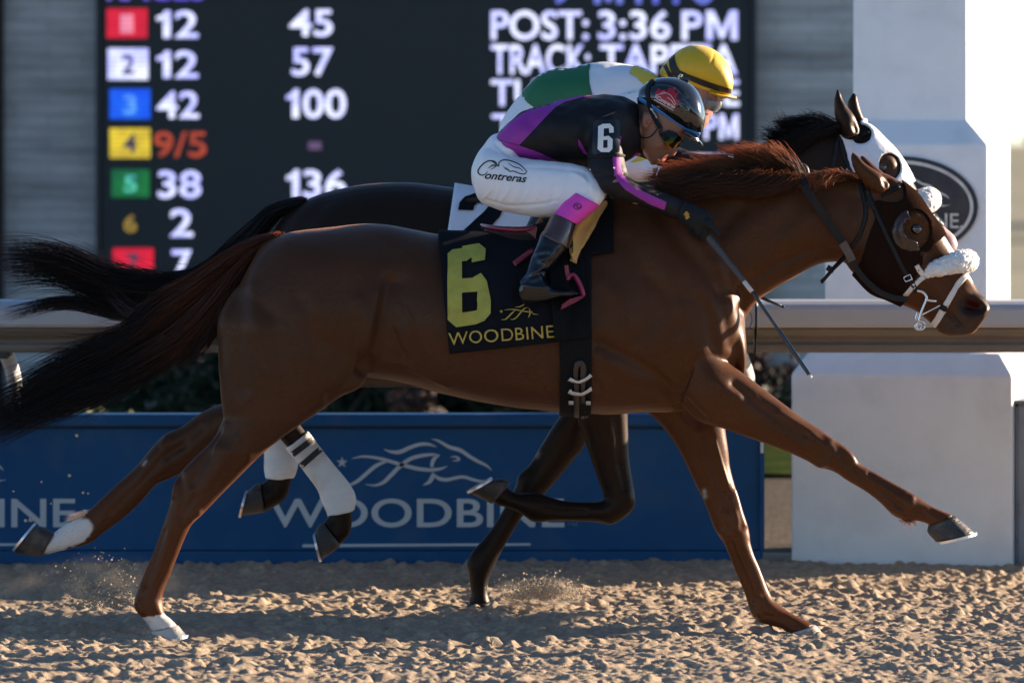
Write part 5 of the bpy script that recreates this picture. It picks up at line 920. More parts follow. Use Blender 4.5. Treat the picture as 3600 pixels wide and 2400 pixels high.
# ================================================================== TACK ON THE NEAR HORSE
def mirror(o, yc, parent=None):
    c = o.copy(); c.data = o.data.copy(); co = get_co(c.data); off = np.array([0, 0, 0.0]); pl = 0.0; q = o.parent
    while q: pl += q.location.y; q = q.parent
    co[:, 1] = 2 * yc - co[:, 1]; set_co(c.data, co); c.data.flip_normals(); COL.objects.link(c); c.parent = parent or o.parent; return c
M_hood = mat('brown_hood', (0.021, 0.011, 0.0075), 0.8, var=0.2, scale=8, bump=0.6, bscale=260, spec=0.0, sheen=0.0, sheen_tint=(1, .7, .5))
M_cup = mat('blinker_cup', (0.045, 0.027, 0.020), 0.30, var=0.15)
M_white_hood = mat('white_hood', (0.78, 0.79, 0.82), 0.8, var=0.06, scale=12, bump=0.4, bscale=30, sheen=0.3)
eh = [(825 + 108 * math.cos(a), 690 + 148 * math.sin(a)) for a in np.linspace(0, 6.283, 40)]
hoodP = [(700, 296), (722, 360), (732, 430), (700, 470), (610, 478), (540, 450), (492, 462), (505, 600), (440, 780), (402, 930), (352, 1000), (300, 1100), (420, 1280), (640, 1330), (745, 1262), (800, 1130), (868, 980), (905, 888), (985, 800), (1064, 732), (1140, 690), (980, 400), (800, 270)]
eP = TT('H', eh); hP = TT('H', hoodP)
hood = shell(me_h, lambda co, px, no: inside(px, hP) & ~(inside(px, eP) & (np.abs(no[:, 1]) > 0.12)) & (co[:, 0] > 1.15), .005, 'blinker_hood', M_hood, None, .004, 14)
tag(hood, 'dark brown blinker hood fitted over the chestnut horse face', 'blinker hood')
TR_hood = bvh(hood, me_h)
cup_poly = [(760, 533), (715, 555), (675, 600), (648, 660), (642, 720), (660, 785), (705, 835), (780, 858), (858, 858), (850, 832), (834, 792), (800, 774), (748, 752), (722, 705), (722, 650), (742, 612), (778, 598)]
def push_cup(o, c, r0, dep):
    co = get_co(o.data); px = to_px(co); r = np.hypot(px[:, 0] - c[0], px[:, 1] - c[1]); co[:, 1] -= dep * sm(r0 - r, 0, r0 * 0.55); set_co(o.data, co)
cup = decal('H', [cup_poly], TR_hood, .004, 'eye_cup', M_cup, hood, 6, .004); push_cup(cup, T('H', (815, 692)), 172 / 2.24, .030); mirror(cup, 0.0)
bridle = thing('bridle', 'black leather bridle with white fleece noseband on the chestnut horse', 'bridle', (1.2, 0, 1.5))
def onhead(s, path, w, name, m, parent, tree, off=.006, th=.004, both=True, step=7, yc=0.0):
    w = w if hasattr(w, '__len__') else [w] * len(path)
    o = decal(s, [stroke_poly(path, w, 5)], tree, off, name, m, parent, step, th)
    if both: mirror(o, yc)
    return o
onhead('N', [(2005, 352), (2030, 470), (2046, 560), (2036, 650), (1998, 745), (1940, 830), (1900, 888)], 26, 'throat_strap', M_leather, bridle, TR_hood)
onhead('H', [(440, 350), (462, 430), (485, 490), (580, 690), (660, 860), (720, 985), (762, 1062)], 34, 'cheek_strap', M_leather, bridle, TR_hood)
onhead('H', [(556, 428), (620, 392), (700, 352)], 24, 'brow_band', M_leather, bridle, TR_hood, both=True)
onhead('H', [(420, 495), (470, 480), (500, 470)], 46, 'keeper', M_leather2, bridle, TR_hood)
onhead('H', [(770, 1060), (800, 1110), (830, 1175)], 40, 'cheek_strap', M_leather, bridle, TR_hood)
onhead('H', [(832, 966), (860, 1010), (890, 1052)], 42, 'noseband_strap', M_wstrap, bridle, TR_hood)
onhead('H', [(892, 1058), (850, 1088), (800, 1140), (742, 1205)], 36, 'noseband_strap', M_wstrap, bridle, TR_hood)
onhead('H', [(1240, 1028), (1170, 1105), (1110, 1200), (1058, 1292)], 46, 'noseband_strap', M_wstrap, bridle, TR_hood)
onhead('H', [(1040, 1320), (1005, 1385), (968, 1440)], 52, 'noseband_strap', M_wstrap, bridle, TR_hood)
onhead('H', [(1025, 1290), (1065, 1312)], 44, 'keeper', M_leather, bridle, TR_hood, off=.009)
# throat strap tail hanging free
b = MB(); b.strap(GP('N', [(1925, 860), (1870, 920), (1820, 970), (1770, 1030), (1738, 1062)], -.085, -.06), (0.62, 0, 0.78), .022, .006); b.build('strap_end', M_leather, bridle)
b = MB(); b.strap(GP('N', [(1812, 955), (1792, 990)], -.07), (0.62, 0, 0.78), .027, .012); b.build('keeper', M_leather2, bridle)
# buckle
b = MB(); b.tube([WS('H', x, z, -.105) for x, z in [(735, 1075), (748, 1098), (800, 1078), (782, 1040), (735, 1062), (735, 1075)]], .0028, 8); b.build('buckle', M_steel, bridle, True)
# fleece roll round the nose
def fleece(path, rad, name, parent, seed=1, amp=.006):
    B = MB(); P = crom([(*p, r) for p, r in zip(path, rad)], 10); B.tube([Vector(q[:3]) for q in P], [q[3] for q in P], 36)
    me = remesh(B, .005); co = get_co(me); no = get_no(me); rg = np.random.default_rng(seed); c = co[rg.integers(0, len(co), 700)]
    from mathutils.kdtree import KDTree
    kd = KDTree(len(c)); [kd.insert(Vector(p), i) for i, p in enumerate(c)]; kd.balance(); d = np.array([kd.find(Vector(p))[2] for p in co])
    set_co(me, co + no * (amp - d * 0.55)[:, None]); return link(name, me, M_fleece, parent)
fl = [WS('H', x, z, y) for x, z, y in [(893, 1052, -.070), (960, 1005, -.082), (1060, 975, -.086), (1150, 945, -.078), (1215, 938, -.045)]]
fl = fl + [WS('H', 1235, 935, 0)] + [Vector((p.x, -p.y, p.z)) for p in fl[::-1]]
rr = [.010, .023, .030, .035, .037]; fleece(fl, rr + [.037] + rr[::-1], 'fleece_noseband', bridle, 4)
# bit
b = MB(); b.tube(crom([tuple(WS('H', x, z, -.075)) for x, z in [(838, 1166), (885, 1180), (912, 1225), (892, 1280), (866, 1345), (848, 1410)]], 5), .0055, 10)
bit = b.build('bit', M_steel, bridle, True); mirror(bit, 0)
for (cx_, cz_, r) in ((868, 1440, 34), (846, 1448, 26)):
    b = MB(); b.tube([WS('H', cx_ + r * math.cos(a), cz_ + r * math.sin(a), -.074) for a in np.linspace(0, 6.283, 20)], .0035, 8); b.build('bit_ring', M_steel, bridle, True)
b = MB(); b.tube(GP('H', [(905, 1238), (945, 1246), (990, 1252)], -.075), .005, 8); b.build('bit_bar', M_steel, bridle, True)
b = MB(); b.tube(GP('H', [(868, 1362), (930, 1330), (1018, 1284)], -.076), .003, 8); b.build('curb_chain', M_steel, bridle, True)
# reins: from the bit over the crest and down the other side
rp = [(2330, 1178, -.080), (2250, 1172, -.088), (2150, 1135, -.095), (2050, 1055, -.102), (1975, 960, -.108), (1920, 850, -.112), (1870, 770, -.113), (1760, 610, -.116), (1680, 490, -.116), (1620, 398, -.098)]
P = [WS('N', x, z, y) for x, z, y in rp]
def perp(P): return [Vector((-(P[min(i + 1, len(P) - 1)] - P[max(i - 1, 0)]).z, 0, (P[min(i + 1, len(P) - 1)] - P[max(i - 1, 0)]).x)).normalized() for i in range(len(P))]
Pf = [Vector(q) for q in crom([tuple(p) for p in P], 5)]
b = MB(); n_ = len(Pf); cut = int(n_ * 0.55); b.strap(Pf[:cut], perp(Pf[:cut]), .020, .008); rein = b.build('rein', M_leather, bridle)
b = MB(); b.strap(Pf[cut - 1:], perp(Pf[cut - 1:]), .026, .007); rg_ = b.build('rein_grip', M_leather2, bridle)
b = MB(); q_ = Pf[cut - 3:cut + 5]; b.strap([p + Vector((0, -.005, 0)) for p in q_], perp(q_), .029, .006); b.build('rein_joint', mat('rein_tan', (0.10, 0.065, 0.05), 0.6, var=.3, scale=40), bridle)
mirror(rein, 0); mirror(rg_, 0)
b = MB(); b.strap([WS('N', 1628, 398, -.098), WS('N', 1610, 352, -.06), WS('N', 1602, 322, 0), WS('N', 1610, 352, .06), WS('N', 1628, 398, .098)], (1, 0, 0.3), .026, .008); b.build('rein_grip', M_leather2, bridle)
b = MB(); b.tube(crom([tuple(WS('N', x, z, .03)) for x, z in [(1560, 300), (1590, 268), (1625, 278), (1640, 330)]], 5), .013, 10); b.build('rein_loop', M_leather, bridle, True)
tag(bridle, 'black leather bridle with big white fleece noseband and steel bit, on the chestnut horse')

# saddle cloth with the number
clothx = lambda gx, gy, y=-.30: WS('g', gx, gy, y).x
clothz = lambda gx, gy, y=-.31: WS('g', gx, gy, y).z
M_cloth = mat('black_cloth', (0.009, 0.010, 0.013), 0.85, var=0.2, scale=9, bump=0.25, bscale=240, spec=.06)
zl_, zr_ = clothz(360, 1066), clothz(1075, 985)
cloth = wrap(TR_h, 0, (clothx(278, 240, -.05), clothx(355, 1066)), (.20, .19), lambda u: zl_ + (zr_ - zl_) * min(1, u * 1.12), .014, 34, 40, 'saddle_cloth', M_cloth, None, 150, .006, .022, zc=1.15, seed=4)
tag(cloth, 'black saddle cloth with big yellow number 6 on the chestnut horse', 'saddle cloth')
TR_cl = bvh(cloth)
M_six = mat('yellow_number', (0.38, 0.35, 0.055), 0.75, var=0.2, scale=14, bump=0.9, bscale=24)
M_gold = mat('gold_thread', (0.44, 0.30, 0.04), 0.55, var=0.12, scale=60)
SIX = [[(338, 386), (372, 360), (440, 350), (442, 336), (555, 318), (603, 355), (598, 430), (508, 446), (506, 412), (470, 436), (440, 438), (440, 553), (512, 548), (570, 515), (612, 570), (640, 700), (640, 790), (600, 840), (540, 862), (400, 882), (342, 832)], [(440, 650), (548, 640), (543, 768), (440, 782)]]
decal('g', SIX, TR_cl, .0085, 'number', M_six, cloth, 10)
text_on('WOODBINE', 'g', 352, 1005, 1074, 920, TR_cl, .0085, 'lettering', M_gold, cloth, 0.0, rot=-.074, spacing=1.05)
for pts, w in [([(80, 1366), (150, 1355), (220, 1360), (300, 1378), (370, 1388), (428, 1385)], [4, 9, 12, 14, 14, 4]), ([(40, 1481), (90, 1475), (130, 1440), (170, 1400), (212, 1366)], [4, 14, 17, 17, 4]), ([(145, 1475), (200, 1470), (240, 1440), (280, 1395), (320, 1352), (368, 1335)], [4, 13, 17, 18, 15, 4]),
               ([(205, 1325), (250, 1328), (300, 1312), (328, 1293)], [4, 13, 14, 4]), ([(380, 1342), (396, 1385), (388, 1430), (370, 1458)], [4, 16, 15, 4]), ([(405, 1385), (440, 1413), (500, 1420)], [6, 11, 3])]:
    decal('K', [stroke_poly(pts, w)], TR_cl, .0085, 'emblem', M_gold, cloth, 8)
stp = []
for i in range(10):
    r = 23 if i % 2 == 0 else 10; a = math.radians(-90 + 36 * i); stp.append((42 + r * math.cos(a), 1381 + r * math.sin(a)))
decal('K', [stp], TR_cl, .0085, 'star', M_gold, cloth, 8)

# saddle
saddle = thing('saddle', 'small black racing saddle with tan flap and red trim under the crouching black clad jockey', 'saddle', (0.2, 0, 1.45))
B = MB(); loft(B, LO('D', [(1112, 520, 1112, 548, .03), (1180, 527, 1180, 580, .13), (1260, 518, 1265, 595, .165), (1340, 486, 1345, 590, .15), (1405, 462, 1402, 560, .07)]), n=30, sub=6); B.build('seat', mat('saddle_black', (0.012, 0.012, 0.012), 0.4, bump=.1), saddle, True)
TR_b = bvh(cloth, me_h)
M_pad = mat('saddle_pad', (0.007, 0.0075, 0.0085), 0.85, bump=0.2, bscale=200, var=0.2, spec=.1)
wrap(TR_b, 0, (clothx(930, 200, -.1), clothx(1000, 500)), (WS('N', 300, 600, -.1).x, WS('N', 312, 860, -.3).x), lambda u: WS('N', 60, 925, -.3).z + u * (WS('N', 312, 858, -.3).z - WS('N', 60, 925, -.3).z), .012, 20, 26, 'pad', M_pad, saddle, 120, .008, .0, zc=1.15)
wrap(TR_b, 0, (clothx(1000, 540), clothx(1084, 975)), (clothx(1240, 540), clothx(1338, 955)), lambda u: clothz(1084, 977) + u * (clothz(1338, 957) - clothz(1084, 977)), .024, 14, 30, 'flap', M_pad, saddle, 150, .005, .0, zc=1.15)
wrap(TR_b, 0, (clothx(1112, 960), clothx(1150, 1480)), (clothx(1330, 960), clothx(1352, 1480)), lambda u: -5, .010, 12, 60, 'girth', mat('girth_web', (0.007, 0.0075, 0.008), 0.8, spec=.12, bump=.4, bscale=120, stretch=(1, 1, .1)), saddle, 178, .008, .0, zc=1.05, inner=True)
M_tan = mat('tan_suede', (0.62, 0.34, 0.085), 0.8, var=0.14, scale=10, bump=0.3, bscale=160, sheen=0.2)
fl = decal('g', [[(1443, 28), (1400, 38), (1330, 78), (1270, 125), (1225, 185), (1195, 250), (1184, 330), (1190, 390), (1208, 430), (1228, 458), (1240, 410), (1262, 362), (1300, 295), (1350, 205), (1400, 115)]], bvh(*[o for o in saddle.children], me_h, cloth), .014, 'knee_flap', M_tan, saddle, 8, .016)
co = get_co(fl.data); px = to_px(co); u_, v_ = (px - px.mean(0)).T / 60; M_ = np.stack([np.ones_like(u_), u_, v_, u_ * v_, v_ * v_], 1); co[:, 1] = M_ @ np.linalg.lstsq(M_, co[:, 1], rcond=None)[0]; d = seg_dist(px, TT('g', [(1330, 78), (1225, 185), (1190, 300), (1205, 420)])); co[:, 1] -= 0.035 * np.exp(-(d / 16) ** 2) + 0.015; set_co(fl.data, co); mirror(fl, 0)
M_red = mat('red_patent', (0.20, 0.008, 0.024), 0.25, var=0.1, coat=0.5); M_mag = mat('magenta_metal', (0.24, 0.010, 0.065), 0.3, metal=0.35, var=0.1, coat=0.3)
b = MB(); b.tube(crom([tuple(WS('g', x, z, y)) for x, z, y in [(578, 184, -.03), (640, 200, -.10), (760, 213, -.155), (870, 213, -.17), (950, 196, -.165)]], 5), [.009] * 10 + [.010] * 11, 12, flat=.7); ct = b.build('cantle_trim', M_red, saddle, True); mirror(ct, 0)
b = MB(); pts = [WS('g', x, z, -.175) for x, z in [(860, 212), (958, 192), (946, 272), (915, 240)]]; b.add(pts + [p + Vector((0, .012, 0)) for p in pts], [(0, 1, 2, 3), (7, 6, 5, 4), (0, 4, 5, 1), (1, 5, 6, 2), (2, 6, 7, 3), (3, 7, 4, 0)]); ct = b.build('cantle_trim', M_red, saddle); mirror(ct, 0)
decal('g', [stroke_poly([(795, 470), (850, 432), (930, 378)], [30, 34, 36])], TR_b, .022, 'stirrup_strap', M_red, saddle, 8, .004)
TR_g = bvh(*[o for o in saddle.children if o.name.startswith('girth')])
M_tape = mat('girth_metal', (0.55, 0.53, 0.48), 0.4, metal=.4, var=.15)
for pts in ([(1172, 1222), (1200, 1236), (1246, 1240), (1288, 1222), (1322, 1196)], [(1178, 1300), (1205, 1314), (1250, 1322), (1295, 1306), (1326, 1284)]): decal('g', [stroke_poly(pts, [24, 18, 17, 18, 24])], TR_g, .020, 'girth_clip', M_tape, saddle, 6, .004)
for c in ((1191, 1377), (1308, 1380)): decal('g', [[(c[0] - 17, c[1] - 10), (c[0] + 17, c[1] - 10), (c[0] + 17, c[1] + 11), (c[0] - 17, c[1] + 11)]], TR_g, .018, 'girth_clip', M_tape, saddle, 6, .004)
decal('g', [stroke_poly([(1228, 1560), (1228, 1400), (1222, 1220), (1226, 1150), (1246, 1122), (1270, 1150), (1272, 1240), (1270, 1390)], 8 * [34])], TR_g, .012, 'girth_strap', mat('girth_leather', (0.03, 0.022, 0.018), 0.5, var=.2), saddle, 7, .004)
text_on('07', 'g', 1262, 1502, 1306, 1474, TR_g, .011, 'lettering', mat('faint_print', (0.25, 0.25, 0.25), .7), saddle)
YS = -.40
def stirrup(y, side):
    B = MB(); B.tube(crom([tuple(WS('K', x, z, y)) for x, z in [(862, 985), (885, 940), (935, 925), (985, 990), (1030, 1085), (1056, 1185)]], 5), .0065, 10)
    st = B.build('stirrup', M_mag, saddle, True)
    B = MB(); B.tube(crom([tuple(WS('K', x, z, y + side * .105)) for x, z in [(862, 985), (885, 940), (930, 935), (970, 1000), (1010, 1085), (1040, 1190)]], 5), .008, 10); B.build('stirrup_arm', M_mag, st, True)
    B = MB(); rows = [(1058, 1176, 1058, 1200), (980, 1196, 980, 1250), (880, 1225, 860, 1310), (790, 1290, 772, 1352)]
    v = []
    for r in rows:
        a = WS('K', r[0], r[1], y - .004 * -side); c = WS('K', r[2], r[3], y - .004 * -side); v += [a, c, c + Vector((0, side * .11, 0)), a + Vector((0, side * .11, 0))]
    f = [(i * 4 + q, i * 4 + (q + 1) % 4, i * 4 + 4 + (q + 1) % 4, i * 4 + 4 + q) for i in range(3) for q in range(4)] + [(3, 2, 1, 0), (12, 13, 14, 15)]
    B.add(v, f); o = B.build('tread', mat('tread_red', (0.20, 0.008, 0.035), 0.45, var=.5, scale=60, bump=.8, bscale=90), st)
    B = MB(); B.strap([WS('K', 838, 810, y + side * .05), WS('K', 852, 900, y + side * .05), WS('K', 868, 985, y + side * .05)], (1, 0, 0), .014, .004); B.build('strap', M_red, st)
stirrup(YS, 1); stirrup(-YS, -1)

# ================================================================== TACK ON THE FAR HORSE
eh2 = [(560 + 95 * math.cos(a), 615 + 100 * math.sin(a)) for a in np.linspace(0, 6.283, 40)]; ey2 = [(860 + 112 * math.cos(a), 965 + 138 * math.sin(a)) for a in np.linspace(0, 6.283, 40)]
hw_ = [(470, 395), (310, 490), (320, 560), (345, 690), (392, 830), (410, 960), (330, 1030), (200, 1400), (700, 1700), (1020, 1300), (1085, 1165), (1160, 1130), (1280, 1100), (900, 500), (650, 420)]
p1, p2, p3 = TT('E', hw_), TT('E', eh2), TT('E', ey2); earpoly = TT('E', [(250, 60), (340, 60), (520, 430), (560, 560), (440, 660), (380, 640), (300, 520), (235, 420)]); ear2 = TT('E', [(395, 120), (505, 110), (590, 420), (480, 420), (395, 280)])
hood2 = shell(me_f, lambda co, px, no: inside(px, p1) & ~(inside(px, p2) & (np.abs(no[:, 1]) > .1)) & ~(inside(px, p3) & (np.abs(no[:, 1]) > .12)) & ~inside(px, earpoly) & ~inside(px, ear2), .006, 'blinker_hood', M_white_hood, None, .004, 14)
tag(hood2, 'white cloth blinker hood over the face of the dark bay horse', 'blinker hood')
bridle2 = thing('bridle', 'dark bridle with round white fleece on the nose of the white hooded horse', 'bridle', (1.5, YF, 1.6))
TR_h2 = bvh(hood2, me_f)
def on2(s, path, w, name, m, off=.008): return onhead(s, path, w, name, m, bridle2, TR_h2, off, .004, True, 8, YF)
on2('E', [(305, 500), (325, 640), (360, 790), (390, 900), (430, 990), (500, 1085)], 42, 'cheek_strap', M_leather)
on2('E', [(300, 560), (285, 720), (262, 860), (235, 980)], 46, 'throat_strap', M_leather)
on2('E', [(450, 655), (540, 620), (645, 590)], 34, 'brow_band', M_leather)
pf = [WS('E', x, z, YF + y) for x, z, y in [(1090, 1490, -.075), (1170, 1420, -.082), (1240, 1360, -.075), (1290, 1330, -.04)]]; pf = pf + [WS('E', 1300, 1325, YF)] + [Vector((p.x, 2 * YF - p.y, p.z)) for p in pf[::-1]]
fleece(pf, [.014, .032, .040, .043, .044, .043, .040, .032, .014], 'fleece_noseband', bridle2, 9)
on2('H', [(950, 545), (1000, 610), (1060, 660), (1100, 675)], 34, 'noseband_strap', mat('grey_strap', (0.28, 0.27, 0.26), .7, var=.2))
b = MB(); b.strap([WS('N', x, z, YF - .13) for x, z in [(1240, 1262), (1258, 1290), (1262, 1330), (1248, 1370), (1225, 1392), (1205, 1392)]], (0, 1, 0), .02, .004); b.build('strap_loop', mat('lilac_strap', (0.16, 0.11, 0.22), .5), bridle2)
M_wcl = mat('white_cloth', (0.66, 0.70, 0.76), 0.85, var=0.05, scale=9, bump=0.3, bscale=40)
zb2 = WS('D', 0, 640, YF - .3).z
cloth2 = wrap(TR_f, YF, (WS('D', 1044, 428, YF).x, WS('D', 1012, 560, YF - .28).x), (WS('D', 1300, 440, YF).x, WS('D', 1300, 560, YF).x), lambda u: zb2, .016, 26, 34, 'saddle_cloth', M_wcl, None, 150, .006, .010, zc=1.2, seed=8)
tag(cloth2, 'white saddle cloth with black number 2 on the dark bay horse', 'saddle cloth')
TR_c2 = bvh(cloth2)
decal('a', [[(215, 1260), (225, 1210), (262, 1170), (330, 1148), (430, 1148), (512, 1185), (534, 1245), (500, 1310), (440, 1375), (560, 1385), (560, 1450), (250, 1450), (250, 1400), (395, 1272), (426, 1237), (402, 1214), (350, 1214), (326, 1235), (322, 1264)]], TR_c2, .009, 'number', M_cloth, cloth2, 9)
saddle2 = thing('saddle', 'small dark racing saddle under the jockey in green and white silks', 'saddle', (0.2, YF, 1.5))
B = MB(); loft(B, LO('D', [(1130, 440, 1130, 470, .03), (1190, 442, 1190, 500, .13), (1270, 436, 1275, 505, .165), (1350, 412, 1355, 500, .15), (1410, 400, 1408, 470, .07)], YF), n=26, sub=5); B.build('seat', M_pad, saddle2, True)
wrap(TR_f, YF, (.06, .06), (.16, .155), lambda u: -5, .012, 8, 44, 'girth', M_pad, saddle2, 178, .006, 0, zc=1.1, inner=True)
# ================================================================== JOCKEYS
M_skin = mat('skin', (0, 0, 0), 0.5, var=0.06, scale=30, attr='Col', bump=0.12, bscale=260, spec=0.4)
M_silk_k = mat('black_silk', (0.007, 0.007, 0.009), 0.6, var=0.15, scale=12, bump=0.55, bscale=18, stretch=(1, 1, .45), spec=.3)
M_silk_p = mat('purple_silk', (0.30, 0.022, 0.30), 0.55, var=0.10, scale=10, bump=0.28, bscale=26)
M_white = mat('white_breeches', (0.80, 0.80, 0.82), 0.55, var=0.03, scale=8, bump=0.22, bscale=16, stretch=(1, 1, .5), sheen=.15)
M_pink = mat('pink_elastic', (0.80, 0.06, 0.46), 0.7, var=0.05, scale=30, bump=.15, bscale=300)
M_boot = mat('patent_boot', (0.005, 0.006, 0.008), 0.16, var=0.2, scale=10, bump=0.3, bscale=16, coat=.2, spec=.4)
M_boott = mat('brown_boot_top', (0.055, 0.026, 0.022), 0.22, var=0.25, scale=12, bump=0.15, bscale=18, coat=.6)
M_glove = mat('black_glove', (0.012, 0.013, 0.015), 0.75, var=.25, scale=40, bump=.2, bscale=200, spec=.25)
M_helmet = mat('black_helmet', (0.010, 0.011, 0.012), 0.16, var=.15, scale=14, bump=.10, bscale=18, coat=.8, stretch=(1, 1, .4))
M_ink = mat('black_print', (0.012, 0.012, 0.014), .7)
M_sleeve_white = mat('white_print', (0.78, 0.78, 0.76), .6, var=.03)
def sewn(B, voxel, it, amp=.003, freq=14, seed=1, st=None):
    me = remesh(B, voxel); smooth(me, it, .55, -.40)
    if st: sculpt(me, st)
    co = get_co(me); no = get_no(me); n = vnoise(co[:, 0] * freq + co[:, 2] * freq * .6, co[:, 2] * freq * .35 - co[:, 0] * freq * .2 + co[:, 1] * freq, seed) - .5; n += .5 * (vnoise(co[:, 0] * freq * 2.3 - co[:, 2] * freq, co[:, 2] * freq + co[:, 1] * freq * 2, seed + 1) - .5)
    set_co(me, co + no * (n * amp)[:, None]); smooth(me, 1, .5, 0); return me
def flipy(rows, yc): return [(*r[:5], 2 * yc - r[5]) for r in rows]
SKIN = (0.27, 0.125, 0.075)
# ---------------------------------------------------------------- near jockey
person = thing('person', 'jockey in black and purple silks with number 6 armband crouched on the chestnut horse', 'person', (0.15, 0, 1.5))
torso = LO('a', [(466, 738, 600, 905, .14), (600, 612, 725, 925, .165), (760, 540, 850, 938, .182), (920, 497, 962, 945, .195), (1080, 472, 1080, 960, .205), (1220, 456, 1205, 962, .205), (1330, 462, 1330, 925, .185), (1420, 496, 1430, 890, .13), (1468, 540, 1490, 830, .085)])
arm_n = LO('a', [(1335, 560, 1130, 640, .075, -.14), (1345, 740, 1110, 760, .075, -.185), (1354, 860, 1110, 880, .068, -.215), (1374, 940, 1125, 970, .06, -.24), (1388, 1000, 1165, 1045, .055, -.255), (1422, 1035, 1215, 1120, .053, -.26), (1462, 1060, 1290, 1180, .05, -.255), (1532, 1095, 1400, 1213, .047, -.245), (1622, 1140, 1540, 1250, .043, -.23), (1702, 1172, 1640, 1282, .039, -.215), (1762, 1192, 1725, 1306, .036, -.205)])
arm_f = LO('a', [(1300, 560, 1200, 720, .075, .14), (1450, 690, 1340, 850, .065, .19), (1580, 775, 1500, 905, .056, .21), (1740, 823, 1660, 962, .05, .19), (1880, 850, 1810, 985, .042, .15), (2000, 872, 1960, 985, .036, .11), (2060, 890, 2040, 980, .034, .09)])
B = MB(); loft(B, torso, n=44, sub=5, k=2.2); loft(B, arm_n, n=26, sub=5); loft(B, arm_f, n=26, sub=5)
shirt_me = sewn(B, .005, 6, .013, 13, 3, [('a', [(1110, 640), (1090, 760), (1110, 880)], 22, -.010, 'near'), ('a', [(1130, 1000), (1250, 1010), (1370, 990)], 8, -.005, 'near'), ('a', [(1150, 1040), (1260, 1060), (1380, 1020)], 7, -.004, 'near'), ('a', [(1120, 470), (1160, 560), (1150, 660)], 24, -.006, 'near'), ('a', [(700, 640), (820, 780), (1000, 880)], 18, -.004, 'near')])
shirt = link('shirt', shirt_me, M_silk_k, person); TS = bvh(shirt)
for P in ([(466, 754), (500, 712), (560, 660), (640, 600), (750, 542), (900, 500), (1040, 474), (1180, 458), (1060, 482), (960, 508), (890, 545), (820, 615), (740, 700), (640, 803), (560, 786)],
          [(470, 760), (560, 790), (640, 807), (720, 833), (800, 864), (905, 912), (740, 925), (600, 914), (560, 845)], [(1043, 762), (1062, 784), (1112, 872), (1080, 858), (1046, 806)], [(1322, 728), (1342, 742), (1330, 800), (1314, 832)], [(1372, 948), (1392, 900), (1440, 856), (1482, 862), (1440, 905)],
          [(1282, 880), (1332, 890), (1336, 940), (1346, 1000), (1400, 1072), (1480, 1117), (1560, 1156), (1652, 1196), (1638, 1250), (1550, 1216), (1450, 1162), (1370, 1112), (1320, 1062), (1292, 1002), (1282, 930)]):
    decal('a', [P], TS, .0015, 'purple_panel', M_silk_p, shirt, 7)
def rr_poly(x0, y0, x1, y1, r, skew=0): 
    o = []
    for cx_, cy_, a0 in ((x1 - r, y0 + r, -90), (x1 - r, y1 - r, 0), (x0 + r, y1 - r, 90), (x0 + r, y0 + r, 180)):
        for i in range(6): a = math.radians(a0 + 18 * i); o.append((cx_ + r * math.cos(a), cy_ + r * math.sin(a) + (cx_ - x0) * skew))
    return o
M_plate = mat('armband_vinyl', (0.010, 0.014, 0.021), .4, var=.1, spec=.3)
pl = decal('a', [rr_poly(1152, 642, 1322, 870, 16, -.06)], TS, .006, 'armband', M_plate, shirt, 7, 0)
co = get_co(pl.data); px = to_px(co); co[:, 1] = co[:, 1] * .75 + .25 * np.interp(px[:, 0], [T('a', (1152, 0))[0], T('a', (1322, 0))[0]], [np.percentile(co[:, 1], 12) + .004, np.percentile(co[:, 1], 12)]); set_co(pl.data, co)
decal('a', [[(1184, 678), (1212, 661), (1262, 658), (1286, 684), (1287, 720), (1258, 722), (1255, 690), (1222, 692), (1219, 748), (1254, 742), (1280, 766), (1278, 832), (1258, 855), (1202, 853), (1180, 832)], [(1217, 772), (1246, 770), (1246, 824), (1217, 826)]], bvh(pl), .003, 'armband_number', M_sleeve_white, pl if False else shirt, 7)
decal('a', [[(1108, 884), (1150, 878), (1330, 868), (1356, 872), (1358, 886), (1330, 884), (1150, 894), (1112, 902)]], TS, .006, 'armband_elastic', M_glove, shirt, 7, .004)
# breeches
thigh = LO('a', [(328, 940, 318, 1060, .05, -.10), (395, 830, 365, 1185, .088, -.10), (520, 842, 480, 1243, .098, -.115), (660, 895, 600, 1278, .096, -.13), (800, 910, 740, 1300, .09, -.15), (950, 922, 860, 1300, .083, -.175), (1080, 948, 960, 1280, .075, -.20), (1180, 1005, 1055, 1255, .07, -.215), (1236, 1088, 1120, 1262, .06, -.222), (1248, 1150, 1180, 1240, .035, -.225)])
pelvis = LO('a', [(520, 720, 680, 900, .13), (445, 742, 610, 960, .15), (395, 795, 580, 1060, .158), (345, 865, 520, 1150, .155), (312, 960, 430, 1200, .12), (318, 1070, 370, 1160, .05)])
shin = LO('a', [(1244, 1130, 1040, 1120, .062, -.222), (1180, 1215, 1016, 1136, .054, -.232), (1096, 1280, 958, 1206, .048, -.25), (1030, 1336, 898, 1274, .046, -.265)])
B = MB(); loft(B, pelvis, n=36, sub=5); loft(B, thigh, n=36, sub=5); loft(B, flipy(thigh, 0), n=28, sub=5); loft(B, shin, n=26, sub=5); loft(B, flipy(shin, 0), n=26, sub=5)
wr = [('a', [(430, 1120), (470, 1180), (520, 1235)], 6, -.003, 'near')]
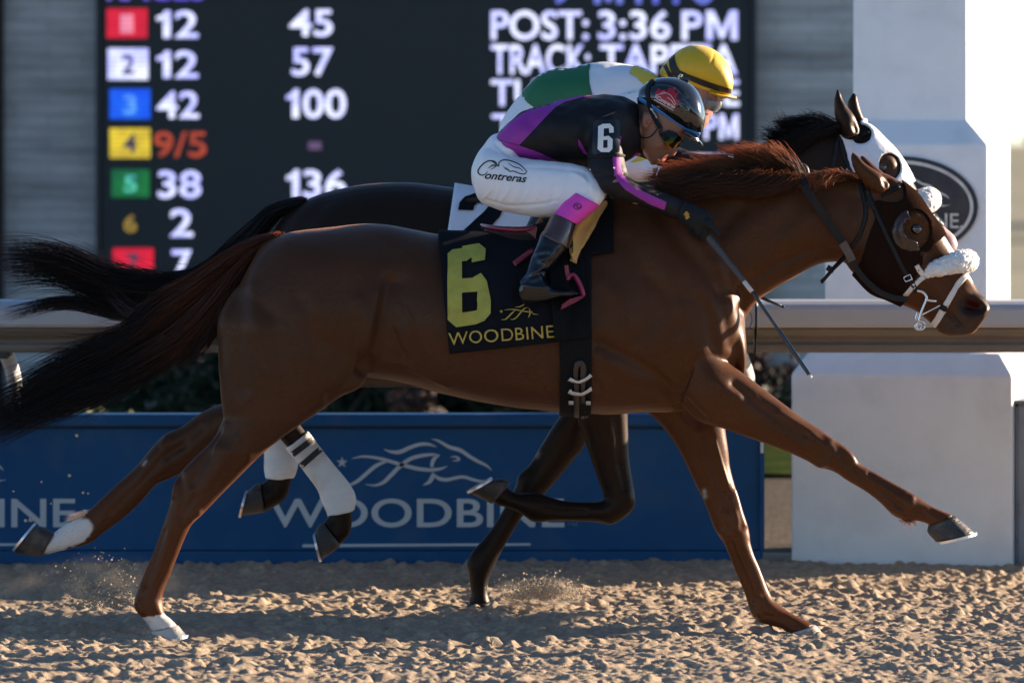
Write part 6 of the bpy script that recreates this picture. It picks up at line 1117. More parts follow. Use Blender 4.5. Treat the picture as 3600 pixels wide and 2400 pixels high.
wr = [('a', [(x, y), (x - 28, y + 60), (x - 52 - (x % 40), y + 100 + (x % 70) * .6)], 3.6, .0032, 'near') for x, y in [(470, 1050), (520, 1070), (580, 1080), (650, 1085), (720, 1080), (800, 1075), (880, 1080), (950, 1085)]] + [('a', [(400, 1180), (560, 1222), (760, 1215), (900, 1185)], 5, -.004, 'near'), ('a', [(700, 960), (900, 965), (1060, 985)], 6, -.003, 'near'), ('a', [(470, 790), (560, 870), (640, 900)], 6, -.006, 'near'), ('a', [(500, 760), (590, 850)], 6, .004, 'near'), ('a', [(1010, 1000), (1090, 1040), (1150, 1120)], 8, .004, 'near'), ('a', [(1100, 1000), (1120, 1080), (1110, 1150)], 7, -.004, 'near')]
br_me = sewn(B, .005, 6, .006, 16, 7, wr); breeches = link('breeches', br_me, M_white, person); TBr = bvh(breeches)
text_on('ontreras', 'a', 400, 1036, 690, 990, TBr, .0015, 'lettering', M_ink, breeches, .022, .35, .10)
for pts, w in [([(488, 944), (470, 920), (430, 914), (390, 935), (358, 975), (360, 1000), (385, 1012), (410, 1000), (420, 985)], [4, 8, 9, 9, 9, 9, 8, 6, 3]), ([(425, 965), (455, 945), (478, 950), (440, 975)], [3, 9, 7, 3]), ([(440, 912), (470, 930), (495, 950), (500, 925), (530, 908), (580, 915), (640, 940), (690, 985)], [3, 7, 8, 7, 7, 7, 7, 5]), ([(690, 985), (675, 1004), (640, 1000), (600, 985), (570, 985), (548, 960)], [5, 7, 7, 7, 7, 4]), ([(560, 930), (600, 955), (640, 965), (665, 985)], [3, 6, 6, 3]), ([(528, 948), (545, 970), (570, 975)], [3, 6, 3])]:
    decal('a', [stroke_poly(pts, w)], TBr, .0015, 'lettering', M_ink, breeches, 7)
for sgn in (-1, 1):
    rows = LO('a', [(1196, 1218, 1004, 1120, .064, -.231), (1150, 1260, 975, 1165, .0635, -.240), (1110, 1292, 940, 1200, .062, -.250), (1075, 1322, 910, 1238, .0605, -.258), (1038, 1350, 880, 1272, .059, -.266)])
    B = MB(); loft(B, rows if sgn < 0 else flipy(rows, 0), n=32, sub=4); g_ = B.build('garter', M_pink, person, True)
    if sgn < 0:
        TG = bvh(g_)
        decal('K', [[(976 + 50 * math.cos(a), 90 + 40 * math.sin(a)) for a in np.linspace(0, 6.1, 26)], [(976 + 42 * math.cos(a), 90 + 32 * math.sin(a)) for a in np.linspace(0, 6.1, 26)]], TG, .0015, 'emblem', M_ink, g_, 6)
        decal('K', [stroke_poly([(935, 95), (960, 75), (985, 80), (965, 100), (1000, 110), (1015, 85)], [7] * 6)], TG, .0015, 'emblem', M_ink, g_, 6)
    bt = LO('K', [(960, 292, 672, 172, .056, -.268), (938, 380, 620, 290, .0555, -.282), (905, 480, 575, 375, .054, -.294), (868, 600, 536, 430, .051, -.305), (785, 700, 470, 590, .047, -.318), (700, 800, 410, 720, .044, -.330), (610, 885, 345, 885, .043, -.342), (590, 945, 278, 985, .043, -.346), (600, 1010, 248, 1040, .042, -.348), (560, 1090, 246, 1110, .038, -.348)])
    ft = LO('K', [(250, 1030, 250, 1205, .028, -.348), (330, 965, 320, 1262, .041, -.348), (450, 930, 440, 1274, .044, -.349), (560, 960, 560, 1262, .044, -.35), (670, 1060, 680, 1236, .045, -.352), (800, 1092, 800, 1208, .046, -.354), (920, 1118, 920, 1184, .042, -.355), (1006, 1143, 1006, 1164, .022, -.355)])
    B = MB(); loft(B, bt if sgn < 0 else flipy(bt, 0), n=30, sub=5); loft(B, ft if sgn < 0 else flipy(ft, 0), n=28, sub=5)
    me = sewn(B, .0045, 6, .008, 16, 12, [('K', [(300, 980), (420, 940), (600, 890)], 7, -.006, 'near'), ('K', [(480, 660), (620, 640), (640, 700), (520, 740)], 12, .006, 'near'), ('K', [(560, 900), (640, 1020), (760, 1090)], 10, -.006, 'near'), ('K', [(300, 1050), (450, 1080), (600, 1080)], 9, .005, 'near')] if sgn < 0 else None)
    bo = link('boot', me, M_boot, person)
    top = LO('K', [(964, 296, 668, 170, .058, -.268), (940, 380, 616, 288, .0575, -.282), (908, 480, 570, 375, .056, -.294), (872, 606, 530, 428, .053, -.305)])
    B = MB(); loft(B, top if sgn < 0 else flipy(top, 0), n=30, sub=5, scale=1.02); B.build('boot_top', M_boott, bo, True)
# body with head
B = MB(); sc_ = .86
loft(B, torso, n=30, sub=4, scale=sc_); loft(B, arm_n, n=20, sub=4, scale=sc_); loft(B, arm_f, n=20, sub=4, scale=sc_); loft(B, pelvis, n=26, sub=4, scale=sc_)
for s_ in (0, 1):
    for r in (thigh, shin): loft(B, r if s_ == 0 else flipy(r, 0), n=22, sub=4, scale=sc_)
YH = -.03
loft(B, LO('J', [(60, 1190, -60, 700, .06), (250, 1180, 110, 720, .058), (360, 1150, 250, 760, .056), (460, 1100, 285, 790, .058)], YH), n=24, sub=5)
loft(B, LO('J', [(760, 520, 420, 560, .05), (900, 760, 300, 640, .074), (880, 960, 280, 720, .077), (815, 1040, 268, 800, .078), (762, 1082, 262, 880, .077), (722, 1120, 270, 960, .075), (690, 1160, 285, 1040, .072), (650, 1210, 305, 1100, .068), (612, 1255, 325, 1150, .062), (578, 1295, 340, 1195, .054), (530, 1325, 362, 1240, .044), (478, 1345, 390, 1290, .030)], YH), n=36, sub=5, k=2.25)
loft(B, LO('J', [(775, 1065, 690, 1090, .008), (748, 1112, 660, 1140, .011), (730, 1150, 640, 1190, .014), (726, 1185, 622, 1225, .0185), (712, 1222, 618, 1250, .017), (690, 1250, 630, 1262, .010)], YH), n=20, sub=5)     # nose
loft(B, LO('J', [(648, 1215, 560, 1250, .02), (640, 1250, 540, 1275, .023), (618, 1268, 535, 1285, .018)], YH), n=18, sub=4)   # upper lip
loft(B, LO('J', [(600, 1275, 520, 1295, .019), (590, 1300, 500, 1318, .020), (560, 1320, 490, 1335, .014)], YH), n=18, sub=4)
loft(B, LO('J', [(545, 1300, 430, 1290, .03), (520, 1332, 420, 1325, .028), (480, 1350, 420, 1344, .016)], YH), n=18, sub=4)   # chin
loft(B, LO('J', [(360, 770, 340, 800, .006, -.078), (450, 800, 330, 850, .011, -.080), (450, 860, 335, 900, .011, -.080), (425, 910, 345, 930, .009, -.079), (400, 940, 360, 945, .006, -.077)], YH), n=18, sub=5)   # ear
loft(B, flipy(LO('J', [(360, 770, 340, 800, .006, -.078), (450, 800, 330, 850, .011, -.080), (450, 860, 335, 900, .011, -.080), (425, 910, 345, 930, .009, -.079), (400, 940, 360, 945, .006, -.077)], YH), YH), n=18, sub=5)
bd_me = remesh(B, .0042); smooth(bd_me, 4, .5, -.40)
sculpt(bd_me, [('J', [(425, 830), (390, 840), (370, 890), (390, 920)], 7, -.006, 'near'), ('J', [(700, 1225), (660, 1235), (640, 1220)], 5, -.004, 'both'), ('J', [(612, 1274), (560, 1282), (530, 1285)], 4, -.004, 'both'), ('J', [(600, 1190), (560, 1240), (540, 1290)], 6, -.003, 'both'), ('J', [(640, 1090), (560, 1130), (500, 1150)], 16, .005, 'both'), ('J', [(520, 1200), (470, 1230), (430, 1260)], 22, -.005, 'both'), ('J', [(380, 1020), (400, 1160), (460, 1270)], 14, .003, 'both')])
co = get_co(bd_me); px = to_px(co)
lips = sm(-seg_dist(px, TT('J', [(610, 1258), (585, 1270), (560, 1285), (590, 1300), (560, 1300)])), -9, -3) * (seg_dist(px, TT('J', [(600, 1280)] * 2)) < 30)
stub = np.clip(sm(-seg_dist(px, TT('J', [(560, 1260), (480, 1310), (400, 1250), (370, 1100)])), -26, -8), 0, 1) * .35
hairm = inside(px, TT('J', [(250, 650), (480, 700), (560, 900), (540, 960), (480, 940), (440, 780), (360, 760), (300, 980), (250, 900)])).astype(float) * .8
nosetip = np.exp(-((px[:, 0] - T('J', (690, 0))[0]) / 16) ** 2 - ((px[:, 1] - T('J', (0, 1215))[1]) / 18) ** 2)
paint(bd_me, SKIN, [(stub, (0.22, 0.12, 0.085)), (hairm, (0.05, 0.03, 0.022)), (nosetip * .6, (0.45, 0.16, 0.11)), (lips * .8, (0.50, 0.13, 0.10))])
body_j = link('body', bd_me, M_skin, person); TB = bvh(bd_me)
# goggles
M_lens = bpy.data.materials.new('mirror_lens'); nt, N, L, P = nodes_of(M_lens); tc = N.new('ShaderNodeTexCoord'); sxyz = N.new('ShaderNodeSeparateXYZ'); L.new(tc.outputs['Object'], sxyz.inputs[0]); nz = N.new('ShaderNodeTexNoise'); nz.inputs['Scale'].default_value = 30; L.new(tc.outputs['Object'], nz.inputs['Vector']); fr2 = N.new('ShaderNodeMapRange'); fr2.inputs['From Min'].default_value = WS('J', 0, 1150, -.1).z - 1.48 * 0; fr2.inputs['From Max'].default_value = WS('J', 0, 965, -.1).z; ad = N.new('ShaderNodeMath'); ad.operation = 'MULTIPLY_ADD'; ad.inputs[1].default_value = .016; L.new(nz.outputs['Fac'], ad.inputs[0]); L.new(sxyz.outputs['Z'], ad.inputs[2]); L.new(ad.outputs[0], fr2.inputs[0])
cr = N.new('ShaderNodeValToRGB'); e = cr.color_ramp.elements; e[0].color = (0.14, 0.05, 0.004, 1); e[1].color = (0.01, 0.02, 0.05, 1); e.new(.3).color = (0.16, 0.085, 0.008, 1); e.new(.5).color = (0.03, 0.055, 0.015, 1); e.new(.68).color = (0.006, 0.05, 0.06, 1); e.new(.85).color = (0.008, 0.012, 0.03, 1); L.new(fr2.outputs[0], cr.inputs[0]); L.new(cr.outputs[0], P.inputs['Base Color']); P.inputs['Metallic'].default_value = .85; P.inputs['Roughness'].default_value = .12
gog = decal('J', [[(548, 1010), (575, 985), (630, 960), (700, 985), (782, 1062), (776, 1100), (752, 1130), (705, 1150), (650, 1148), (600, 1142), (572, 1100), (556, 1060)]], TB, .010, 'goggles', M_lens, person, 6, .003); mirror(gog, YH)
onhead('J', [(545, 930), (540, 990), (556, 1030)], 40, 'goggle_strap', M_ink, gog, TB, .007, .003, False)
# helmet
hel = LO('J', [(283, 545, 278, 640, .03), (312, 500, 300, 690, .055), (385, 440, 385, 745, .082), (500, 392, 500, 825, .100), (640, 381, 618, 905, .107), (775, 405, 735, 965, .106), (890, 470, 840, 1010, .098), (972, 578, 915, 1040, .085), (1020, 720, 955, 1055, .066), (1032, 830, 985, 1040, .045), (1022, 900, 995, 1000, .02)], YH)
B = MB(); loft(B, hel, n=40, sub=6, k=2.05, egg=.05); me = remesh(B, .004); smooth(me, 5, .5, -.4)
sculpt(me, [('J', [(440, 470), (560, 455), (700, 490), (800, 590), (860, 720), (870, 860), (850, 960)], 4, -.003, 'near'), ('J', [(450, 490), (560, 475), (690, 510), (785, 600)], 5, .0015, 'near')] + [('J', [(790 - 6 * i, 560 + 52 * i), (835 - 4 * i, 600 + 56 * i)], 3.2, .0022, 'near') for i in range(6)])
helmet = link('helmet', me, M_helmet, person); TH = bvh(helmet)
B = MB(); loft(B, LO('J', [(800, 960, 770, 1000, .092), (900, 1020, 865, 1062, .084), (965, 1068, 935, 1108, .066), (1000, 1112, 975, 1138, .042), (1014, 1142, 1003, 1150, .012)], YH), n=26, sub=5, k=2.6); B.build('visor', M_helmet, helmet, True)
M_blue = mat('blue_band', (0.045, 0.21, 0.52), .6, var=.08, scale=30, bump=.2, bscale=90)
bp_ = [(281, 572), (330, 604), (400, 650), (500, 715), (600, 790), (720, 878), (830, 946), (978, 996), (960, 1042), (830, 1012), (700, 934), (600, 855), (500, 777), (400, 702), (330, 655), (276, 618)]
bb = decal('J', [bp_], TH, .0025, 'band', M_blue, helmet, 6, .002); mirror(bb, YH)
M_maple = mat('maple_red', (0.42, 0.015, 0.03), .4); ms = mat('print_silver', (0.7, 0.7, 0.68), .4)
decal('J', [[(484, 552), (500, 530), (520, 505), (545, 530), (585, 522), (612, 545), (618, 512), (640, 498), (668, 512), (700, 500), (700, 562), (736, 548), (722, 600), (702, 618), (762, 650), (732, 664), (728, 702), (690, 706), (640, 690), (560, 655), (520, 640), (480, 612)]], TH, .0016, 'emblem', M_maple, helmet, 5)
for pts, w in [([(490, 600), (520, 575), (560, 568), (600, 560), (650, 585), (690, 640), (706, 680)], [5] * 7), ([(706, 680), (690, 684), (660, 640), (615, 605)], [5] * 4), ([(545, 560), (570, 548), (600, 560)], [5] * 3), ([(484, 612), (488, 590), (505, 575)], [5] * 3)]: decal('J', [stroke_poly(pts, w)], TH, .0022, 'emblem', ms, helmet, 5)
text_on('Contreras', 'J', 492, 622, 720, 580, TH, .0022, 'lettering', ms, helmet, .02, .3, .50, 6)
decal('J', [stroke_poly([(470, 628), (575, 685), (684, 746)], [7, 8, 7])], TH, .0020, 'emblem', ms, helmet, 6)
decal('J', [stroke_poly([(468, 636), (573, 693), (682, 754)], [5, 6, 5])], TH, .0019, 'emblem', M_maple, helmet, 6)
b = MB(); b.tube([WS('J', x, z, YH) for x, z in [(740, 395), (732, 380), (760, 348), (778, 358), (752, 395), (740, 398)]], .0022, 6); b.build('cord_loop', mat('pale_cord', (0.45, 0.55, 0.5), .7), helmet, True)
b = MB(); b.tube(crom([tuple(WS('J', x, z, YH - .01)) for x, z in [(752, 402), (790, 402), (830, 412), (852, 420)]], 4), .006, 8, flat=.5); b.build('toggle', M_helmet, helmet, True)
TBH = bvh(helmet, bd_me)
onhead('J', [(470, 415), (415, 480), (398, 560), (420, 680), (440, 760), (480, 850), (545, 945)], 44, 'strap', M_glove, helmet, TBH, .004, .003, False, 6)
text_on('Kroops', 'J', 428, 726, 560, 700, TBH, .009, 'lettering', ms, helmet, .03, .2, 1.08, 6)
onhead('J', [(520, 925), (470, 1000), (420, 1040), (350, 1050), (300, 1000)], 12, 'strap', M_glove, helmet, TBH, .003, .002, False, 6)
b = MB(); b.box(*[0] * 6) if False else None
decal('J', [stroke_poly([(815, 1022), (850, 1042), (900, 1062), (958, 1072)], [22, 26, 26, 20])], bvh(*[o for o in helmet.children if o.name.startswith('visor')]), .002, 'visor_badge', mat('silver_badge', (0.6, 0.6, 0.55), .3, metal=.8, var=.5, scale=160), helmet, 5)
# gloves
def glove(near=True):
    B = MB()
    if near:
        loft(B, LO('G', [(560, 330, 500, 590, .036, -.212), (700, 380, 660, 640, .033, -.214), (870, 440, 780, 730, .036, -.218), (1000, 490, 880, 800, .036, -.222), (1095, 560, 960, 850, .031, -.224), (1130, 640, 1010, 860, .02, -.222)]), n=26, sub=5)
        for kx, ky, bx, by, tx, ty in [(1080, 560, 1158, 680, 1120, 800), (1085, 640, 1130, 770, 1085, 905), (1030, 700, 1085, 830, 1050, 930), (970, 760, 1000, 850, 960, 880)]:
            P = [WS('G', kx, ky, -.224), WS('G', (kx + bx) / 2 + 20, (ky + by) / 2, -.228), WS('G', bx, by, -.222), WS('G', tx + 20, ty, -.205), WS('G', tx - 40, ty - 20, -.188), WS('G', tx - 70, ty - 90, -.180)]
            Q = crom([tuple(p) for p in P], 5); B.tube([Vector(q) for q in Q], np.linspace(.0125, .0095, len(Q)), 12)
        P = [WS('G', 1000, 700, -.235), WS('G', 1100, 720, -.242), WS('G', 1190, 780, -.238), WS('G', 1250, 850, -.230), WS('G', 1288, 895, -.226)]; Q = crom([tuple(p) for p in P], 5); B.tube([Vector(q) for q in Q], np.linspace(.016, .0095, len(Q)), 12)
        me = remesh(B, .003); smooth(me, 3, .5, -.4)
        g_ = link('glove', me, M_glove, person); tg_ = bvh(g_)
        decal('G', [[(786, 605), (808, 592), (828, 562), (862, 566), (850, 588), (882, 585), (868, 612), (884, 645), (862, 652), (856, 668), (830, 670), (822, 648), (838, 634), (806, 632), (830, 612)]], tg_, .0015, 'emblem', mat('gold_print', (0.45, 0.24, 0.03), .6), g_, 6)
        onhead('G', [(742, 700), (760, 600), (790, 500), (830, 420)], 60, 'cuff', M_glove, g_, tg_, .003, .003, False)
        onhead('G', [(770, 375), (800, 362), (850, 372), (862, 400)], 24, 'cuff_tab', M_glove, g_, tg_, .004, .004, False)
    else:
        c = WS('a', 2075, 930, .085); B.add([], []); loft(B, LO('a', [(2030, 880, 2010, 985, .033, .09), (2090, 885, 2070, 1000, .034, .085), (2140, 910, 2110, 1010, .028, .08)]), n=20, sub=4)
        for i in range(4):
            y = .105 - i * .022; P = [WS('a', 2120, 920, y), WS('a', 2160, 950, y), WS('a', 2165, 1000, y), WS('a', 2130, 1020, y), WS('a', 2095, 1000, y)]; B.tube([Vector(q) for q in crom([tuple(p) for p in P], 4)], .0105, 10)
        P = [WS('a', 2080, 960, .045), WS('a', 2120, 985, .035), WS('a', 2150, 1010, .04)]; B.tube(P, .012, 10)
        me = remesh(B, .0035); smooth(me, 3, .5, -.4); link('glove', me, M_glove, person)
glove(True); glove(False)
# whip in the right hand
whip = thing('whip', 'long black riding whip with grey taped grip held by the black gloved hand', 'whip', tuple(WS('G', 1110, 870, -.2)))
A0 = WS('G', 960, 700, -.195); A1 = WS('N', 1205, 1055, -.235); A2 = WS('N', 1262, 1128, -.243); A3 = WS('f', 735, 276, -.33)
b = MB(); P = [A0.lerp(A1, t) for t in np.linspace(0, 1, 60)]; b.tube(P, [(.0135 - .004 * i / 60) * (1 + .06 * math.sin(i * 1.35)) for i in range(60)], 14); b.build('grip', mat('grip_tape', (0.055, 0.06, 0.065), .7, bump=.2), whip, True)
b = MB(); b.tube([A1, A2], [.0085, .0078], 12); b.build('band', M_wstrap, whip, True)
M_shaft = mat('whip_shaft', (0.012, 0.02, 0.024), .25, coat=.5); mid = WS('f', 535, 0, -.3); P = [A2.lerp(A3, t) for t in np.linspace(0, 1, 30)]; b = MB(); b.tube(P, [.0065 - .003 * t if t < .45 else .0075 - .0015 * (t - .45) for t in np.linspace(0, 1, 30)], 10); b.build('shaft', M_shaft, whip, True)
b = MB(); b.tube([A3, A3 + (A3 - A2).normalized() * .012], [.007, .005], 8); b.build('tip', M_wstrap, whip, True)

# ---------------------------------------------------------------- far jockey
person2 = thing('person', 'jockey in green, white and yellow silks with yellow helmet on the dark bay horse', 'person', (0.15, YF, 1.6))
M_silk_g = mat('green_silk', (0.012, 0.135, 0.052), .6, var=.08, scale=9, bump=.22, bscale=18); M_silk_w = mat('white_silk', (0.74, 0.75, 0.78), .6, var=.04, scale=9, bump=.35, bscale=16); M_silk_y = mat('yellow_silk', (0.66, 0.50, 0.03), .55, var=.08, scale=9, bump=.3, bscale=20)
torso2 = LO('a', [(645, 452, 760, 640, .14), (760, 338, 920, 720, .17), (900, 280, 1020, 740, .185), (1050, 257, 1130, 760, .195), (1200, 235, 1240, 770, .198), (1350, 243, 1370, 740, .19), (1480, 268, 1480, 640, .15), (1560, 295, 1560, 560, .095), (1606, 330, 1600, 500, .06)], YF)
arm2 = LO('a', [(1480, 420, 1250, 480, .08, -.13), (1500, 640, 1270, 680, .075, -.18), (1508, 820, 1300, 860, .07, -.21), (1530, 890, 1330, 1000, .065, -.225), (1575, 920, 1450, 1055, .058, -.22), (1605, 945, 1560, 1050, .05, -.205)], YF)
arm2b = LO('a', [(1640, 960, 1600, 1050, .036, -.195), (1720, 985, 1690, 1060, .033, -.17)], YF)
B = MB(); loft(B, torso2, n=40, sub=5, k=2.2); loft(B, arm2, n=24, sub=5); loft(B, flipy(arm2, YF), n=24, sub=5)
sh2 = link('shirt', sewn(B, .0065, 8, .012, 12, 17), M_silk_w, person2); T2 = bvh(sh2)
decal('a', [[(600, 470), (645, 440), (700, 380), (760, 320), (850, 280), (1000, 250), (1135, 236), (1118, 300), (1122, 380), (1140, 450), (1165, 520), (1180, 700), (760, 720), (730, 560), (660, 500)]], T2, .003, 'green_panel', M_silk_g, sh2, 9)
decal('a', [[(1425, 236), (1500, 250), (1620, 290), (1620, 380), (1560, 460), (1500, 400), (1450, 340), (1400, 315)]], T2, .003, 'yellow_panel', M_silk_y, sh2, 9)
decal('a', [[(1400, 925), (1440, 900), (1500, 860), (1530, 900), (1480, 915), (1420, 925)]], T2, .003, 'yellow_panel', M_silk_y, sh2, 9)
B = MB(); loft(B, LO('a', [(1608, 955, 1580, 1048, .05, -.205), (1650, 968, 1625, 1052, .045, -.19)], YF), n=20, sub=4); B.build('cuff', M_silk_g, sh2, True)
pel2 = LO('a', [(720, 430, 820, 640, .14), (648, 452, 790, 680, .15), (560, 560, 750, 800, .158), (505, 660, 680, 880, .15), (488, 740, 600, 920, .11), (500, 820, 560, 920, .05)], YF)
th2 = LO('a', [(500, 760, 490, 860, .05, -.10), (560, 680, 540, 950, .088, -.11), (700, 680, 660, 1010, .095, -.13), (860, 720, 800, 1040, .088, -.16), (1020, 760, 960, 1040, .078, -.19), (1130, 820, 1060, 1020, .068, -.21), (1180, 900, 1130, 990, .04, -.22)], YF)
shn2 = LO('a', [(1180, 900, 980, 900, .06, -.215), (1110, 1000, 930, 960, .058, -.24), (1000, 1120, 840, 1060, .054, -.27)], YF)
B = MB(); loft(B, pel2, n=30, sub=5)
for r in (th2, shn2): loft(B, r, n=26, sub=4); loft(B, flipy(r, YF), n=26, sub=4)
link('breeches', sewn(B, .0065, 6, .007, 14, 23), M_white, person2)
bt2 = LO('a', [(1010, 1110, 830, 1050, .056, -.27), (900, 1250, 770, 1180, .05, -.31), (800, 1380, 680, 1370, .044, -.34), (790, 1440, 640, 1460, .044, -.345)], YF); ft2 = LO('a', [(640, 1400, 640, 1500, .03, -.35), (720, 1370, 720, 1530, .043, -.35), (850, 1440, 850, 1510, .044, -.352), (990, 1475, 990, 1495, .03, -.355)], YF)
for s_ in (0, 1):
    B = MB(); loft(B, bt2 if s_ == 0 else flipy(bt2, YF), n=24, sub=4); loft(B, ft2 if s_ == 0 else flipy(ft2, YF), n=24, sub=4); link('boot', sewn(B, .006, 5, .006, 14, 29), M_boot, person2)
B = MB()
for r in (torso2, arm2, pel2, th2, shn2): loft(B, r, n=22, sub=3, scale=sc_)
for r in (arm2, th2, shn2): loft(B, flipy(r, YF), n=22, sub=3, scale=sc_)
loft(B, arm2b, n=18, sub=4, scale=.9); loft(B, flipy(arm2b, YF), n=18, sub=4, scale=.9)
loft(B, LO('J', [(480, 900, 330, 420, .06), (640, 860, 560, 420, .058), (760, 820, 680, 420, .058)], YF), n=22, sub=4)
loft(B, LO('J', [(1000, 200, 700, 250, .06), (1230, 500, 640, 380, .075), (1215, 620, 650, 470, .077), (1175, 700, 665, 560, .076), (1110, 745, 680, 620, .074), (1085, 800, 690, 690, .07), (1060, 870, 700, 750, .064), (1035, 930, 730, 800, .055), (1000, 975, 780, 860, .04)], YF), n=30, sub=5, k=2.2)
loft(B, LO('J', [(1140, 700, 1060, 720, .009), (1120, 745, 1040, 770, .013), (1114, 790, 1030, 810, .018), (1100, 818, 1030, 828, .014)], YF), n=18, sub=4)
loft(B, LO('J', [(1070, 845, 1000, 860, .02), (1075, 875, 1000, 890, .022), (1060, 905, 1000, 920, .018)], YF), n=16, sub=4)
me = remesh(B, .006); smooth(me, 3, .5, -.4); co = get_co(me); px = to_px(co)
paint(me, (0.34, 0.17, 0.12), [(np.exp(-((px[:, 0] - T('J', (1095, 0))[0]) / 14) ** 2 - ((px[:, 1] - T('J', (0, 790))[1]) / 14) ** 2) * .6, (0.55, 0.16, 0.13))])
link('body', me, M_skin, person2); TB2 = bvh(me)
gg = decal('J', [[(1010, 620), (1190, 640), (1220, 660), (1165, 720), (1115, 740), (1050, 720), (1010, 690)]], TB2, .018, 'goggles', mat('clear_lens', (0.14, 0.15, 0.16), .08, coat=1, var=.2), person2, 6, .004); mirror(gg, YF)
hel2 = LO('J', [(530, 305, 532, 350, .03), (572, 250, 575, 410, .06), (640, 170, 650, 470, .085), (760, 72, 760, 520, .105), (900, 27, 900, 560, .116), (1040, 40, 1030, 590, .118), (1160, 98, 1130, 610, .112), (1256, 195, 1210, 620, .100), (1320, 320, 1265, 618, .08), (1341, 430, 1296, 600, .055), (1332, 510, 1305, 585, .025)], YF)
B = MB(); loft(B, hel2, n=40, sub=6); me = remesh(B, .0048); smooth(me, 5, .5, -.4)
sculpt(me, [('J', [(930, 30), (820, 90), (745, 200), (735, 290)], 4, -.0022, 'near'), ('J', [(1140, 90), (1100, 230), (1060, 330), (1035, 430)], 4, -.0022, 'near')])
helmet2 = link('helmet', me, mat('yellow_cap', (0.68, 0.42, 0.012), .55, var=.06, scale=9, bump=.15, bscale=40, sheen=.2), person2); TH2 = bvh(helmet2)
for P in ([(752, 305), (850, 350), (1000, 405), (1150, 460), (1322, 514), (1310, 566), (1180, 535), (1000, 475), (850, 412), (770, 372), (730, 340)], [(632, 175), (692, 113), (702, 190), (725, 260), (758, 312), (800, 375), (720, 395), (672, 350), (640, 270)], [(572, 268), (604, 235), (650, 320), (700, 395), (640, 395), (606, 330)], [(880, 470), (1000, 520), (1100, 556), (1290, 612), (1280, 660), (1000, 640), (860, 560)]):
    decal('J', [P], TH2, .002, 'cap_band', mat('cap_black', (0.012, 0.011, 0.010), .6), helmet2, 6)
B = MB(); loft(B, LO('J', [(1075, 528, 1065, 560, .105), (1190, 566, 1180, 602, .098), (1290, 575, 1280, 618, .075), (1350, 590, 1345, 622, .04), (1382, 602, 1376, 618, .012)], YF), n=26, sub=5, k=2.6); B.build('visor', mat('yellow_visor', (0.70, 0.42, 0.012), .35), helmet2, True)
B = MB(); loft(B, arm2b, n=18, sub=4, scale=1.05); c = WS('a', 1760, 1030, YF - .15)
for i in range(4): 
    y = YF - .185 + i * .021; P = [WS('a', 1720, 1000, y), WS('a', 1770, 1015, y), WS('a', 1785, 1050, y), WS('a', 1750, 1075, y), WS('a', 1715, 1060, y)]; B.tube([Vector(q) for q in crom([tuple(p) for p in P], 4)], .0105, 10)
B.tube([WS('a', 1700, 1040, YF - .20), WS('a', 1740, 1060, YF - .205), WS('a', 1775, 1075, YF - .19)], .012, 10); me = remesh(B, .0045); smooth(me, 2, .5, -.4); gl2 = link('glove', me, M_glove, person2); mirror(gl2, YF)
whip2 = thing('whip', 'short visible end of a thin black whip below the chestnut horse neck', 'whip', tuple(WS('N', 1350, 1180, YF - .3)))
b = MB(); P = [WS('a', 1720, 1060, YF - .19), WS('N', 1100, 1060, YF - .30), WS('N', 1350, 1180, YF - .34), WS('N', 1468, 1228, YF - .35)]; b.tube(P, [.009, .007, .0055, .005], 10); b.build('shaft', M_shaft, whip2, True)
b = MB(); d_ = (P[3] - P[2]).normalized(); b.tube([P[3], P[3] + d_ * .01], [.006, .004], 8); b.build('tip', M_shaft, whip2, True)

# ------------------------------------------------------------------ sand thrown up by the hooves
def clods(s, pts, y, seed):
    rg = np.random.default_rng(seed)
    for x, z, r in pts:
        c = WS(s, x, z, y + rg.normal(0, .04)); bm = bmesh.new(); bmesh.ops.create_icosphere(bm, subdivisions=2, radius=1)
        for q in bm.verts: q.co = Vector(c) + Vector(q.co) * (r * (0.75 + 0.5 * rg.random())) * 1.0
        me = bpy.data.meshes.new('sand_clod'); bm.to_mesh(me); bm.free(); o = link('sand_clod', me, CLM); tag(o, 'tiny clod of sand in the air behind the flying hooves', 'sand clod', 'sand clods kicked up by the hooves')
CLM = mat('clod', (0.50, 0.39, 0.27), .95, var=.25, scale=60)
clods('d', [(410, 455, .006), (245, 492, .004), (80, 548, .004), (455, 220, .007), (490, 556, .005), (520, 560, .004), (630, 960, .005), (180, 715, .008), (150, 720, .006), (210, 712, .005), (560, 880, .003), (300, 620, .003)], .12, 3)
def spray(s, c, sx_, sz_, n, y, name, seed, r0=.0028):
    rg = np.random.default_rng(seed); B = MB()
    for q in range(n):
        p = WS(s, c[0] + rg.normal(0, sx_), c[1] - abs(rg.normal(0, sz_)), y + rg.normal(0, .07)); r = r0 * rg.uniform(.5, 2.0)
        B.add([p + Vector(d) * r for d in ((1, 0, 0), (-1, 0, 0), (0, 1, 0), (0, -1, 0), (0, 0, 1), (0, 0, -1))], [(0, 2, 4), (2, 1, 4), (1, 3, 4), (3, 0, 4), (2, 0, 5), (1, 2, 5), (3, 1, 5), (0, 3, 5)])
    tag(B.build(name, CLM), kind='stuff')
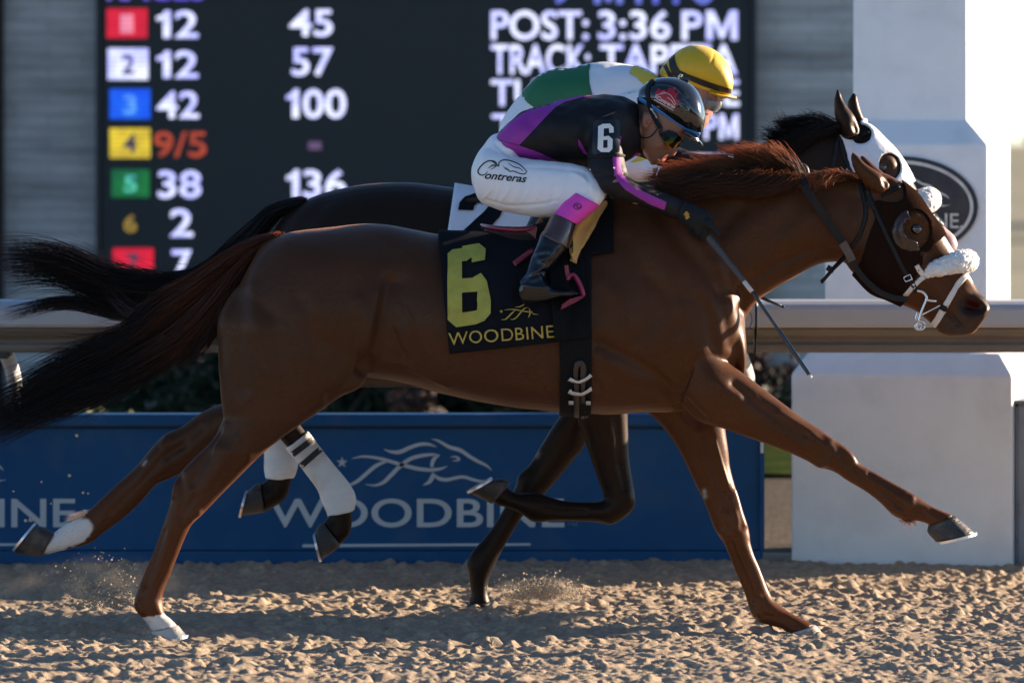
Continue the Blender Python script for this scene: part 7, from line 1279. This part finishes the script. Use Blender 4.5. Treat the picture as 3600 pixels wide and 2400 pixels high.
spray('F', (640, 1470), 130, 70, 1500, 1.05, 'sand_spray', 5)
spray('d', (600, 1230), 120, 120, 900, .16, 'sand_spray', 6)

def dust(name, c, rad, dens, label=None):
    B = MB(); ball(B, c, rad, 32); m = bpy.data.materials.new('dust'); nt, N, L, P = nodes_of(m); N.remove(P)
    v = N.new('ShaderNodeVolumePrincipled'); v.inputs['Color'].default_value = (0.62, 0.52, 0.42, 1); v.inputs['Anisotropy'].default_value = 0.3
    tc = N.new('ShaderNodeTexCoord'); mp = N.new('ShaderNodeMapping'); mp.inputs['Location'].default_value = [-a / r for a, r in zip(c, rad)]; mp.inputs['Scale'].default_value = [1 / r for r in rad]; L.new(tc.outputs['Object'], mp.inputs[0])
    ln = N.new('ShaderNodeVectorMath'); ln.operation = 'LENGTH'; L.new(mp.outputs[0], ln.inputs[0]); r1 = N.new('ShaderNodeMapRange'); r1.inputs['From Min'].default_value = 1.0; r1.inputs['From Max'].default_value = 0.1; r1.interpolation_type = 'SMOOTHSTEP'; L.new(ln.outputs['Value'], r1.inputs[0])
    nz = N.new('ShaderNodeTexNoise'); nz.inputs['Scale'].default_value = 9; nz.inputs['Detail'].default_value = 5; L.new(tc.outputs['Object'], nz.inputs['Vector']); r2 = N.new('ShaderNodeMapRange'); r2.inputs['From Min'].default_value = .42; r2.inputs['From Max'].default_value = .68; L.new(nz.outputs['Fac'], r2.inputs[0])
    ml = N.new('ShaderNodeMath'); ml.operation = 'MULTIPLY'; L.new(r1.outputs[0], ml.inputs[0]); L.new(r2.outputs[0], ml.inputs[1]); m2 = N.new('ShaderNodeMath'); m2.operation = 'MULTIPLY'; m2.inputs[1].default_value = dens; L.new(ml.outputs[0], m2.inputs[0]); L.new(m2.outputs[0], v.inputs['Density'])
    L.new(v.outputs[0], N['Material Output'].inputs['Volume']); tag(B.build(name, m, None, True), kind='stuff')
dust('dust', tuple(WS('d', 520, 1130, .15)), (.46, .26, .15), 7)
dust('dust', tuple(WS('F', 640, 1440, 1.05)), (.22, .18, .08), 18)
